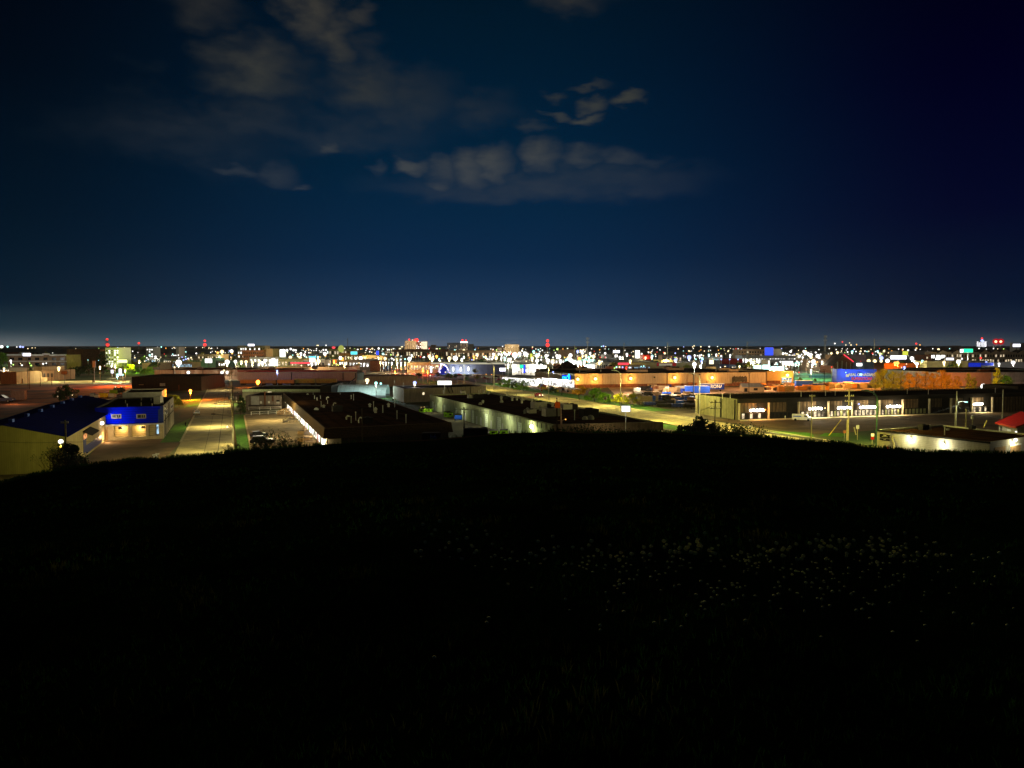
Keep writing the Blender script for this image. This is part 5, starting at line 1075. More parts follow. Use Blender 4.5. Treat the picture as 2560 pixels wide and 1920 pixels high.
t, q = utility(163, 133, 1050, 'tall wooden pole in front of the cream warehouse with small arms', arms=1, armlen=.6, r=.16, m=mat('lit_pole', (.28, .26, .10)))
t, q = globe(147, 920, 492, 1.0, 3800, (1, .85, .5), 'LY', 'lilac white lamp on a pole at the left road', 'street lamp', m=M['lumber'])
t, q = globe(250, 917, 498, .6, 3800, (1, .85, .5), 'LY', 'lamp on a thick pale post at the right end of the left road', 'street lamp', m=M['lumber'])
t, q = globe(313, 925, 495, .6, 2600, (1, .85, .5), 'LY', 'pale lamp post at the corner of the left road and field', 'street lamp', m=M['lumber'])
t, q = globe(60, 930, 500, .2, 3600, (1, .72, .4), 'LY', 'small lamp by the tan sheds on the left road', 'street lamp')
for (u, v, D) in ((300, 951, 440), (262, 956, 420)): q = P(u, 968); plight(q + Vector((0, 8, 9)), 13000 if u == 300 else 5000, (1, .26, .02), .4, None, name='rail_yard_fill_light')  # added sodium fill over the tracks, no posts
for (u, D, vt, lb) in ((72, 412, 900, 'black sign mast pole left of the bush'), (100, 440, 925, 'thin wooden pole left of the orange field'), (129, 450, 935, 'short wooden pole by the brown hut'), (232, 480, 920, 'wooden pole carrying the billboard by the dark trees'), (176, 520, 915, 'thin pale pole in front of the dark trees')):
    utility(u, D, vt, lb, arms=1 if u in (100, 232) else 0)
# right side poles
utility(1788, 162, 1000, 'dark utility pole with two crossarms in front of the ribbed wall', arms=2, armlen=1.15, m=M['dark'], arm_dir=(1, .1, 0))
utility(1160, 158, 1018, 'dark utility pole with crossarm in front of the lime bins', arms=1, armlen=.9, m=M['dark'])
t, q = utility(905, 150, 1020, 'thin dark pole in front of the brown flat roof', arms=0, r=.1, m=M['pole'])
t, q = utility(2030, 186, 985, 'tall pale utility pole in front of the lot beside the van', arms=1, armlen=.8, r=.17, m=mat('pale_pole', (.30, .27, .14)))
t, q = utility(2123, 190, 972, 'tall double utility pole with many crossarms in front of the strip', arms=3, armlen=1.3, r=.17, m=MATS['pale_pole']); utility(2118, 189.5, 1049, 'shorter second post strapped beside the double utility pole', arms=0, r=.16, m=MATS['pale_pole'])
gp = MATS['pale_pole']
t, tipg = cobra(2194, 170, 975, 'tall green lamp post at the corner of the white block building', -1, 3.5, 1300, (1, .86, .16), m=mat('green_pole', (.06, .14, .08)), r=.15, curved=True)
t, q = utility(2392, 203, 978, 'utility pole with round transformer and lamp arm by the strip', arms=0, trans=1, r=.18, m=gp); mb = MB(); b_ = Vector((q.x, q.y, q.z - 3.6)); mb.path([b_, b_ + Vector((.9, 0, .8)), b_ + Vector((2.3, 0, .9))], .07, M['lgrey']); mb.build('lamp_arm', t); mb = MB(); mb.ball(b_ + Vector((2.6, 0, .7)), .3, M['LC'], sx=1.6, sz=.5); mb.build('lamp_head', t); plight(b_ + Vector((2.6, 0, 0)), 1300, (.95, 1, .75), .2, t)
utility(2416, 198, 1022, 'thick short pale post right of the transformer pole', arms=0, r=.26, m=gp)
utility(2508, 225, 974, 'tall pale post at the right end of the strip', arms=0, r=.2, m=mat('grey_post', (.3, .28, .2)))
utility(2388, 204, 1030, 'thin leaning stake left of the transformer pole', arms=0, r=.07, m=gp)
for (u, v, D, lb) in ((2144, 1068, 191, 'white utility cabinet on a post near the double pole'), (2431, 1044, 196, 'white utility cabinet on a post right of the transformer pole')):
    q = PY(u, v, D); t = T('meter_box', lb, 'meter box', (q.x, D, 0)); mb = MB(); mb.tube((q.x, D, 0), (q.x, D, q.z), .08, gp); mb.build('post', t); mb = MB(); mb.box(q.x - .3, D - .2, q.z - .4, q.x + .3, D + .2, q.z + .55, M['lgrey']); mb.build('cabinet', t)
def rod(name, label, cat, a, b, r, m): mb = MB(); mb.tube(a, b, r, m, n=6); return tag(mb.build(name), label, cat)
rod('guy_guard', 'slanting yellow guy wire guard on the lawn', 'guy guard', PY(2072, 1089, 190), PY(2103, 1049, 198), .09, M['yellow'])
rod('guy_guard', 'thick yellow guy guard leaning beside the cabinet post at right', 'guy guard', PY(2459, 1069, 196), PY(2467, 1052, 199), .13, M['yellow'])
rod('leaning_post', 'pale stake leaning left beside the white cabinet', 'post', PY(2140, 1087, 190), PY(2135, 1068, 190), .13, gp)
q = PY(2233, 1092, 168); rod('leaning_pole', 'pale pole leaning against the white block wall', 'pole', PY(2239, 1128, 166), PY(2230, 1091, 170.5), .18, gp)
q = PY(2218, 1122, 168); rod('bollard', 'red bollard in front of the white block wall', 'bollard', (q.x, q.y, -.2), (q.x, q.y, 1.4), .16, M['red'])
q = P(1963, 1048); rod('bollard', 'white bollard in front of the dark strip unit', 'bollard', q, q + Vector((0, 0, 1.1)), .16, M['white'])
q = P(2074, 1045); rod('bollard', 'pale bollard at the foot of a fin in the strip', 'bollard', q, q + Vector((0, 0, 1.1)), .16, M['white'])
for (u, v, D, lb) in ((2181, 1091, 182, 'red and white one way sign on a thin post by the avenue'), (2111, 1083, 186, 'small rusty road sign seen from behind on the lawn'), (1877, 1070, 200, 'small white square sign at the barrier end'), (1354, 996 - 18, 360, 'small sign post by the avenue hedge')):
    q = PY(u, v, D); t = T('road_sign', lb, 'road sign', (q.x, D, 0)); mb = MB(); mb.tube((q.x, D, 0), (q.x, D, q.z + .5), .05, M['steel']); mb.build('post', t); mb = MB(); mb.box(q.x - .38, D - .1, q.z, q.x + .38, D - .06, q.z + .7, M['white'] if 'white' in lb else M['rust']); mb.build('sign_plate', t)
    if 'red and' in lb: mb = MB(); mb.box(q.x - .38, D - .1, q.z - .75, q.x + .38, D - .06, q.z - .1, M['red']); mb.build('lower_plate', t)
# street name sign close to the hill, left
q = PY(390, 1137, 150); t = T('street_name_sign', 'pale crossed street name blades at the hill edge on the left', 'street sign', (q.x, 150, 0)); mb = MB(); mb.tube((q.x, 150, 0), (q.x, 150, q.z + .3), .07, M['white']); mb.build('post', t)
mb = MB(); mb.prism([(q.x - .65, 149.8), (q.x + .65, 149.9), (q.x + .65, 149.96), (q.x - .65, 149.86)], [q.z - .12, q.z + .1, q.z + .1, q.z - .12], [q.z + .08, q.z + .3, q.z + .3, q.z + .08], M['white']); mb.build('name_blade', t)
for s_ in (-.28, .28): mb = MB(); mb.ball((q.x + s_, 149.8, q.z - .35), .17, M['white'], sy=.3, sz=1.4); mb.build('small_plate', t)
plight((q.x - 1, 146, q.z + 2.2), 26, (1, .95, .7), .1, None, name='street_sign_fill')  # added light that picks out the sign blades
# hydrant
q = P(464, 1064); t = T('fire_hydrant', 'small dark fire hydrant on the left lawn', 'hydrant', q); mb = MB(); mb.tube((0, 0, 0), (0, 0, .8), .16, M['dark']); mb.ball((0, 0, .85), .18, M['dark']); mb.tube((-.3, 0, .55), (.3, 0, .55), .09, M['dark']); mb.build('body', t, True)
# avenue lamps
cobra(1552, 296, 925, 'curved steel street lamp between the yard and the avenue', -1, 3.2, 3600, (1, .84, .30), curved=True, r=.15)
cobra(1750, 258, 933, 'curved steel street lamp in front of the ribbed metal corner', -1, 3.4, 3200, (1, .84, .30), curved=True, r=.15)
cobra(1235, 400, 907, 'curved street lamp beside the long blue grey store', -1, 3, 3200, (1, .84, .30), curved=True, r=.17)
cobra(1372, 330, 915, 'straight pale lamp post beside the red car', -1, 1.2, 3000, (1, .84, .30), r=.14)
cobra(1160, 430, 905, 'pale lamp post behind the white lit sign', 1, 1.2, 2600, (1, .84, .30), r=.16)
for (u, v) in ((1640, 1052), (1800, 1066), (1925, 1085)): q = P(u, v); plight(q + Vector((0, -4, 8.5)), 3400, (1, .86, .28), .3, None, name='road_fill_light')  # added avenue fill, hung without posts
for (u, D, vt, lb) in ((1405, 360, 913, 'black lamp mast in front of the store sign'), (1668, 318, 933, 'tall black mast rising from the middle of the lumber yard'), (1873, 372, 933, 'black mast in front of the display shed'), (2061, 380, 925, 'black mast on the edge of the green turf'), (1734, 345, 935, 'black mast left of the blue containers')):
    q = PY(u, vt, D); t = T('lamp_mast', lb, 'mast', (q.x, D, 0)); mb = MB(); mb.tube((q.x, D, 0), (q.x, D, q.z), .14, M['dark'], n=6); mb.build('pole', t); mb = MB(); mb.box(q.x - .7, D - .2, q.z, q.x + .7, D + .2, q.z + .2, M['dark']); mb.build('lamp_bar', t)
globe(1736, 911, 350, 1.0, 2200, (1, .9, .8), 'LW', 'bright white yard lamp above the store roof line', 'yard lamp', m=M['lgrey'], n2='yard_lamp')
# twin pole with orange sign in front of the service building
q = PY(1394, 1007, 150); t = T('sign_mast', 'weathered orange sign box on a dark mast with ladder frame', 'sign', (q.x, 150, 0)); mb = MB(); mb.tube((q.x, 150, 0), (q.x - .15, 150, q.z + 1), .14, M['dark']); mb.build('mast', t)
mb = MB(); mb.box(q.x - .55, 149.7, q.z - 1.0, q.x + .5, 150.1, q.z + .2, M['orange']); mb.build('sign_box', t); mb = MB()
for k in range(3): mb.tube((q.x, 150, 5 + k * 2), (q.x + .8, 150, 5 + k * 2), .05, M['steel'])
mb.tube((q.x + .8, 150, 2), (q.x + .62, 150, q.z - 1), .12, M['steel']); mb.path([(q.x + .8, 150, 7), (q.x + .9, 150, 9.0), (q.x + 1.5, 150, 9.3)], .05, M['lgrey']); mb.build('frame', t)
mb = MB(); mb.ball((q.x + 1.6, 150, 9.25), .12, M['LO']); mb.build('lamp_head', t)
plight((q.x + .2, 146.5, q.z - .2), 26, (1, .45, .12), .1, t)
# white box signs
for (u0, v0, u1, v1, D, vb, lb, mk) in ((1094, 952, 1129, 962, 285, 990, 'long blank white lit sign above the grey block building', 'W'), (1554, 1015, 1575, 1029, 172, 1052, 'blank white lit sign by the avenue at the end of the service roof', 'W')):
    a = PY(u0, v1, D); b = PY(u1, v0, D); t = T('lit_sign', lb, 'lit sign', ((a.x + b.x) / 2, D, 0)); mb = MB(); mb.box(a.x, D - .15, a.z, b.x, D + .15, b.z, emi('sign_white', (1, 1, .95), 1.7)); mb.build('sign_face', t); mb = MB(); mb.box(a.x - .1, D - .1, a.z - .1, b.x + .1, D + .2, b.z + .1, M['grey']); mb.build('sign_case', t); mb = MB(); cx = (a.x + b.x) / 2; mb.tube((cx, D, 0), (cx, D, a.z), .12, M['steel']); mb.build('post', t)
    plight(((a.x + b.x) / 2, D - 1.2, (a.z + b.z) / 2), 60, (1, 1, .9), .4, t)
# tent lamps and others
for (u, v, D, rd, pw, c, mk, lb) in ((918, 951, 362, 1.0, 2200, (1, .95, .75), 'LY', 'round warm lamp just behind the barrel tent'), (940, 958, 338, .7, 2600, (.8, 1, .95), 'LC', 'cold white lamp on a mast above the tent'), (952, 959, 352, .5, 500, (.7, 1, .9), 'LC', 'small greenish lamp right of the cold white one'), (1037, 957, 330, .75, 1200, (.8, .85, 1), 'LB', 'blue white lamp over the grey block roof')):
    globe(u, v, D, rd, pw, c, mk, lb, 'lamp')
# wires on the right
wires([PY(2123, 985, 190), PY(2392, 1002, 203)], label='wire between the double pole and the transformer pole'); wires([PY(2392, 1015, 203), PY(2520, 1052, 205)], .05, .6, label='thick service wire to the red roofed hut'); wires([PY(2392, 1013, 203), PY(2250, 1045, 180)], .05, .6, label='pale service wire to the white block building')
wires([PY(1160, 1020, 158), PY(905, 1021, 150)], label='wire in front of the brown flat roof', sag=1.2); wires([PY(1160, 1022, 158), PY(1394, 1008, 150)], label='wire in front of the service building', sag=1.2); wires([PY(1160, 1024, 158), PY(1180, 1090, 120)], label='short drooping wire at the dark pole', sag=.5)
wires([PY(1788, 1008, 162), PY(1700, 1030, 140)], label='wire from the dark pole toward the hill', sag=.8); wires([PY(0, 1104, 120), PY(163, 1104, 133), PY(250, 1100, 150)], .03, .2, label='level wire crossing the cream warehouse')

# ============================================================ vehicles
def car(u, v, label, m, rot, tail=False, head=False, wag=True, grp=None):
    q = P(u, v); t = T('parked_car' if not tail else 'car', label, 'car', (q.x, q.y, 0), grp, rot)
    prof = [(-2.2, .35), (-2.25, .75), (-2.1, .98), (-1.5, 1.05 if not wag else 1.1), (1.2, 1.0), (2.1, .85), (2.25, .6), (2.2, .35)]
    cab = [(-2.05, .98), (-1.75, 1.62), (.1, 1.66), (.95, 1.0)] if wag else [(-1.5, 1.0), (-.9, 1.42), (.2, 1.45), (1.0, 1.0)]
    def ext(mb, pf, w0, w1, m_):
        n = len(pf); b = len(mb.v); zc = max(z for _, z in pf)
        for sy in (-1, 1):
            for x, z in pf: mb.v.append((x, sy * (w0 if z < 1.02 else w1), z))
        k = mb._m(m_); mb.f.append(tuple(b + i for i in range(n))); mb.mi.append(k); mb.f.append(tuple(b + n + i for i in reversed(range(n)))); mb.mi.append(k)
        for i in range(n): mb.f.append((b + i, b + (i + 1) % n, b + n + (i + 1) % n, b + n + i)); mb.mi.append(k)
    mb = MB(); ext(mb, prof, .9, .86, m); ext(mb, [(a * .98, z - .02) for a, z in cab], .84, .66, m); mb.build('body', t, True)
    mb = MB(); ext(mb, [(a * .9, z - .1) for a, z in cab], .86, .72, M['glass']); ext(mb, [(a * 1.0, z - .06) for a, z in cab], .6, .55, M['glass']); mb.build('windows', t, True)
    for x in (-1.4, 1.4):
        for y in (-.82, .82): mb = MB(); mb.tube((x, y - .1, .33), (x, y + .1, .33), .33, M['tread'], n=12); wh = mb.build('wheel', t, True); mb = MB(); mb.tube((x, y - .11, .33), (x, y + .11, .33), .18, M['steel'], n=8); mb.build('rim', wh, True)
    for y in (-.62, .62):
        mb = MB(); mb.box(2.18, y - .18, .6, 2.27, y + .18, .76, M['LY'] if head else M['lgrey']); mb.build('headlight', t, True)
        mb = MB(); mb.box(-2.28, y - .2, .68, -2.2, y + .2, .9, M['LR'] if tail else M['red']); mb.build('tail_light', t, True)
    return t
ag = math.atan2(G.y, G.x)
car(492, 1036, 'pale sedan parked at the left kerb of the street', M['silver'], ag + math.pi, wag=False)
car(549, 949, 'red car with glowing tail lights at the far street junction', M['redp'], .1, tail=True)
for (u, v) in ((1490, 1013), (1580, 1022), (1310, 986)): plight(P(u, v) + Vector((0, -6, 7)), 1100, (1, .95, .4), .3, None, name='road_fill_light')  # added to brighten the verge greenery, no lamps here
plight(P(1830, 1078) + Vector((-6, -16, 9)), 700, (1, .95, .4), .3, None, name='road_fill_light')  # added to brighten the hill-foot bushes, no lamp here
plight(P(500, 1140) + Vector((0, 0, 10)), 2600, (1, .86, .36), .3, None, name='road_fill_light'); plight(P(530, 1010) + Vector((0, 0, 10)), 3000, (1, .85, .38), .3, None, name='road_fill_light')  # first an unseen lamp at the hill foot; both serve as street fill
t = car(1347, 992, 'red car with two bright lamps driving along the avenue', M['redp'], math.atan2(-ed.y, -ed.x) , head=True, wag=False); t.name = 'car'; t.scale = (1.25, 1.25, 1.25)
q = P(1347, 992); plight((q.x, q.y - 3.5, .9), 40, (1, .3, .12), .2, t)
mb = MB(); 
for y in (-.55, .55): mb.ball((2.3, y, .75), .28, M['LY'])
mb.build('headlamp_glow', t, True)
car(648, 1093, 'black minivan parked farther up beside the other dark car', M['blackp'], .55); t = car(656, 1110, 'black van parked nearest the bare shrub', M['blackp'], .3); t.scale = (1.25, 1.25, 1.25)
q = P(2005, 1052); t = T('van', 'silver white delivery van parked by a fin of the strip', 'van', (q.x, q.y, 0), rot=-.45); t.scale = (1.0,) * 3
mb = MB(); pf = [(-2.9, .4), (-2.9, 2.1), (1.2, 2.15), (2.0, 1.35), (2.9, 1.1), (2.95, .4)]
b = 0
for sy in (-1, 1): mb.v += [(x, sy * (.98 if z < 1.4 else .88), z) for x, z in pf]
n = len(pf); mb.ms = [mat('van_paint', (.5, .5, .5), rough=.3, spec=.6)]; mb.f += [tuple(range(n)), tuple(n + i for i in reversed(range(n)))] + [(i, (i + 1) % n, n + (i + 1) % n, n + i) for i in range(n)]; mb.mi += [0] * (n + 2); mb.build('body', t, True)
for y in (-.99, .91): mb = MB(); mb.prism([(.7, y), (1.6, y), (1.6, y + .08), (.7, y + .08)], 1.35, [1.95, 1.6, 1.6, 1.95], M['glass']); mb.build('side_window', t, True)
mb = MB(); mb.face([(1.27, -.8, 2.1), (1.27, .8, 2.1), (2.03, .85, 1.39), (2.03, -.85, 1.39)], M['glass']); o = mb.build('windscreen', t, True); o.location.z += .03
mb = MB(); mb.box(-2.6, -1.0, 1.3, -.2, -.985, 1.6, M['bluep']); mb.build('side_stripe', t, True)
for x in (-1.9, 1.9):
    for y in (-.9, .9): mb = MB(); mb.tube((x, y - .12, .38), (x, y + .12, .38), .38, M['tread'], n=12); mb.build('wheel', t, True)
for y in (-.7, .7): mb = MB(); mb.box(2.9, y - .15, .75, 2.98, y + .15, .95, M['lgrey']); mb.build('headlight', t, True)
plight((q.x + 2, q.y - 6, 4), 90, (.8, .9, 1), .3, None, name='lot_fill_light')  # added fill beside the van
cars = [car(1046, 938, 'dark parked car', M['blackp'], .2), car(1062, 939, 'silver parked car', M['silver'], .2, wag=False), car(1078, 939, 'red parked car', M['redp'], .2)]
cn = ['dark', 'silver', 'red']; spots = [(968, 925), (984, 926), (1000, 927), (1016, 928), (1122, 940), (1150, 939), (1172, 941), (1196, 944), (1215, 948), (1240, 944), (652, 912), (672, 912), (741, 912), (2052, 928), (2070, 930), (2096, 918), (2020, 927), (1250, 952), (1560, 916), (1590, 917), (1610, 916), (1700, 916), (2440, 917), (2340, 916)]
for i, c0 in enumerate(cars): c0['label'] = '%s car parked in front of the long yellow lit store' % cn[i]; c0['group'] = 'cars parked in the far lots'
for i, (u, v) in enumerate(spots):
    k = i % 3; wh = 'by the red lit crossing' if u < 1030 and u > 900 else 'on the blue grey store forecourt' if u < 1300 and u > 1100 else 'before the dazzling white shops' if u < 800 else 'on the lot left of the barn roof' if u > 2000 and u < 2110 else 'along the cream wall' if u < 1800 else 'by the low halls at far right'
    copy_tree(cars[k], P(u, v), rot=random.uniform(-.3, .5), label='%s car parked %s, spot %s' % (cn[k], wh, 'nearer the left' if i % 2 else 'nearer the right'), group='cars parked in the far lots')
# left side trailers and small yard machines
t, wl, _ = facing('box_trailer', 'pale box trailer parked by the rail yard at far left', 'trailer', 27, 985, 61, D=330, depth=3, h=4.0, wm=mat('trailer_white', (.42, .34, .28)), rm=M['lgrey'], par=.05, ang=14)
q = P(8, 1003); t = car(6, 1006, 'dark blue grey van beside the pale trailer at the left edge', mat('slate_paint', (.08, .09, .14), rough=.3), .2); t.scale = (2.0, 2.0, 1.9)
plight(P(40, 1010) + Vector((0, -2, 5)), 500, (1, .6, .4), .3, None, name='rail_yard_fill_light')  # added fill on the trailer and van
for (u, v, m, s_, lb) in ((260, 994, 'yellow', 1.9, 'yellow skip in the yard behind the blue building'), (232, 992, 'white', .9, 'small white car-sized tank in the yard'), (243, 995, 'lgrey', .9, 'grey crate in the yard near the tank'), (281, 994, 'lgrey', 1.4, 'low pale stack right of the yellow skip'), (284, 985, 'lime', 1.6, 'olive green box behind the yellow skip')):
    q = P(u, v); t = T('yard_box', lb, 'box', (q.x, q.y, 0)); mb = MB(); mb.prism([(-s_, -.8), (s_, -.8), (s_, .8), (-s_, .8)], .2, 1.1 + s_ * .5, M[m]); mb.build('body', t, True); mb = MB(); mb.prism([(-s_ - .05, -.85), (s_ + .05, -.85), (s_ + .05, .85), (-s_ - .05, .85)], 1.1 + s_ * .5, 1.2 + s_ * .5, M['dark']); mb.build('lid', t, True); mb = MB(); mb.box(-s_ * .8, -.7, 0, s_ * .8, .7, .2, M['dark']); mb.build('skids', t, True)
plight(P(260, 1000) + Vector((0, 0, 5)), 320, (1, .8, .4), .3, None, name='rail_yard_fill_light')  # added fill on the yard boxes
for (u, v) in ((145, 979), (145, 991), (181, 987), (289, 968), (304, 968)):
    q = P(u, v + 8); z = PY(u, v, q.y).z; mb = MB(); mb.tube(q, (q.x, q.y, z), .05, M['pole'], n=4); mb.ball((q.x, q.y, z), .3, M['LY']); tag(mb.build('marker_lamp'), 'small round marker lamp in the rail yard near the dark bush', 'lamp', 'small lamps of the rail yard')
mb = MB()
for k in range(14): a = random.random() * 6.28; c = P(random.uniform(282, 306), 985); mb.ball((c.x, c.y, random.uniform(.5, 3.2)), random.uniform(.7, 1.3), M['leafd'], nu=7, nv=5)
LM = [(30, 'at the left edge'), (110, 'around the pale hotel'), (210, 'near the brown slab block'), (300, 'beside the lit balcony tower'), (380, 'around the far left forecourt'), (450, 'near the tall far park trees'), (520, 'over the teal store'), (570, 'left of the tan office block'), (640, 'below the tan office block'), (705, 'around the tall white sign pillar'), (775, 'above the red neon strip'), (860, 'below the lit dome'), (940, 'around the narrow blue pillar'), (1035, 'below the beacon tower'), (1135, 'below the glassy tower'), (1200, 'above the blue grey store'), (1280, 'below the wide tan tower'), (1370, 'around the central radio mast'), (1460, 'around the cell mast'), (1560, 'by the glaring white screen'), (1660, 'above the cream wall'), (1760, 'above the red walled shop'), (1850, 'left of the hotel'), (1930, 'below the blue hotel corner'), (2010, 'left of the lattice tower'), (2080, 'by the barn roof'), (2160, 'above the blue wall'), (2240, 'around the yellow oval sign'), (2330, 'by the digital display'), (2420, 'around the green sign'), (2500, 'along the gabled lodge')]
# ============================================================ trees and shrubs
def tree_proto(kind, seed, leafm, nleaf, ls, h=1.0):
    """unit-sized tree (height 1) as stem + crown parts, returned hidden until first use"""
    rnd = random.Random(seed); t = bpy.data.objects.new('tree', None); COL.objects.link(t); t.empty_display_size = .3
    mb = MB(); mb.tube((0, 0, 0), (.02, .01, .35), .022, M['bark'], r1=.016, n=6); ends = []
    for k in range(6):
        a = k / 6 * math.tau + rnd.random(); r = rnd.uniform(.12, .26); z = rnd.uniform(.5, .85); e = Vector((math.cos(a) * r, math.sin(a) * r, z)); mb.tube((.02, .01, .25 + rnd.random() * .12), e, .012, M['bark'], r1=.004, n=4); ends.append(e)
    mb.tube((.02, .01, .35), (0, 0, .85), .016, M['bark'], r1=.004, n=5)
    if kind == 'bare':
        mb = MB(); 
        def br(p, d, l, r, n):
            q = p + d * l; mb.tube(p, q, r, M['bark'], r1=r * .6, n=4, cap=False)
            if n == 0: ends.append(q); return
            for _ in range(3 if n > 1 else 2): dd = (d + Vector((rnd.uniform(-.7, .7), rnd.uniform(-.7, .7), rnd.uniform(-.15, .5)))).normalized(); br(q, dd, l * rnd.uniform(.6, .85), r * .6, n - 1)
        ends.clear()
        for k in range(7): a = k / 7 * math.tau + rnd.random(); br(Vector((0, 0, 0)), Vector((math.cos(a) * .6, math.sin(a) * .6, 1)).normalized(), .3, .012, 4)
    mb.build('trunk', t, True)
    mb = MB(); cl = []
    if kind == 'round':
        for k in range(26):
            a = rnd.random() * math.tau; ph = math.acos(rnd.uniform(-.8, 1)); r = rnd.uniform(.16, .30); cl.append((Vector((math.cos(a) * math.sin(ph) * r, math.sin(a) * math.sin(ph) * r, .63 + math.cos(ph) * .27)), rnd.uniform(.07, .13)))
    elif kind == 'bush':
        for k in range(30):
            a = rnd.random() * math.tau; ph = math.acos(rnd.uniform(-.2, 1)); r = rnd.uniform(.2, .55); cl.append((Vector((math.cos(a) * math.sin(ph) * r, math.sin(a) * math.sin(ph) * r, .3 + math.cos(ph) * .55)), rnd.uniform(.10, .19)))
    elif kind == 'full':
        for k in range(44): z = rnd.uniform(.08, .93); r = .30 * math.sin(math.pi * min(1, z * .8 + .2)) ** .7 * rnd.uniform(.3, 1.1); a = rnd.random() * math.tau; cl.append((Vector((math.cos(a) * r, math.sin(a) * r, z)), rnd.uniform(.06, .13)))
    elif kind == 'cone':
        for k in range(40): z = rnd.uniform(.12, .97); r = (1 - z) * .27 * rnd.uniform(.5, 1.1); a = rnd.random() * math.tau; cl.append((Vector((math.cos(a) * r, math.sin(a) * r, z)), .05 + .05 * (1 - z)))
    elif kind == 'tall':
        for k in range(34): z = rnd.uniform(.1, .95); r = .16 * math.sin(math.pi * min(1, (z + .08))) ** .6 * rnd.uniform(.3, 1.15); a = rnd.random() * math.tau; cl.append((Vector((math.cos(a) * r, math.sin(a) * r, z)), rnd.uniform(.05, .1)))
    elif kind == 'bare':
        for e in ends:
            cl.append((e, .05))
    for i in range(nleaf):
        c, r = cl[i % len(cl)]; v = Vector((rnd.gauss(0, 1), rnd.gauss(0, 1), rnd.gauss(0, 1))); v = v.normalized() * r * rnd.random() ** .4; p = c + v
        a = Vector((rnd.gauss(0, 1), rnd.gauss(0, 1), rnd.gauss(0, 1))).normalized(); b = a.orthogonal().normalized(); s = ls * rnd.uniform(.5, 1.3)
        mb.face([p - a * s, p - b * s * .6, p + a * s, p + b * s * .6], leafm)
    mb.build('crown', t, True); t['_proto'] = 1
    return t
protos = {}
def tree(kind, lm, u, vb, h, w=1.0, label='', cat='tree', group=None, name='tree', z=0.0, D=None, vt=None):
    key = (kind, lm); first = key not in protos
    if first:
        nl, ls = dict(round=(2600, .020), bush=(2600, .030), cone=(2200, .02), tall=(2600, .017), full=(4200, .017), bare=(1500, .015))[kind]
        protos[key] = [tree_proto(kind, 11 + len(protos) * 7 + i, M[lm], nl, ls) for i in range(2)]; [p.update_tag() for p in protos[key]]
    pr = random.choice(protos[key]); q = P(u, vb) if D is None else PY(u, vb, D)
    if D is not None: q.z = z
    if vt is not None: h = PY(u, vt, q.y).z - q.z
    if pr.get('_proto'): del pr['_proto']; t = pr; t.location = q; t.rotation_euler = (0, 0, random.random() * 6.28)
    else: t = copy_tree(pr, q, rot=random.random() * 6.28)
    t.scale = (h * w, h * w, h); t.name = name; tag(t, label, cat, group); return t
random.seed(5)
# orange-lit row
row = [(2188, 972, 928, 'leafy', 1.35), (2208, 972, 922, 'leafy', 1.5), (2232, 973, 926, 'leafy', 1.3), (2252, 973, 928, 'leafy', 1.3), (2272, 974, 930, 'leafo', 1.35), (2292, 974, 928, 'leafo', 1.3), (2312, 975, 926, 'leafo', 1.4), (2334, 975, 930, 'leafo', 1.3), (2352, 975, 922, 'leafo', 1.25), (2372, 976, 934, 'leafo', 1.3), (2392, 976, 938, 'leafo', 1.2)]
nm = ['first yellow-green tree of the row, touching the blue wall', 'tallest yellow-green tree near the left end of the row', 'third tree of the lit row, yellowish crown', 'fourth tree of the lit row, under the orange lamp', 'fifth tree of the row where the crowns turn rusty', 'sixth tree of the row with rusty crown', 'seventh tree of the row with dense rusty crown', 'eighth tree of the row with rusty crown', 'ninth tree with a tall top sticking above the row', 'tenth smaller rusty tree near the orange wall', 'last small rusty tree before the gap in the row']
for (u, vb, vt, lm, w_), l in zip(row, nm): tree('full', lm, u, vb, 9, w_ * .8, l, group='row of trees behind the strip', vt=vt, name='deciduous_tree')
for (u, v, pw, c) in ((2200, 985, 2600, (1, .8, .25)), (2250, 984, 2600, (1, .6, .15)), (2300, 984, 3400, (1, .42, .06)), (2350, 984, 3000, (1, .38, .05)), (2400, 986, 1600, (1, .42, .08)), (2500, 985, 800, (.9, .8, .5))):
    q = P(u, v); plight(q + Vector((0, 2, 6.5)), pw * 2.3, c, .5, None, name='tree_row_fill_light')  # added lights that tint the crowns, no fixtures
tree('tall', 'leafy', 2420, 977, 8, 1.1, 'slim yellow green tree left of the dazzling floodlight', vt=931, name='deciduous_tree')
tree('tall', 'leafy', 2434, 977, 7, 1.0, 'thin leafy tree directly left of the floodlight', vt=938, name='deciduous_tree')
tree('cone', 'leafy', 2492, 980, 10, 1.35, 'big conical olive tree right of the dazzling floodlight', vt=919, name='conifer')
tree('round', 'leaf', 2515, 980, 8, 1.0, 'pale green tree in front of the pale blue wall', vt=936, name='deciduous_tree')
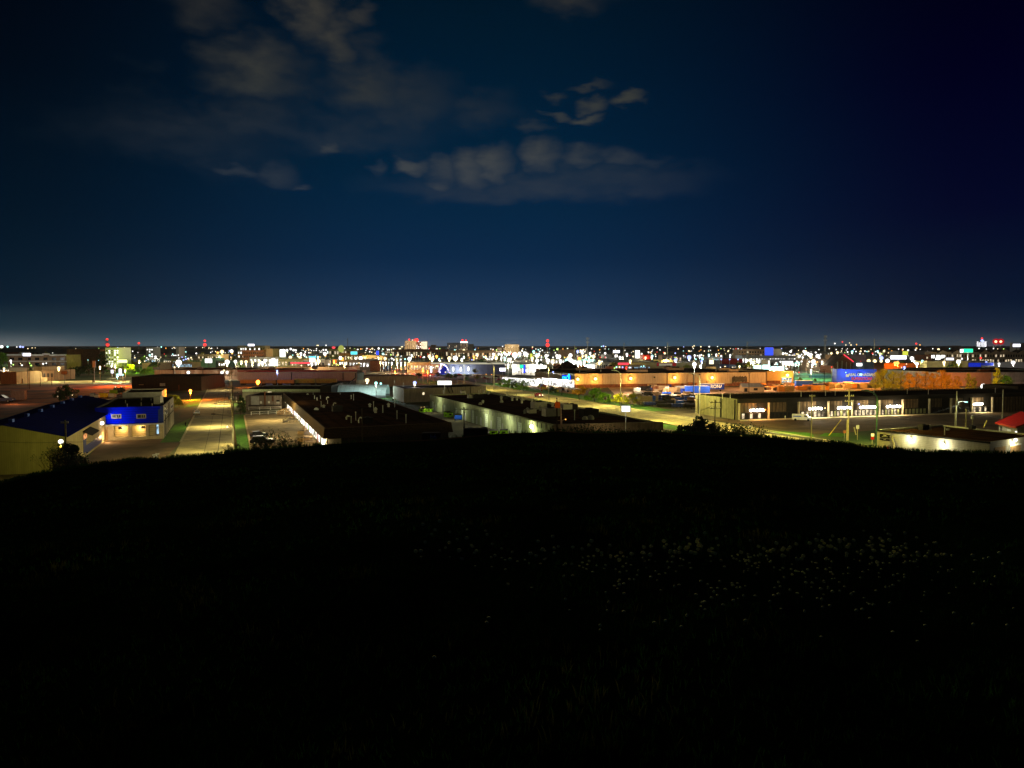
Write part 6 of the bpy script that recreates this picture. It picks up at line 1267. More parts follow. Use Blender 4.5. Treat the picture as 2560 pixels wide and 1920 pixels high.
# avenue trees
for (u, vb, vt, lm, kd, w_, l) in ((1258, 966, 945, 'leaf', 'bush', .9, 'low bright green shrub left of the avenue hedge'), (1272, 971, 946, 'leaf', 'bush', 1.0, 'round green shrub on the avenue lawn'), (1290, 974, 950, 'leafd', 'bush', 1.0, 'dark shrub between the avenue shrubs'), (1308, 978, 949, 'leaf', 'bush', 1.15, 'large rounded shrub in front of the lit garden centre'), (1380, 984, 966, 'leafd', 'bush', 1.2, 'low dark shrub below the store glazing'), (1448, 1000, 962, 'leafo', 'round', 1.3, 'broad brownish tree at the store corner beside the drive'), (1486, 1005, 969, 'leaf', 'bush', 1.0, 'bright green bushy tree right of the brownish tree'), (1513, 1009, 979, 'leaf', 'bush', .95, 'smaller green bush beside the bright green one'), (1552, 1015, 980, 'leafy', 'bush', .95, 'yellow green bush behind the curved lamp'), (1583, 1016, 981, 'leafy', 'bush', .95, 'yellow green bush right of the curved lamp'), (1122, 948, 932, 'leaf', 'bush', 1.1, 'bright rounded bush before the blue emblem store'), (1140, 950, 934, 'leafd', 'round', 1, 'small dark tree beside the bright rounded bush'), (1095, 945, 930, 'leafd', 'round', 1, 'small dark tree in front of the blue emblem'), (1188, 938, 921, 'leafy', 'round', 1.4, 'tan leaved tree in front of the blue grey store'), (1192, 952, 938, 'leafy', 'round', 1.2, 'small tan tree on the forecourt'), (1166, 952, 941, 'leaf', 'bush', 1.0, 'small green bush on the forecourt'), (1299, 938, 918, 'leafy', 'cone', 1.3, 'golden conifer in front of the white showroom'), (1048, 944, 931, 'leafd', 'bush', 1.2, 'dark bush at the red lit crossing'), (1031, 948, 938, 'leafd', 'bush', 1.4, 'low brush left of the crossing bush')):
    tree(kd, lm, u, vb, 5, w_ * 1.25, l, 'tree' if kd != 'bush' else 'shrub', vt=vt, name='shrub' if kd == 'bush' else 'deciduous_tree')
for (u, vb, vt) in ((2001, 957, 943), (2037, 958, 946), (2052, 962, 954)): tree('round', 'leaf', u, vb, 5, 1.2, {2001: 'small tree on the green turf nearest the store wing', 2037: 'second small tree on the green turf', 2052: 'tiny low tree at the edge of the green turf'}[u], vt=vt, name='deciduous_tree')
# hill-foot bushes (dark against the light)
for (u, D, vb, vt, lm, kd, w_, l) in ((1740, 150, 1100, 1032, 'leafd', 'bush', .85, 'large dark leafy bush left of the crossarm pole'), (1768, 146, 1100, 1042, 'leafd', 'bush', .8, 'open dark bush behind the crossarm pole base'), (1712, 150, 1100, 1050, 'leafd', 'bush', .85, 'lower dark bush at the left of the bush group'), (1812, 142, 1100, 1043, 'leafd', 'bare', 1.0, 'thin branched shrub right of the crossarm pole'), (1850, 140, 1104, 1046, 'leafd', 'bare', 1.1, 'wide airy shrub at the right of the bush group'), (1385, 150, 1090, 1060, 'leafd', 'bush', .9, 'dark round shrub under the orange sign mast'), (1450, 140, 1094, 1058, 'leafd', 'bare', 1.1, 'leafy shrub before the tan fascia, left one'), (1490, 140, 1094, 1050, 'leafd', 'bare', 1.3, 'spreading shrub before the tan fascia, centre'), (1530, 140, 1094, 1060, 'leafd', 'bare', 1.1, 'shrub before the tan fascia, right one'), (2085, 150, 1120, 1092, 'leafd', 'bush', .9, 'small dark shrub on the brow left of the block building'), (2105, 150, 1122, 1100, 'leafd', 'bush', .8, 'tiny shrub right beside the small dark shrub'), (675, 140, 1140, 1066, 'leafd', 'bare', .75, 'bare shrub in front of the two black vehicles'), (712, 136, 1140, 1084, 'leafd', 'bare', .85, 'second bare shrub toward the timber ramp'), (583, 140, 1140, 1100, 'leafd', 'bare', .6, 'bare twiggy sapling by the foot of the street poles'), (430, 130, 1160, 1128, 'leafd', 'bare', .8, 'thin twigs at the hill edge in front of the street'), (330, 130, 1170, 1140, 'leafd', 'bush', 1.4, 'low dark brush at the hill edge right of the tree'), (350, 128, 1170, 1148, 'leafd', 'bush', 1.4, 'second low brush left of the street name sign'), (165, 120, 1205, 1108, 'leafd', 'tall', 1.7, 'black tree below the dazzling lamp at left'), (155, 119, 1205, 1100, 'leafd', 'bare', .7, 'ragged branches hanging around the dazzling lamp'), (188, 122, 1200, 1110, 'leafd', 'cone', 1.2, 'dark green conical tree right of the lamp'), (200, 124, 1195, 1135, 'leafd', 'bush', .7, 'dark bush at the foot of the conical tree'), (935, 120, 1110, 1084, 'leafd', 'bare', .8, 'small faint shrub in front of the dark fascia'), (965, 120, 1110, 1090, 'leafd', 'bare', .8, 'second faint shrub in front of the dark fascia')):
    zb = max(0, hillz(PY(u, vb, D).x, D)); tree(kd, lm, u, vb, 5, w_, l, 'tree' if kd in ('tall', 'cone') else 'shrub', D=D, vt=vt, z=zb, name={'tall': 'tree', 'cone': 'conifer'}.get(kd, 'shrub'))
# left side
for (u, vb, vt, lm, kd, w_, l) in ((168, 1002, 958, 'leafd', 'bush', 1.1, 'dark rounded bush beside the rail yard behind the blue roof'), (150, 1004, 972, 'leafd', 'bush', 1.1, 'lower dark bush left of the rounded one'), (258, 935, 878, 'leafd', 'tall', 1.5, 'tall dark tree in front of the lit apartment tower'), (248, 935, 890, 'leafd', 'tall', 1.4, 'dark tree just left of the tallest dark tree'), (200, 938, 912, 'leafd', 'bush', 1.3, 'dark undergrowth tree below the brown block, left'), (222, 938, 908, 'leafd', 'bush', 1.3, 'dark tree below the brown block, right'), (180, 945, 915, 'leafd', 'bush', 1.2, 'low dark tree right of the lilac lamp'), (77, 952, 920, 'leafd', 'tall', 1.6, 'black creeper-like tree against the grey shed'), (4, 922, 880, 'leaf', 'bush', 1.0, 'green lit tree at the left edge beside the hotel'), (375, 938, 915, 'leaf', 'bush', 1.1, 'bright green tree left of the long tan warehouse'), (385, 936, 912, 'leaf', 'bush', 1.1, 'bright green tree touching the tan warehouse'), (425, 1008, 984, 'leafy', 'bush', .9, 'olive tree behind the blue garage block'), (440, 1012, 985, 'leafy', 'bush', .9, 'larger olive tree beside the blue garage block'), (448, 1020, 994, 'leafy', 'bush', .7, 'small olive tree at the corner of the lane'), (602, 1037, 988, 'leafd', 'cone', 1.0, 'dark pointed evergreen by the grey garage'), (608, 1037, 994, 'leafd', 'cone', .9, 'second dark pointed evergreen at the parking lot'), (290, 984, 966, 'leafd', 'bush', 1.0, 'dark bush in the orange lit rail yard'), (306, 985, 965, 'leafd', 'bush', 1.0, 'dark bush beside the brown shed corner'), (2350, 925, 914, 'leaf', 'bush', 1.6, 'pale bush behind the dark roof at right')):
    tree(kd, lm, u, vb, 5, w_, l, 'tree', vt=vt, name='tree')
for (u, vb, vt, lm, l) in ((300, 935, 914, 'leafy', 'lime lit tree below the blazing canopy'), (322, 932, 908, 'leafy', 'taller lime lit tree right of the blazing canopy'), (340, 936, 918, 'leaf', 'green tree on the lit field, left one'), (362, 937, 920, 'leaf', 'green tree on the lit field, right one'), (330, 915, 897, 'leafy', 'yellow lit tree behind the field road')): tree('bush', lm, u, vb, 5, 1.2, l, 'tree', vt=vt, name='tree')

sheet('lawn', [P(-40, 921), P(150, 920), P(150, 910), P(-40, 911)], M['grass'], .05)
sheet('lawn', [P(1560, 888), P(1780, 888), P(1790, 880), P(1560, 880)], M['grass'], .05)
# ============================================================ middle distance and skyline buildings
def fb(u0, vt, u1, D, m, label, cat='building', name='building', win=None, depth=25, rm='roofb', ang=None, lit=None, nwx=8, nwz=3, wz=(.15, .9)):
    t, wl, rf = facing(name, label, cat, u0, vt, u1, D=D, depth=depth, wm=M[m], rm=M[rm], ang=ang if ang is not None else 0)
    if win:
        W_ = wl[0]; h = wl[0].hit((u0 + u1) / 2, vt)[1]; mb = MB(); mb2 = MB(); ww = W_.len / nwx; hh = (h * (wz[1] - wz[0])) / nwz
        for i in range(nwx):
            for j in range(nwz):
                a = ww * (i + .25); z = h * wz[0] + hh * (j + .25); q = mb if random.random() < (lit if lit is not None else .6) else mb2
                W_.bx(q, a, a + ww * .5, z, z + hh * .5, -.05, .08, M[win] if q is mb else M['glass'])
        if 'hotel with pale' in label:
            mf = MB()
            for (f0, f1, dz) in ((0, .26, .4), (.24, .38, 1.6), (.38, .62, .3), (.6, .72, 1.2), (.72, 1, .2)): W_.bx(mf, W_.len * f0 + .1, W_.len * f1 - .1, h - 1.2 + dz, h + .2 + dz, 0, 1.2, M['white'])
            W_.bx(mf, 0, W_.len, h * .52, h * .56, 0, .5, M['white']); mf.build('roof_fascia', t)
        if mb.v: o = mb.build('lit_windows', t)
        if mb2.v: o = mb2.build('dark_windows', t)
    return t, wl
FB = [ # u0, vtop, u1, D, wall, label, windows, nx, nz, lit
 (0, 930, 41, 465, 'tan', 'tan block shed at the left edge of the road', None, 0, 0, 0), (42, 947, 57, 470, 'tan', 'small tan lean-to beside the tan block shed', None, 0, 0, 0),
 (22, 919, 84, 520, 'lgrey', 'pale grey industrial shed behind the sign mast', None, 0, 0, 0), (84, 917, 106, 515, 'tan', 'narrow tan shed bay right of the pale grey shed', 'win', 4, 1, .3), (106, 926, 134, 510, 'tanl', 'small brown workshop left of the lilac lamp', 'glass', 3, 1, .3),
 (19, 887, 166, 760, 'tanl', 'three-storey hotel with pale roof line behind the sheds', 'glass', 7, 2, 0), (167, 873, 251, 860, 'rust', 'plain brown slab block right of the hotel', None, 0, 0, 0),
 (263, 869, 297, 790, 'white', 'slim tower block with brightly lit balconies', 'winw', 5, 7, .7), (365, 868, 383, 1250, 'white', 'small bright apartment tower left of the radio mast', 'winw', 3, 4, .8), (440, 867, 447, 1400, 'lgrey', 'thin grey tower on the treeline', None, 0, 0, 0),
 (300, 903, 350, 1000, 'ywall', 'yellowish low building behind the lit forecourt', 'win', 7, 1, .8), (352, 902, 392, 1000, 'grey', 'grey low shop beside the lit forecourt', 'win', 6, 1, .6),
 (495, 886, 552, 900, 'tan', 'long low cream office with lit floors', 'win', 12, 2, .5), (594, 864, 662, 1150, 'tan', 'broad tan office block with a white roof sign', 'winw', 12, 3, .5), (604, 875, 658, 950, 'rust', 'dark brown block in front of the office block', 'win', 10, 3, .15), (656, 872, 682, 960, 'tanl', 'tan side wing right of the dark brown block', None, 0, 0, 0),
 (440, 903, 584, 800, 'tealw', 'long teal grey store with bright white oval sign', None, 0, 0, 0), (505, 896, 539, 795, 'tealw', 'teal entrance block of the long store', None, 0, 0, 0), (624, 893, 697, 770, 'white', 'dazzlingly lit white shop front', 'winw', 8, 2, .9), (695, 897, 758, 760, 'ywall', 'yellow lit restaurant with red neon band', 'win', 8, 1, .9),
 (758, 900, 812, 740, 'lgrey', 'pale shop beside the square white sign', 'winw', 6, 1, .6), (822, 872, 886, 1500, 'ywall', 'yellow green lit civic building with a dome', 'win', 10, 1, .4), (846, 883, 905, 1000, 'rust', 'brown mall block behind the orange gable', 'win', 8, 1, .8), (905, 888, 960, 900, 'tanl', 'tan shops left of the yellow store', 'win', 9, 1, .8),
 (872, 900, 940, 720, 'grey', 'grey shop row with bright windows behind the red neon', 'winw', 8, 1, .7), (925, 902, 952, 690, 'rust', 'brick red shop cube behind the street lamps', None, 0, 0, 0),
 (1012, 852, 1040, 2050, 'tan', 'tan tower block with red roof beacons, left part', 'win', 6, 8, .1), (1040, 855, 1053, 2060, 'rust', 'dark recessed part of the beacon tower block', 'winw', 3, 6, .7), (1053, 854, 1067, 2040, 'white', 'pale right part of the beacon tower block', 'win', 3, 8, .2), (1077, 862, 1089, 2600, 'tanl', 'small distant tower right of the beacon tower', None, 0, 0, 0),
 (1118, 857, 1150, 2300, 'bgrey', 'dark glassy tower with few lit rooms', 'win', 9, 6, .2), (1151, 854, 1169, 2250, 'tanl', 'tower with a bright white crown band', 'win', 5, 6, .3), (1171, 860, 1184, 2350, 'grey', 'grey tower right of the crowned one', None, 0, 0, 0), (1262, 861, 1298, 2000, 'tan', 'wide tan tower on the skyline', 'win', 9, 5, .12), (1243, 868, 1262, 2100, 'tanl', 'low tan block left of the wide tan tower', 'win', 5, 2, .5),
 (1018, 906, 1106, 645, 'ywall', 'long yellow lit store behind the red lit crossing', 'win', 12, 1, .9), (1108, 907, 1262, 620, 'bgrey', 'long blue grey store with cream fascia', None, 0, 0, 0), (1280, 910, 1342, 570, 'white', 'white lit showroom with green and blue pylon', 'winw', 6, 1, .95), (1335, 913, 1367, 575, 'white', 'second white showroom wing', 'winb', 5, 1, .8),
 (980, 873, 1120, 1300, 'rust', 'very long dark low block below the towers', 'win', 24, 1, .5), (1120, 876, 1240, 1250, 'tanl', 'long low tan mall below the glassy tower', 'win', 20, 1, .7), (1397, 874, 1438, 1150, 'tanl', 'plain tan slab behind the crowded white lights', None, 0, 0, 0), (1490, 898, 1625, 900, 'grey', 'long dim grey warehouse behind the store roof', None, 0, 0, 0), (1370, 898, 1490, 930, 'white', 'bright white mall wall behind the pyramid roof', 'winw', 20, 1, .9),
 (1515, 907, 1765, 730, 'ywall', 'long cream wall with a red shop in its middle', None, 0, 0, 0), (1608, 887, 1627, 900, 'red', 'red box building left of the white glare', None, 0, 0, 0), (1655, 888, 1705, 950, 'tanl', 'low shop behind the green trees', 'win', 6, 1, .6), (1800, 897, 1857, 800, 'red', 'red walled shop with three blue wall lamps', None, 0, 0, 0), (1765, 900, 1800, 790, 'grey', 'grey shop with a glowing cream sign', None, 0, 0, 0),
 (1846, 873, 1912, 1050, 'tanl', 'grey tan hotel left of its blue lit corner', 'win', 10, 3, .1), (1934, 872, 1954, 1050, 'grey', 'grey hotel wing right of the blue lit corner', None, 0, 0, 0), (1855, 889, 1990, 850, 'lgrey', 'bright lit shop row below the hotel', 'winw', 20, 1, .9), (1925, 899, 2020, 740, 'grey', 'grey shop row with white window boards', 'winw', 9, 1, .6), (2015, 898, 2075, 700, 'tanl', 'low tan shops with red signs beyond the turf', 'win', 6, 1, .6),
 (2085, 887, 2165, 900, 'tanl', 'long tan hall behind the barn roof', None, 0, 0, 0), (2160, 905, 2185, 620, 'bgrey', 'dark blue box building behind the supermarket wall', None, 0, 0, 0), (2246, 878, 2342, 1100, 'lgrey', 'long pale flat hall left of the gabled lodge', None, 0, 0, 0), (2340, 880, 2570, 900, 'tan', 'long two-storey lodge with gables and warm lights', 'win', 36, 2, .45), (2315, 887, 2340, 900, 'rust', 'dark brick end of the gabled lodge', 'win', 4, 2, .3),
 (2318, 903, 2425, 700, 'ywall', 'low cream hall behind the white tree lamps', None, 0, 0, 0), (2480, 906, 2600, 690, 'lgrey', 'low pale wall right of the blue trailer', None, 0, 0, 0), (2549, 857, 2600, 1300, 'lgrey', 'pale tall block at the right edge with white sign', None, 0, 0, 0), (2210, 908, 2300, 640, 'orange', 'orange lit shed above the tree row', None, 0, 0, 0), (2300, 921, 2560, 540, 'roofb', 'wide black flat-roofed hall above the orange wall', None, 0, 0, 0)]
for (u0, vt, u1, D, m, lb, wn, nx, nz, lit) in FB: fb(u0, vt, u1, D, m, lb, win=wn, nwx=max(1, nx), nwz=max(1, nz), lit=lit)
def panel(name, label, cat, u0, v0, u1, v1, D, m, poles=1, frame=None, th=.5, light=None):
    a = PY(u0, v1, D); b = PY(u1, v0, D); t = T(name, label, cat, ((a.x + b.x) / 2, D, 0)); mb = MB(); mb.box(a.x, D - th / 2, a.z, b.x, D + th / 2, b.z, m); mb.build('sign_face', t)
    mb = MB(); g = .25 * D / 500; mb.box(a.x - g, D - th / 2 + .1, a.z - g, b.x + g, D + th / 2 + .1, b.z + g, frame or M['grey']); mb.build('sign_case', t)
    for k in range(poles): x = a.x + (b.x - a.x) * (k + .5) / poles; mb = MB(); mb.tube((x, D + .2, 0), (x, D + .2, a.z), .25 * D / 500, M['grey'], n=6); mb.build('post', t)
    if light: plight(((a.x + b.x) / 2, D - 3, (a.z + b.z) / 2), light[0], light[1], 1, t)
    return t
Ew = emi('sign_white', (1, 1, .95), 1.7)
Wc = emi('white_glare', (1, 1, .97), 3); Bc_ = emi('blue_glow', (.03, .07, 1), 1.6); Rc = emi('red_neon', (1, .05, .08), 1.6); Cc = emi('cyan_glow', (.1, .8, 1), 1.6); Gc = emi('green_glow', (.02, .85, .4), 1.6); Yc = emi('yellow_sign', (.75, .8, .08), 1.0); Lc = emi('lilac_white', (.85, .85, 1), 3); Tc = emi('mint_white', (.65, 1, .95), 2.6); Oc = emi('orange_glow', (1, .22, .02), 1.0); Vy = emi('lime_glare', (.9, 1, .35), 2.4)
SG = [(58, 883, 77, 890, 415, Lc, 'blue white lit sign head on the tall black mast'), (296, 899, 318, 907, 640, Vy, 'blazing lime yellow canopy fascia'), (513, 897, 530, 907, 780, Wc, 'rounded white shop sign on the teal block'), (620, 860, 636, 865, 1140, Lc, 'white sign on top of the tan office block'), (700, 874, 713, 893, 850, Wc, 'tall white glaring sign pillar'), (726, 906, 775, 909, 735, Rc, 'long red neon strip of the restaurant'), (774, 895, 788, 905, 700, Wc, 'square white lit sign with teal top'), (772, 891, 790, 894, 702, Cc, 'teal light bar above the square white sign'), (877, 879, 893, 886, 980, Cc, 'cyan lit sign among the far shops'), (941, 877, 947, 889, 1000, Bc_, 'narrow deep blue pillar sign'), (832, 899, 842, 907, 800, Oc, 'orange glowing gable sign'), (1151, 854, 1169, 857, 2230, Wc, 'white crown band of the skyline tower'), (1076, 916, 1080, 931, 600, Lc, 'tall narrow lilac white pylon sign'), (1249, 920, 1264, 928, 560, Lc, 'white blue rimmed sign at the right end of the blue grey store'), (1300, 912, 1308, 920, 555, Gc, 'green cap of the showroom pylon'), (1309, 912, 1313, 932, 556, Bc_, 'blue edge of the showroom pylon'), (1325, 884, 1331, 893, 1000, Yc, 'small yellow pillar sign in the crowded lights'), (1464, 912, 1487, 922, 640, Wc, 'wide white lit sign right of the pyramid roof'), (1533, 876, 1549, 882, 900, Lc, 'flat white blue rimmed sign on a pole'), (1588, 876, 1599, 895, 900, Wc, 'upright glaring white screen'), (1545, 907, 1572, 912, 700, Rc, 'red and pink lit shop fascia'), (1648, 909, 1680, 914, 690, mat('cream_sign', (.7, .66, .5), emis=(.7, .6, .45), estr=.25), 'cream lettered board on the red shop'), (1642, 907, 1690, 915, 692, mat('red_board', (.5, .03, .03), emis=(.5, .02, .02), estr=.25), 'red board of the red shop'), (1773, 900, 1784, 910, 760, emi('cream_sign_lit', (1, .9, .55), 2), 'glowing cream shop sign'), (1912, 869, 1933, 889, 1040, Bc_, 'vivid blue lit hotel corner'), (1884, 913, 1903, 924, 610, Tc, 'mint white glowing canopy, left part'), (1906, 912, 1925, 923, 612, Tc, 'mint white glowing canopy, middle part'), (1928, 916, 1960, 925, 608, Tc, 'mint white glowing canopy, right part'), (1955, 903, 1982, 911, 720, Wc, 'white window board in the grey shop row'), (2141, 908, 2155, 915, 560, Wc, 'white lit sign with red top near the barn roof'), (2256, 878, 2270, 888, 820, Yc, 'yellow oval sign above the white sign'), (2226, 889, 2266, 898, 700, Lc, 'long white sign with red left rim'), (2400, 873, 2408, 881, 850, Wc, 'white round end of the green sign'), (2408, 872, 2432, 881, 852, Gc, 'bright green lit lettering sign'), (2365, 895, 2384, 900, 640, Lc, 'lilac white canopy lamp bar'), (2532, 860, 2551, 867, 1280, Lc, 'long white sign on the pale block at right'), (2421, 907, 2452, 917, 600, mat('blue_lit', (.03, .08, .6), emis=(.01, .04, .8), estr=.5), 'blue box trailer lit at its left end'), (2452, 907, 2484, 914, 604, mat('blue_lit2', (.02, .04, .3), emis=(.01, .03, .5), estr=.2), 'darker blue box trailer behind the lit one'), (232, 903, 238, 918, 478, M['lgrey'], 'upright grey billboard by the dark trees'), (154, 928, 168, 935, 470, M['tan'], 'tan blank billboard on two posts'), (278, 921, 283, 933, 560, Lc, 'narrow cold white sign left of the lamp'), (298, 922, 304, 938, 560, Lc, 'taller cold white sign panel')]  # blue trailer materials glow faintly in place of light falling on them
for (u0, v0, u1, v1, D, m, lb) in SG: panel('lit_sign' if 'billboard' not in lb and 'trailer' not in lb else ('billboard' if 'billboard' in lb else 'box_trailer'), lb, 'sign' if 'trailer' not in lb else 'trailer', u0, v0, u1, v1, D, m, 1 if D < 900 else 1)
# scoreboard digits
t = T('digital_sign', 'rows of white digits on a dark display by the lodge', 'display', PY(2345, 894, 860)); 
for (u, v, s, sz_) in ((2345, 892, '13 58:59', 4.6), (2345, 897.5, '58:58', 2.6)): text(s, 'digits', PY(u, v, 858), (1, 0), sz_, Wc, t, .2, bold=.12)
a = PY(2329, 900, 860); b = PY(2361, 888, 860); mb = MB(); mb.box(a.x, 860, 0, b.x, 860.6, b.z, M['dark']); mb.build('display_board', t)
# emblem gable of the blue-grey store
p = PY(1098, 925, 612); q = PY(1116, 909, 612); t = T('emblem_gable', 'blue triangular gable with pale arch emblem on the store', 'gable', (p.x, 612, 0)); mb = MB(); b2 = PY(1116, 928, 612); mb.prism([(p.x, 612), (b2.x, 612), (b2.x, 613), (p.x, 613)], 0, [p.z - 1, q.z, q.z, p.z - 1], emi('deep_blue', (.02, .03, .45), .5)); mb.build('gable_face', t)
mb = MB(); mb.path([(b2.x - 6, 611, 2), (b2.x - 4, 611, q.z), (b2.x, 611, q.z - 2), (b2.x + 3, 611, 1)], .5, M['white'], 6); mb.build('arch', t); plight((p.x + 4, 606, 8), 2500, (.4, .4, 1), 1, t)
for (u, v) in ((1133, 923), (1152, 923), (1171, 922)): q = PY(u, v, 618); mb = MB(); mb.ball(q, .9, M['LW'], sz=2.2); o = mb.build('wall_lamp'); tag(o, 'tall oval wall lamp on the blue grey store', 'lamp', 'oval lamps on the blue grey store'); plight(q - Vector((0, 3, 1)), 1200, (1, .97, .9), .5, o if False else None, name='store_wall_light')
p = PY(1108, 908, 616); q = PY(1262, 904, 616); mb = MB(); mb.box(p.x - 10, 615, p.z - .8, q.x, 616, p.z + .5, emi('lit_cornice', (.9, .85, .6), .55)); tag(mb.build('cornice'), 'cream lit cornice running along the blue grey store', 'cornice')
# pyramid-roofed pavilion
p0, p1, pk = PY(1385, 923, 560), PY(1450, 923, 560), PY(1418, 904, 580); t = T('pavilion', 'dark pyramid-roofed pavilion behind the store', 'pavilion', (pk.x, 560, 0)); mb = MB(); z0 = p0.z; w_ = (p1.x - p0.x) / 2
cs = [(pk.x - w_, 560, z0), (pk.x + w_, 560, z0), (pk.x + w_, 600, z0), (pk.x - w_, 600, z0)]
for i in range(4): mb.face([cs[i], cs[(i + 1) % 4], (pk.x, 580, pk.z + 1)], M['roof'])
mb.build('roof', t); mb = MB(); mb.box(pk.x - w_ * .85, 563, 0, pk.x + w_ * .85, 597, z0, M['rust']); mb.build('wall', t)
# barn with red edge
p0, p1, pk = PY(2083, 915, 640), PY(2146, 915, 640), PY(2108, 887, 640); t = T('barn', 'dark barn roof with a glowing red right edge', 'barn', (pk.x, 640, 0)); mb = MB(); mb.face([p0, p1, pk], M['rust']); mb.face([p0, pk, pk + Vector((8, 40, 0)), p0 + Vector((8, 40, 0))], M['roofb']); mb.face([pk, p1, p1 + Vector((8, 40, 0)), pk + Vector((8, 40, 0))], M['roofb']); mb.build('roof', t)
mb = MB(); mb.box(p0.x + 1, 641, 0, p1.x - 1, 670, p0.z, M['rust']); mb.build('wall', t)
for k in range(5): u = 2094 + k * 11; mb = MB(); q = PY(u, 918, 638); mb.tube((q.x, 638, 0), (q.x, 638, PY(u, 902 + abs(k - 1) * 2.5, 638).z), .35, M['tan']); mb.build('column', t)
mb = MB(); mb.tube(pk + Vector((0, -1, .3)), p1 + Vector((0, -1, .3)), .45, Rc, n=4); mb.build('neon_edge', t)
# dome and roof features
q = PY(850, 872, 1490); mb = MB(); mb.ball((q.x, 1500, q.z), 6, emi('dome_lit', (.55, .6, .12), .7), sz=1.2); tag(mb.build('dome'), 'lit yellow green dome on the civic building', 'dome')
q = PY(834, 869, 1400); mb = MB(); mb.ball(q, 2.4, Rc, sx=1.4, sz=.8); tag(mb.build('red_sign_ball'), 'small red glowing sign left of the dome', 'sign')
# lodge gables
for u in (2356, 2392, 2462, 2488, 2512, 2556):
    p = PY(u, 884, 897); wz = 12 if u != 2512 else 18; mb = MB(); z = PY(u, 881, 897).z; mb.face([(p.x - wz / 2, 896, z - 1), (p.x + wz / 2, 896, z - 1), (p.x, 896, z + (2.6 if u != 2512 else 4))], M['tan']); mb.face([(p.x - wz / 2, 896, z - 1), (p.x, 896, z + (2.6 if u != 2512 else 4)), (p.x, 910, z + 3), (p.x - wz / 2, 910, z)], M['roofb']); mb.face([(p.x + wz / 2, 896, z - 1), (p.x, 896, z + (2.6 if u != 2512 else 4)), (p.x, 910, z + 3), (p.x + wz / 2, 910, z)], M['roofb'])
    tag(mb.build('roof_gable'), 'gable dormer along the lodge roof line', 'gable', 'gables on the lodge roof')
# masts
def mast(u, vt, D, label, kind='pole', beac=(), vb=None, name='mast'):
    q = PY(u, vt, D); t = T(name, label, 'mast', (q.x, D, 0)); s = D / 1000; mb = MB()
    if kind == 'lattice':
        wd = .9 * s
        for sx, sy in ((-1, -1), (1, -1), (1, 1), (-1, 1)): mb.tube((q.x + sx * wd, D + sy * wd, 0), (q.x + sx * wd * .5, D + sy * wd * .5, q.z), .14 * s, M['steel'], n=4)
        n = 14
        for k in range(n): z0 = q.z * k / n; z1 = q.z * (k + 1) / n; mb.tube((q.x - wd, D - wd, z0), (q.x + wd, D - wd, z1), .09 * s, M['steel'], n=3); mb.tube((q.x + wd, D - wd, z0), (q.x - wd, D - wd, z1), .09 * s, M['steel'], n=3)
    else: mb.tube((q.x, D, 0), (q.x, D, q.z), .55 * s, M['steel'], r1=.4 * s, n=6)
    mb.build('mast_shaft', t)
    if kind in ('cell', 'lattice'):
        for dz in (1, 6): 
            mb = MB()
            for sx in (-1.6, 0, 1.6): mb.box(q.x + (sx - .35) * s, D - 1.5 * s, q.z - (dz + 2) * s, q.x + (sx + .35) * s, D - 1 * s, q.z - dz * s + .6, M['lgrey'])
            mb.build('antenna_panels', t)
    if kind == 'util':
        for k in range(3): mb = MB(); mb.tube((q.x, D, q.z - (2 + k * 3) * s), (q.x + 3.2 * s, D, q.z - (2 + k * 3) * s), .22 * s, M['steel'], n=4); mb.build('crossarm', t)
    for bi, (bu, bv, br, mk) in enumerate(beac): p = PY(bu, bv, D - (20 if bi and name == 'beacon_mast' else 0)); mb = MB(); mb.ball(p, br, M[mk] if isinstance(mk, str) else mk); mb.build('beacon', t)
    return t
mast(1469, 843, 1000, 'cell mast with two tiers of antennas', 'cell'); mast(1436, 863, 900, 'short bare mast left of the cell mast', 'util'); mast(1560, 857, 900, 'power pole left of the glaring white screen', 'util'); mast(1669, 856, 850, 'power pole above the orange store roof', 'util'); mast(1868, 853, 850, 'power pole in front of the hotel', 'util'); mast(2063, 838, 1100, 'tall lattice communication tower on the skyline', 'lattice'); mast(2186, 847, 760, 'power pole above the tree row', 'util'); mast(869, 845, 2500, 'slender white antenna mast standing on the skyline')
mast(268, 847, 1600, 'radio mast with two red beacons beside the lit tower', 'lattice', ((268, 849, 2.6, 'LR'), (269, 862, 3.4, 'LR'))); mast(347, 855, 2500, 'distant mast with a single red beacon', 'pole', ((347, 858, 3.4, 'LR'),)); mast(512, 850, 2200, 'radio mast with two red beacons above the far park', 'pole', ((512, 852, 3.2, 'LR'), (512, 862, 4.6, 'LR')))
mast(1369, 850, 2200, 'radio mast with red beacons in the centre of the skyline', 'pole', ((1369, 852, 4.2, 'LR'), (1369, 862.5, 5.5, 'LR'), (1367, 863, 2, 'LW'), (1371, 863, 2, 'LW'), (1369, 852, 3, 'LW')))
mast(2490, 853, 3000, 'mast of the left of two strong red beacons at the right skyline', 'pole', ((2490, 854, 12, emi('red_halo', (.7, 0, .01), .7)), (2489.6, 854, 4.5, 'LY')), name='beacon_mast'); mast(2502, 853, 3000, 'mast of the right of two strong red beacons at the right skyline', 'pole', ((2502, 854, 12, MATS['red_halo']), (2502, 854, 4.5, 'LY')), name='beacon_mast')  # large red ball stands in for the glow around each beacon
for u in (2108, 2186): pass
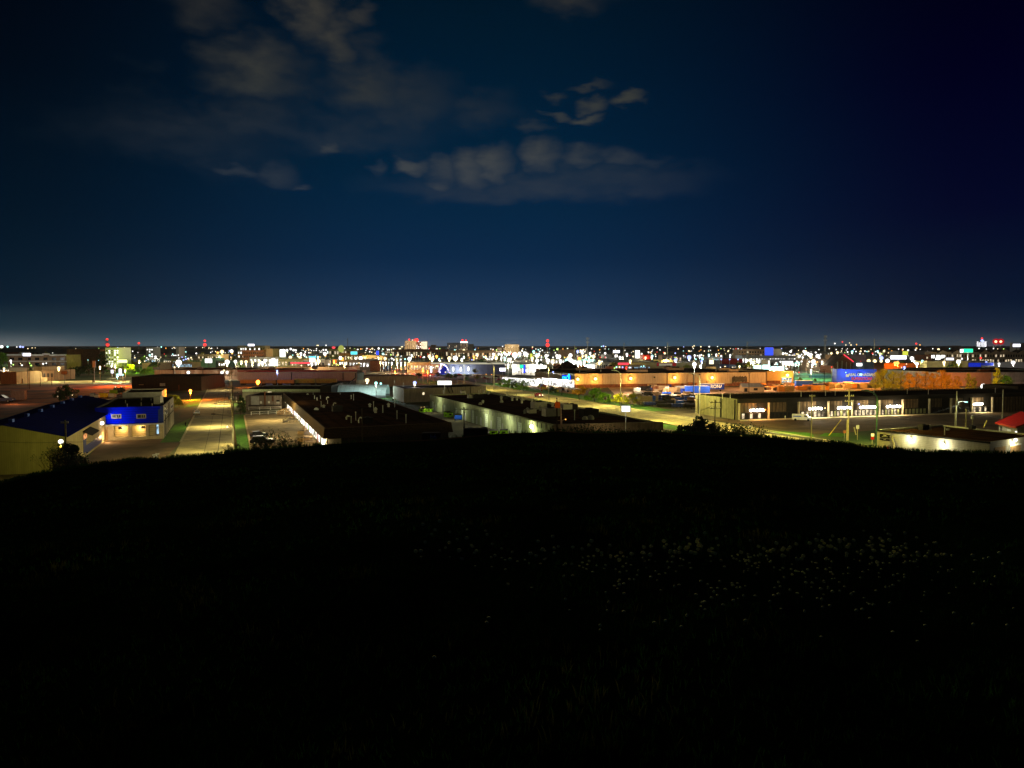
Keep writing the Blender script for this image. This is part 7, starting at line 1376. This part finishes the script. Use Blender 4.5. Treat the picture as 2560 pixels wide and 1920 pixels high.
for (u, v, D, r_, mk, lb) in ((1023, 849, 2060, 2.6, 'LR', 'dim red beacon left on the tower roof'), (1037, 850, 2060, 3, 'LR', 'red beacon beside the bright one'), (1042, 850, 2055, 4.6, 'LR', 'bright red beacon on the tower roof'), (1156, 850.5, 2250, 3, 'LR', 'red beacon on the crowned tower'), (1165, 851, 2250, 2.4, 'LR', 'small red beacon right on the crowned tower'), (2455, 846, 3000, 3.6, 'LR', 'red beacon on the grain elevator'), (2455.5, 852.5, 3000, 6, 'LB', 'blue white lamp on the grain elevator')):
    q = PY(u, v, D); mb = MB(); mb.ball(q, r_, M[mk]); mb.tube((q.x, q.y, q.z - 20), q, .4, M['grey'], n=4); tag(mb.build('beacon'), lb, 'beacon')
q = PY(2443, 856, 3000); t = T('grain_elevator', 'pale grain elevator far off at the right skyline', 'elevator', (q.x, 3000, 0)); mb = MB()
for k in range(5): x = q.x + k * 8; mb.tube((x, 3000, 0), (x, 3000, q.z + (4 if k in (0, 4) else 0)), 4, M['white'], n=10)
mb.build('silos', t); mb = MB(); mb.box(q.x + 12, 2996, 0, q.x + 26, 3004, PY(2450, 853, 3000).z, M['lgrey']); mb.build('head_house', t); plight((q.x + 16, 2940, 30), 60000, (.9, .9, 1), 3, t)
# ============================================================ far wood along the horizon
mb = MB(); rnd = random.Random(3)
def ridge(D, u0, u1, vt0, amp, m, step=4, seed=0):
    rn = random.Random(seed); n = int((u1 - u0) / step); prev = None; hh = 0
    for k in range(n + 1):
        u = u0 + k * step; hh = hh * .7 + rn.uniform(-1, 1) * amp; v = vt0(u) - abs(hh) * .6 - rn.random() * amp * .5; p = PY(u, v, D); 
        if prev is not None:
            a, b = prev, p; mb.face([(a.x, D, 0), (b.x, D, 0), b, a], m); mb.face([a, b, (b.x, D + 120, b.z * .9), (a.x, D + 120, a.z * .9)], m)
        prev = p
def vt(u):
    if u < 900: return 869.5
    if u < 1500: return 871
    return 868 if u > 1900 else 869.5
ridge(3200, -500, 3100, vt, 3.0, M['woods'], 5, 1); ridge(2700, -400, 3000, lambda u: vt(u) + 2.2, 2.6, M['woods'], 5, 2); ridge(2000, -300, 700, lambda u: 873.5, 1.6, M['woods'], 6, 3)
tag(mb.build('far_woods'), 'dark wooded strip along the whole horizon behind the lights', 'woods', kind='stuff')
random.seed(77); TS = {}
for k in range(110):   # single trees among the far blocks
    u = random.uniform(-20, 2580); D = random.choice((700, 800, 900, 1000, 1200, 1400, 1700)); v = HV + F * EYE / D; h = random.uniform(6, 11)
    if 1337 < u < 2190 and D < 700: continue
    lm = random.choice(('leaf', 'leafd', 'leafd', 'leafy')); kd = random.choice(('bush', 'round'))
    tree(kd, lm, u, v, h, 1.2 if kd == 'bush' else 1.4, '%s %s tree among the far town lights %s' % ({'leaf': 'green', 'leafd': 'dark', 'leafy': 'olive'}[lm], 'spreading' if kd == 'bush' else 'rounded', min(LM, key=lambda l: abs(l[0] - u))[1]), group='%s %s trees %s' % ({'leaf': 'green', 'leafd': 'dark', 'leafy': 'olive'}[lm], 'spreading' if kd == 'bush' else 'rounded', min(LM, key=lambda l: abs(l[0] - u))[1]), name='far_tree')
# low town filling
random.seed(31)
for k in range(150):
    D = random.choice((720, 820, 950, 1100, 1300, 1550, 1800, 2100)) + random.uniform(-30, 30); u = random.uniform(-10, 2560); w_ = random.uniform(14, 46) * 900 / D; h = random.uniform(4.5, 8)
    v = HV + F * (EYE - h) / D; m = random.choice(('tanl', 'rust', 'grey', 'tan', 'lgrey', 'roofb', 'bgrey', 'ywall')); wn = random.choice(('win', 'win', 'winw', 'winb', None))
    col = {'tanl': 'tan', 'rust': 'brown', 'grey': 'grey', 'tan': 'cream', 'lgrey': 'pale', 'roofb': 'black', 'bgrey': 'blue grey', 'ywall': 'yellowish'}[m]; reg = min(LM, key=lambda l: abs(l[0] - u))[1] + (', nearer row' if D < 1000 else ', farther row')
    t, wl = fb(u, v, u + w_, D, m, '%s low town building %s' % (col, reg), win=wn, nwx=max(3, int(w_ / 5)), nwz=1, lit=.7, ang=random.uniform(-8, 12)); t['group'] = '%s low buildings, %s' % (col, reg)
# ============================================================ the hundreds of lamps of the town
TL = {
0: "30,185,30,W 350,185,22,B 397,190,18,B 290,190,12,W 555,205,10,Y 610,205,8,Y 130,185,18,W 940,250,14,G 910,292,8,W 185,368,22,W 185,425,20,W 195,475,14,W 355,475,10,W 745,480,18,W 800,470,14,W 70,562,22,W 1705,425,12,C 2150,203,12,W 2110,355,22,Y 2035,205,16,B 1930,515,20,W 1990,510,24,Y 2030,670,24,C 2120,670,18,C 1520,415,8,W 230,495,14,G 510,470,14,G 540,510,16,G 380,505,16,W",
1: "375,330,18,W 455,275,12,W 460,232,14,W 575,190,14,W 510,195,10,W 485,200,10,W 795,200,12,W 765,215,8,W 655,210,10,O 690,232,12,O 785,250,14,O 510,268,10,O 540,268,8,Y 325,375,14,W 348,402,12,W 285,350,10,G 118,375,14,W 475,358,22,W 195,430,20,Y 290,435,12,Y 870,330,14,W 880,380,12,W 875,460,62,W 1000,275,14,W 935,365,14,B 995,358,12,W 1180,300,16,W 1180,200,10,W 995,200,7,W 1140,240,7,W 1290,200,10,Y 1325,200,8,Y 1400,200,10,Y 1425,220,12,Y 1515,240,12,W 1545,208,8,W 1625,270,38,W 1585,245,14,W 1680,235,12,W 1790,262,36,W 1920,265,24,W 1300,325,16,W 1485,340,14,W 1710,365,18,W 1715,450,50,W 1855,440,34,W 1960,445,30,W 2040,445,34,W 2150,460,30,Y 1550,290,24,O 1800,300,18,O 975,690,20,W 1055,690,20,W 1660,590,12,W 1880,525,14,W 805,540,18,Y 2080,275,12,Y 2150,195,20,W 960,415,16,B 1000,400,16,B 1040,390,16,W 1090,375,16,W 595,240,20,B",
2: "210,240,14,W 285,270,16,W 325,255,10,W 385,262,14,W 600,225,24,W 650,245,24,W 690,245,18,W 535,245,26,W 470,240,24,W 335,310,20,W 350,330,16,W 255,355,14,W 215,355,14,W 90,355,14,W 180,280,14,B 180,320,14,B 300,430,60,W 330,450,50,W 265,440,40,W 595,370,36,Y 760,372,34,Y 720,320,24,W 775,305,28,W 838,320,22,W 635,330,12,C 690,280,14,W 850,275,16,W 915,290,14,W 945,290,12,W 905,225,10,W 865,250,9,W 910,250,9,W 960,252,9,W 1000,252,9,W 1040,250,11,W 1095,252,8,W 820,248,8,W 795,245,8,W 1130,252,8,W 1045,220,12,W 1055,162,12,Y 1075,162,12,Y 1210,160,14,W 1165,240,18,W 1210,240,18,W 1190,305,36,W 1385,255,20,W 1395,280,14,W 1240,295,12,W 1500,315,26,Y 1600,315,24,Y 1460,380,38,W 1500,390,22,O 1080,435,46,Y 975,360,18,C 1025,350,14,C 1070,362,20,C 870,368,14,C 1595,370,16,Y 1635,378,14,Y 1725,388,26,W 1810,385,44,W 1880,372,24,W 1760,232,14,W 1625,210,8,W 1720,270,14,W 1915,215,16,W 1975,235,12,W 2010,218,18,W 2048,238,9,W 2120,215,22,W 2190,225,14,W 1965,272,14,W 2000,280,12,Y 1890,290,14,W 2060,300,12,W 2195,310,24,W 2115,372,22,Y 2150,450,22,W 2195,460,18,W 1260,490,18,W 1530,500,26,Y 1350,430,22,O 1330,345,12,Y 1205,345,12,O 1385,480,14,Y 1780,465,14,W 785,510,16,W 960,480,24,W 365,600,20,B 60,440,34,W 110,460,30,W 150,420,26,W",
3: "20,390,34,Y 30,460,20,W 80,460,14,W 135,465,20,W 230,465,20,W 295,465,20,W 365,465,22,W 60,240,12,W 90,238,14,W 130,235,14,W 165,225,18,W 200,235,14,W 135,280,9,Y 175,275,9,Y 275,228,26,W 300,188,12,Y 320,185,12,Y 440,222,26,W 490,70,12,W 580,230,18,W 595,290,18,W 598,100,12,W 622,170,10,Y 660,200,12,C 770,232,14,W 805,240,14,W 825,250,14,W 872,240,16,W 920,225,16,W 930,248,14,W 810,288,16,W 785,350,36,W 850,350,16,W 440,395,42,W 478,330,20,W 835,395,42,Y 910,352,28,O 695,365,18,W 955,398,20,W 133,388,18,W 220,400,20,W 290,405,16,W 365,400,18,W 240,325,18,W 320,300,12,G 120,325,14,G 335,285,9,G 970,435,22,W 1000,385,12,W 1105,240,16,W 1150,235,16,W 1175,235,9,W 1225,248,20,W 1282,258,12,W 1340,290,12,W 1380,245,26,W 1175,288,18,W 1130,385,42,Y 1232,385,54,W 1300,345,16,W 1380,360,20,W 1345,400,24,W 1530,230,22,R 1520,175,9,R 1550,350,20,O 1520,412,14,B 1552,412,14,W 1597,385,16,W 1610,315,24,W 1660,288,9,W 1715,285,32,W 1725,360,16,W 1760,360,22,W 1828,362,12,W 1880,362,20,W 1890,315,28,W 1810,270,20,W 1940,375,36,Y 1945,265,10,W 1970,270,10,W 2015,270,10,W 1985,310,24,W 2030,320,24,W 2080,290,26,W 2120,320,26,W 2165,300,26,W 2150,270,14,W 2185,270,14,W 2030,380,22,W 2090,385,24,W 2150,398,20,W 2185,400,26,W 2065,235,14,W 1885,232,12,W 1975,215,9,W 2050,180,12,W 190,612,20,O 555,530,18,O 670,572,20,O 752,605,20,O 2145,500,30,W 1060,625,12,W 970,625,14,W 855,545,12,W 915,520,18,W 300,575,16,O 200,560,12,Y 800,680,14,Y 1765,662,9,O 1860,665,9,O",
4: "45,245,20,W 100,235,14,W 10,200,12,W 175,262,16,W 355,192,14,W 375,270,28,W 350,215,8,R 480,268,16,W 455,238,14,W 525,248,14,W 50,330,60,W 130,300,34,W 220,300,36,W 260,315,30,W 350,385,34,Y 420,340,28,W 460,315,26,W 435,430,40,W 505,410,18,W 510,365,16,W 590,345,34,W 625,335,16,W 620,425,44,W 705,425,34,W 710,370,16,W 780,345,34,W 820,350,34,W 835,425,30,W 785,228,22,G 950,305,26,W 1010,335,42,W 970,375,28,W 945,420,36,W 1015,425,50,W 1070,450,44,W 1140,465,36,W 1145,490,24,W 1195,465,24,W 1250,440,28,W 1250,475,24,W 1165,390,38,O 1135,265,28,B 1185,250,20,W 1235,240,18,W 1210,265,28,W 1215,300,28,W 1260,268,12,W 1280,345,34,W 1220,345,22,W 1325,365,20,C 1350,300,24,W 1410,355,38,W 1365,345,16,W 1340,448,18,W 1300,445,14,O 1500,325,9,W 1525,370,12,R 1555,440,16,W 1510,435,26,W 1610,300,24,W 1620,370,12,W 1800,345,34,W 1865,368,26,W 1910,370,20,W 1985,315,26,W 2095,268,12,W 2045,430,30,Y 2095,355,18,W 2170,360,40,W 1580,175,18,B 1545,180,10,W 1620,185,10,W 1018,255,12,W 745,295,8,W 245,438,14,W 5,455,16,W 500,495,20,W 320,505,20,W 440,500,20,W 1805,538,18,C 1858,538,18,W 1910,540,18,B 1978,540,20,R 2035,545,16,W 1880,492,14,R 1770,555,14,G",
5: "28,310,20,W 95,372,22,Y 152,290,10,W 195,298,10,W 218,240,8,W 300,208,12,W 265,318,14,W 272,352,12,W 210,345,26,W 428,300,22,W 755,188,10,B 910,188,12,Y 935,170,14,Y 1052,185,14,W 1197,183,16,W 1340,183,9,W 437,195,8,W 610,298,16,B 590,345,14,W 845,258,16,W 865,265,12,W 890,260,8,W 1185,262,10,W 1355,245,10,O 1528,255,16,Y 1610,225,8,W 615,415,34,B 850,370,44,B 945,335,20,W 990,340,12,W 1030,340,20,W 1060,330,18,W 1095,340,14,W 1190,325,20,W 1238,318,10,W 1318,320,20,W 1318,345,18,W 1365,305,14,W 1405,345,18,W 1405,405,16,B 1550,405,14,B 1695,405,16,B 1560,330,20,W 1070,385,24,W 1085,400,18,W 965,400,16,W 1065,435,24,B 1045,518,28,W 1470,535,22,W 1720,525,22,W 1390,540,12,W 925,430,9,Y 2035,250,12,W 1850,420,20,W 1905,410,24,W 1912,440,20,W 1950,450,20,W 1980,440,18,W 2048,435,20,W 1810,355,20,W 1760,365,14,W 2195,220,12,B 1860,365,20,W 1910,355,24,W 1950,350,24,W 2000,365,18,W 2050,365,18,W 2100,350,24,W 2150,335,30,W 2190,320,34,W 65,520,14,C 20,525,12,C",
6: "18,440,20,W 215,445,18,W 265,455,24,W 310,455,28,W 365,455,28,W 415,450,20,W 95,262,9,W 260,298,20,W 300,300,18,W 330,305,14,W 390,270,24,W 410,242,10,W 320,345,28,W 370,340,28,W 420,350,28,W 460,345,24,W 540,350,30,W 600,370,20,W 640,318,16,W 580,320,14,W 515,315,16,W 490,310,12,W 620,265,26,W 650,270,28,W 690,300,28,W 730,330,40,W 745,370,30,W 760,320,16,W 825,285,18,W 745,275,8,W 860,350,44,W 885,385,26,W 910,318,16,W 880,235,12,W 1178,235,12,W 1490,225,14,W 500,440,18,W 530,465,26,C 480,475,22,C 580,440,18,W 715,445,18,W 785,440,44,W 850,450,16,O 935,445,22,W 765,495,24,W 815,490,16,W 1115,365,24,B 1095,298,22,Y 1200,285,26,Y 1290,450,34,B 1375,275,16,W 1455,270,24,W 1520,268,14,W 1600,265,18,W 1675,260,14,W 1740,265,14,W 1590,305,16,W 1645,310,9,W 1860,270,12,W 1895,262,20,W 2005,262,22,W 1935,308,24,W 2080,292,12,W 2190,290,12,W 1740,432,38,Y 1845,435,38,Y 1960,380,40,B 1955,435,30,W 2065,430,44,W 1600,440,12,R 1155,130,16,W 1285,102,14,R 1410,120,10,Y 1345,155,12,Y 1435,155,14,Y 1530,150,12,O 1805,300,14,R 2195,465,28,O 130,365,18,W 120,490,14,W 160,490,16,C 100,565,20,C 40,555,20,C 180,545,20,C 235,570,20,C 320,565,20,W 745,590,22,W 1100,535,14,R 535,630,14,R 440,620,12,W",
7: "45,225,12,W 122,228,12,W 208,248,18,W 350,210,12,W 338,240,16,W 350,132,18,R 415,155,12,O 418,230,9,W 635,220,12,W 735,232,24,W 275,385,40,W 315,432,22,W 25,465,36,O 360,480,36,W 455,430,22,C 830,455,32,W 1080,445,44,W 1050,335,12,Y 1150,335,12,Y 1240,335,12,Y 1325,335,12,Y 1410,330,14,Y 1520,320,14,Y 1590,330,14,O 1790,330,16,Y 1905,335,16,Y 2035,335,14,Y 2115,330,14,Y 2195,340,14,Y 890,340,14,O 1465,380,20,R 1140,395,16,W 1560,455,22,B 2025,460,40,W 1780,480,24,W 1435,215,14,W 1560,225,8,W 1685,215,12,W 1860,225,12,G 145,540,24,B 95,540,10,W 180,485,12,W 45,410,10,Y 465,350,9,Y 1875,870,30,B 1820,355,12,W 1725,310,10,Y"}
LAMPS = []
for k, s in TL.items():
    for e in s.split():
        x, y, r, c = e.split(','); u = 320 * k + float(x) / 6.9125; v = 840 + float(y) / 6.9125; hh_ = int(float(x) * 7 + float(y) * 13) % 12; LAMPS.append((u, v, float(r) / 6.9125, ('Y' if hh_ in (1, 5, 8) else 'C' if hh_ == 3 else c) if c == 'W' and float(r) < 40 else c))
CN = dict(W='white', Y='warm yellow', O='orange', R='red', B='bluish', C='mint green', G='green')
def unit(name, fn):
    mb = MB(); fn(mb); o = mb.build(name); me = o.data; bpy.data.objects.remove(o); return me
ball_me = {k: unit('lamp_globe', lambda mb, k=k: mb.ball((0, 0, 0), 1, M['L' + k], nu=12, nv=8)) for k in LC}
for m_ in ball_me.values(): m_.polygons.foreach_set('use_smooth', [True] * len(m_.polygons))
pole_me = unit('lamp_pole', lambda mb: mb.tube((0, 0, 0), (0, 0, 1), 1, M['steel'], n=5))
LAMPS.sort(key=lambda l: -l[2]); restm = MB(); nlt = 0
for i, (u, v, r, c) in enumerate(LAMPS):
    hz = 9.0; D = F * (EYE - hz) / max(1.5, v - HV); z = hz
    if D > 2600 or v < 869: D = 2600.0
    if D < 480: D = 480
    q = PY(u, v, D); z = max(q.z, 2.0); rw = r * D / F * .80  # globe sized to the lamp's glow, so bloom is modelled as solid
    if i < 298:
        wh = min(LM, key=lambda l: abs(l[0] - u))[1]; szn = 'large' if r > 4.3 else ('mid-sized' if r > 2.4 else 'tiny'); lb = '%s %s pole lamp %s, %s' % (szn, CN[c], wh, 'on the skyline' if v < 873 else 'in the upper band' if v < 884 else 'in the middle band' if v < 895 else 'in the lower band')
        t = T('street_lamp', lb, 'street lamp', (q.x, D, 0), lb.replace('pole lamp', 'lamps'))
        po = bpy.data.objects.new('pole', pole_me); COL.objects.link(po); po.parent = t; po.scale = (.12 + D / 9000, .12 + D / 9000, z)
        ho = bpy.data.objects.new('lamp_head', ball_me[c]); COL.objects.link(ho); ho.parent = t; ho.location = (0, 0, z); ho.scale = (rw,) * 3
        if r >= 2.1 and nlt < 230 and D < 2500:
            nlt += 1; plight((q.x, D - .3, max(1.2, z - rw - .6)), (600 + 420 * r) * (D / 700) ** 1.1, LC[c] if c != 'W' else (1, .93, .78), .5, t)
    else:
        restm.ball((q.x, D, z), rw, M['L' + c], nu=8, nv=5); restm.tube((q.x, D, 0), (q.x, D, z), .12 + D / 9000, M['steel'], n=4, cap=False)
random.seed(404)
for k in range(330):
    u = random.uniform(0, 2560) if k % 2 else random.gauss(1350, 520); v = random.choice((871.5, 873, 875, 878, 881, 885, 889, 893)) + random.uniform(-1, 1)
    if u < 330 and v > 876: continue
    D = min(2600, F * 15 / (v - HV)); q = PY(u, v, D); c = random.choice('WWWWWYYYOOGCBR'); restm.ball((q.x, D, q.z), random.uniform(.7, 1.5) * D / F, M['L' + c], nu=6, nv=4); restm.tube((q.x, D, 0), (q.x, D, q.z), .12 + D / 9000, M['steel'], n=3, cap=False)
tag(restm.build('distant_lamps'), 'remaining tiny lamps scattered through the far town', 'lamps', kind='stuff')
# added red fill lights at the crossing, no signal heads
for (u, v, pw, c) in ((985, 935, 1300, (1, .05, .02)), (1060, 940, 1800, (1, .05, .04)), (1030, 935, 1200, (1, .12, .03)), (1085, 935, 800, (1, .1, .04))): q = P(u, v); plight(q + Vector((0, 0, 6)), pw, c, .5, None, name='crossing_fill_light')
for (u, v, pw, c) in ((350, 931, 5000, (.7, 1, .15)), (390, 922, 5000, (.8, 1, .2)), (318, 920, 3000, (.85, 1, .1)), (300, 912, 1200, (.9, 1, .3)), (90, 915, 5000, (.8, 1, .6)), (40, 925, 3000, (1, .95, .9)), (210, 905, 5000, (1, .75, .45)), (280, 905, 5000, (1, .97, .85)), (2400, 915, 4000, (1, .97, .8)), (2450, 890, 12000, (1, .75, .4)), (2540, 890, 12000, (1, .75, .4)), (2360, 890, 9000, (1, .8, .5)), (1900, 890, 9000, (1, .8, .5)), (1660, 918, 3500, (1, .85, .5)), (1580, 918, 3500, (1, .85, .5)), (850, 870, 60000, (.9, 1, .3)), (650, 880, 16000, (1, .75, .5)), (610, 875, 16000, (1, .8, .5)), (520, 895, 9000, (1, .9, .6)), (1280, 866, 60000, (1, .85, .6)), (1060, 862, 90000, (1, .85, .65)), (1020, 862, 90000, (1, .75, .5)), (1160, 862, 60000, (1, .8, .6)), (480, 912, 5000, (.7, 1, .95)), (560, 912, 5000, (.7, 1, .95)), (420, 938, 4000, (1, .8, .5)), (520, 938, 4000, (1, .8, .5)), (700, 938, 4000, (1, .8, .5)), (800, 938, 4000, (1, .8, .5)), (850, 920, 4000, (1, .7, .4)), (1180, 930, 4000, (.7, .75, 1)), (1230, 930, 4000, (.7, .75, 1))):
    D = F * EYE / (v - HV) if v > 885 else 2000 if v < 870 else 900; q = PY(u, v, D); plight((q.x, D - (12 if D < 1500 else 60), 8 if D < 1500 else 25), pw, c, 1, None, name='district_fill_light')  # added washes for the far districts, no lamp objects
# tidy: drop the private marker of unused prototypes
for k, ps in protos.items():
    for p in ps:
        if p.get('_proto'):
            for ch in list(p.children): bpy.data.objects.remove(ch)
            bpy.data.objects.remove(p)
HAZE = 0.000014

# ============================================================ night haze over the town
mb = MB(); mb.box(-9500, -600, -4, 9500, 14500, 75, M['grey']); hz_ = mb.build('haze'); hz_.data.materials.clear()
hm = bpy.data.materials.new('night_haze'); hm.use_nodes = True; ht = hm.node_tree; ht.nodes.clear()
pv_ = ht.nodes.new('ShaderNodeVolumePrincipled'); pv_.inputs['Color'].default_value = (.9, .93, 1, 1); pv_.inputs['Density'].default_value = HAZE; pv_.inputs['Anisotropy'].default_value = .6
ho_ = ht.nodes.new('ShaderNodeOutputMaterial'); ht.links.new(pv_.outputs[0], ho_.inputs['Volume']); hz_.data.materials.append(hm); tag(hz_, kind='stuff')
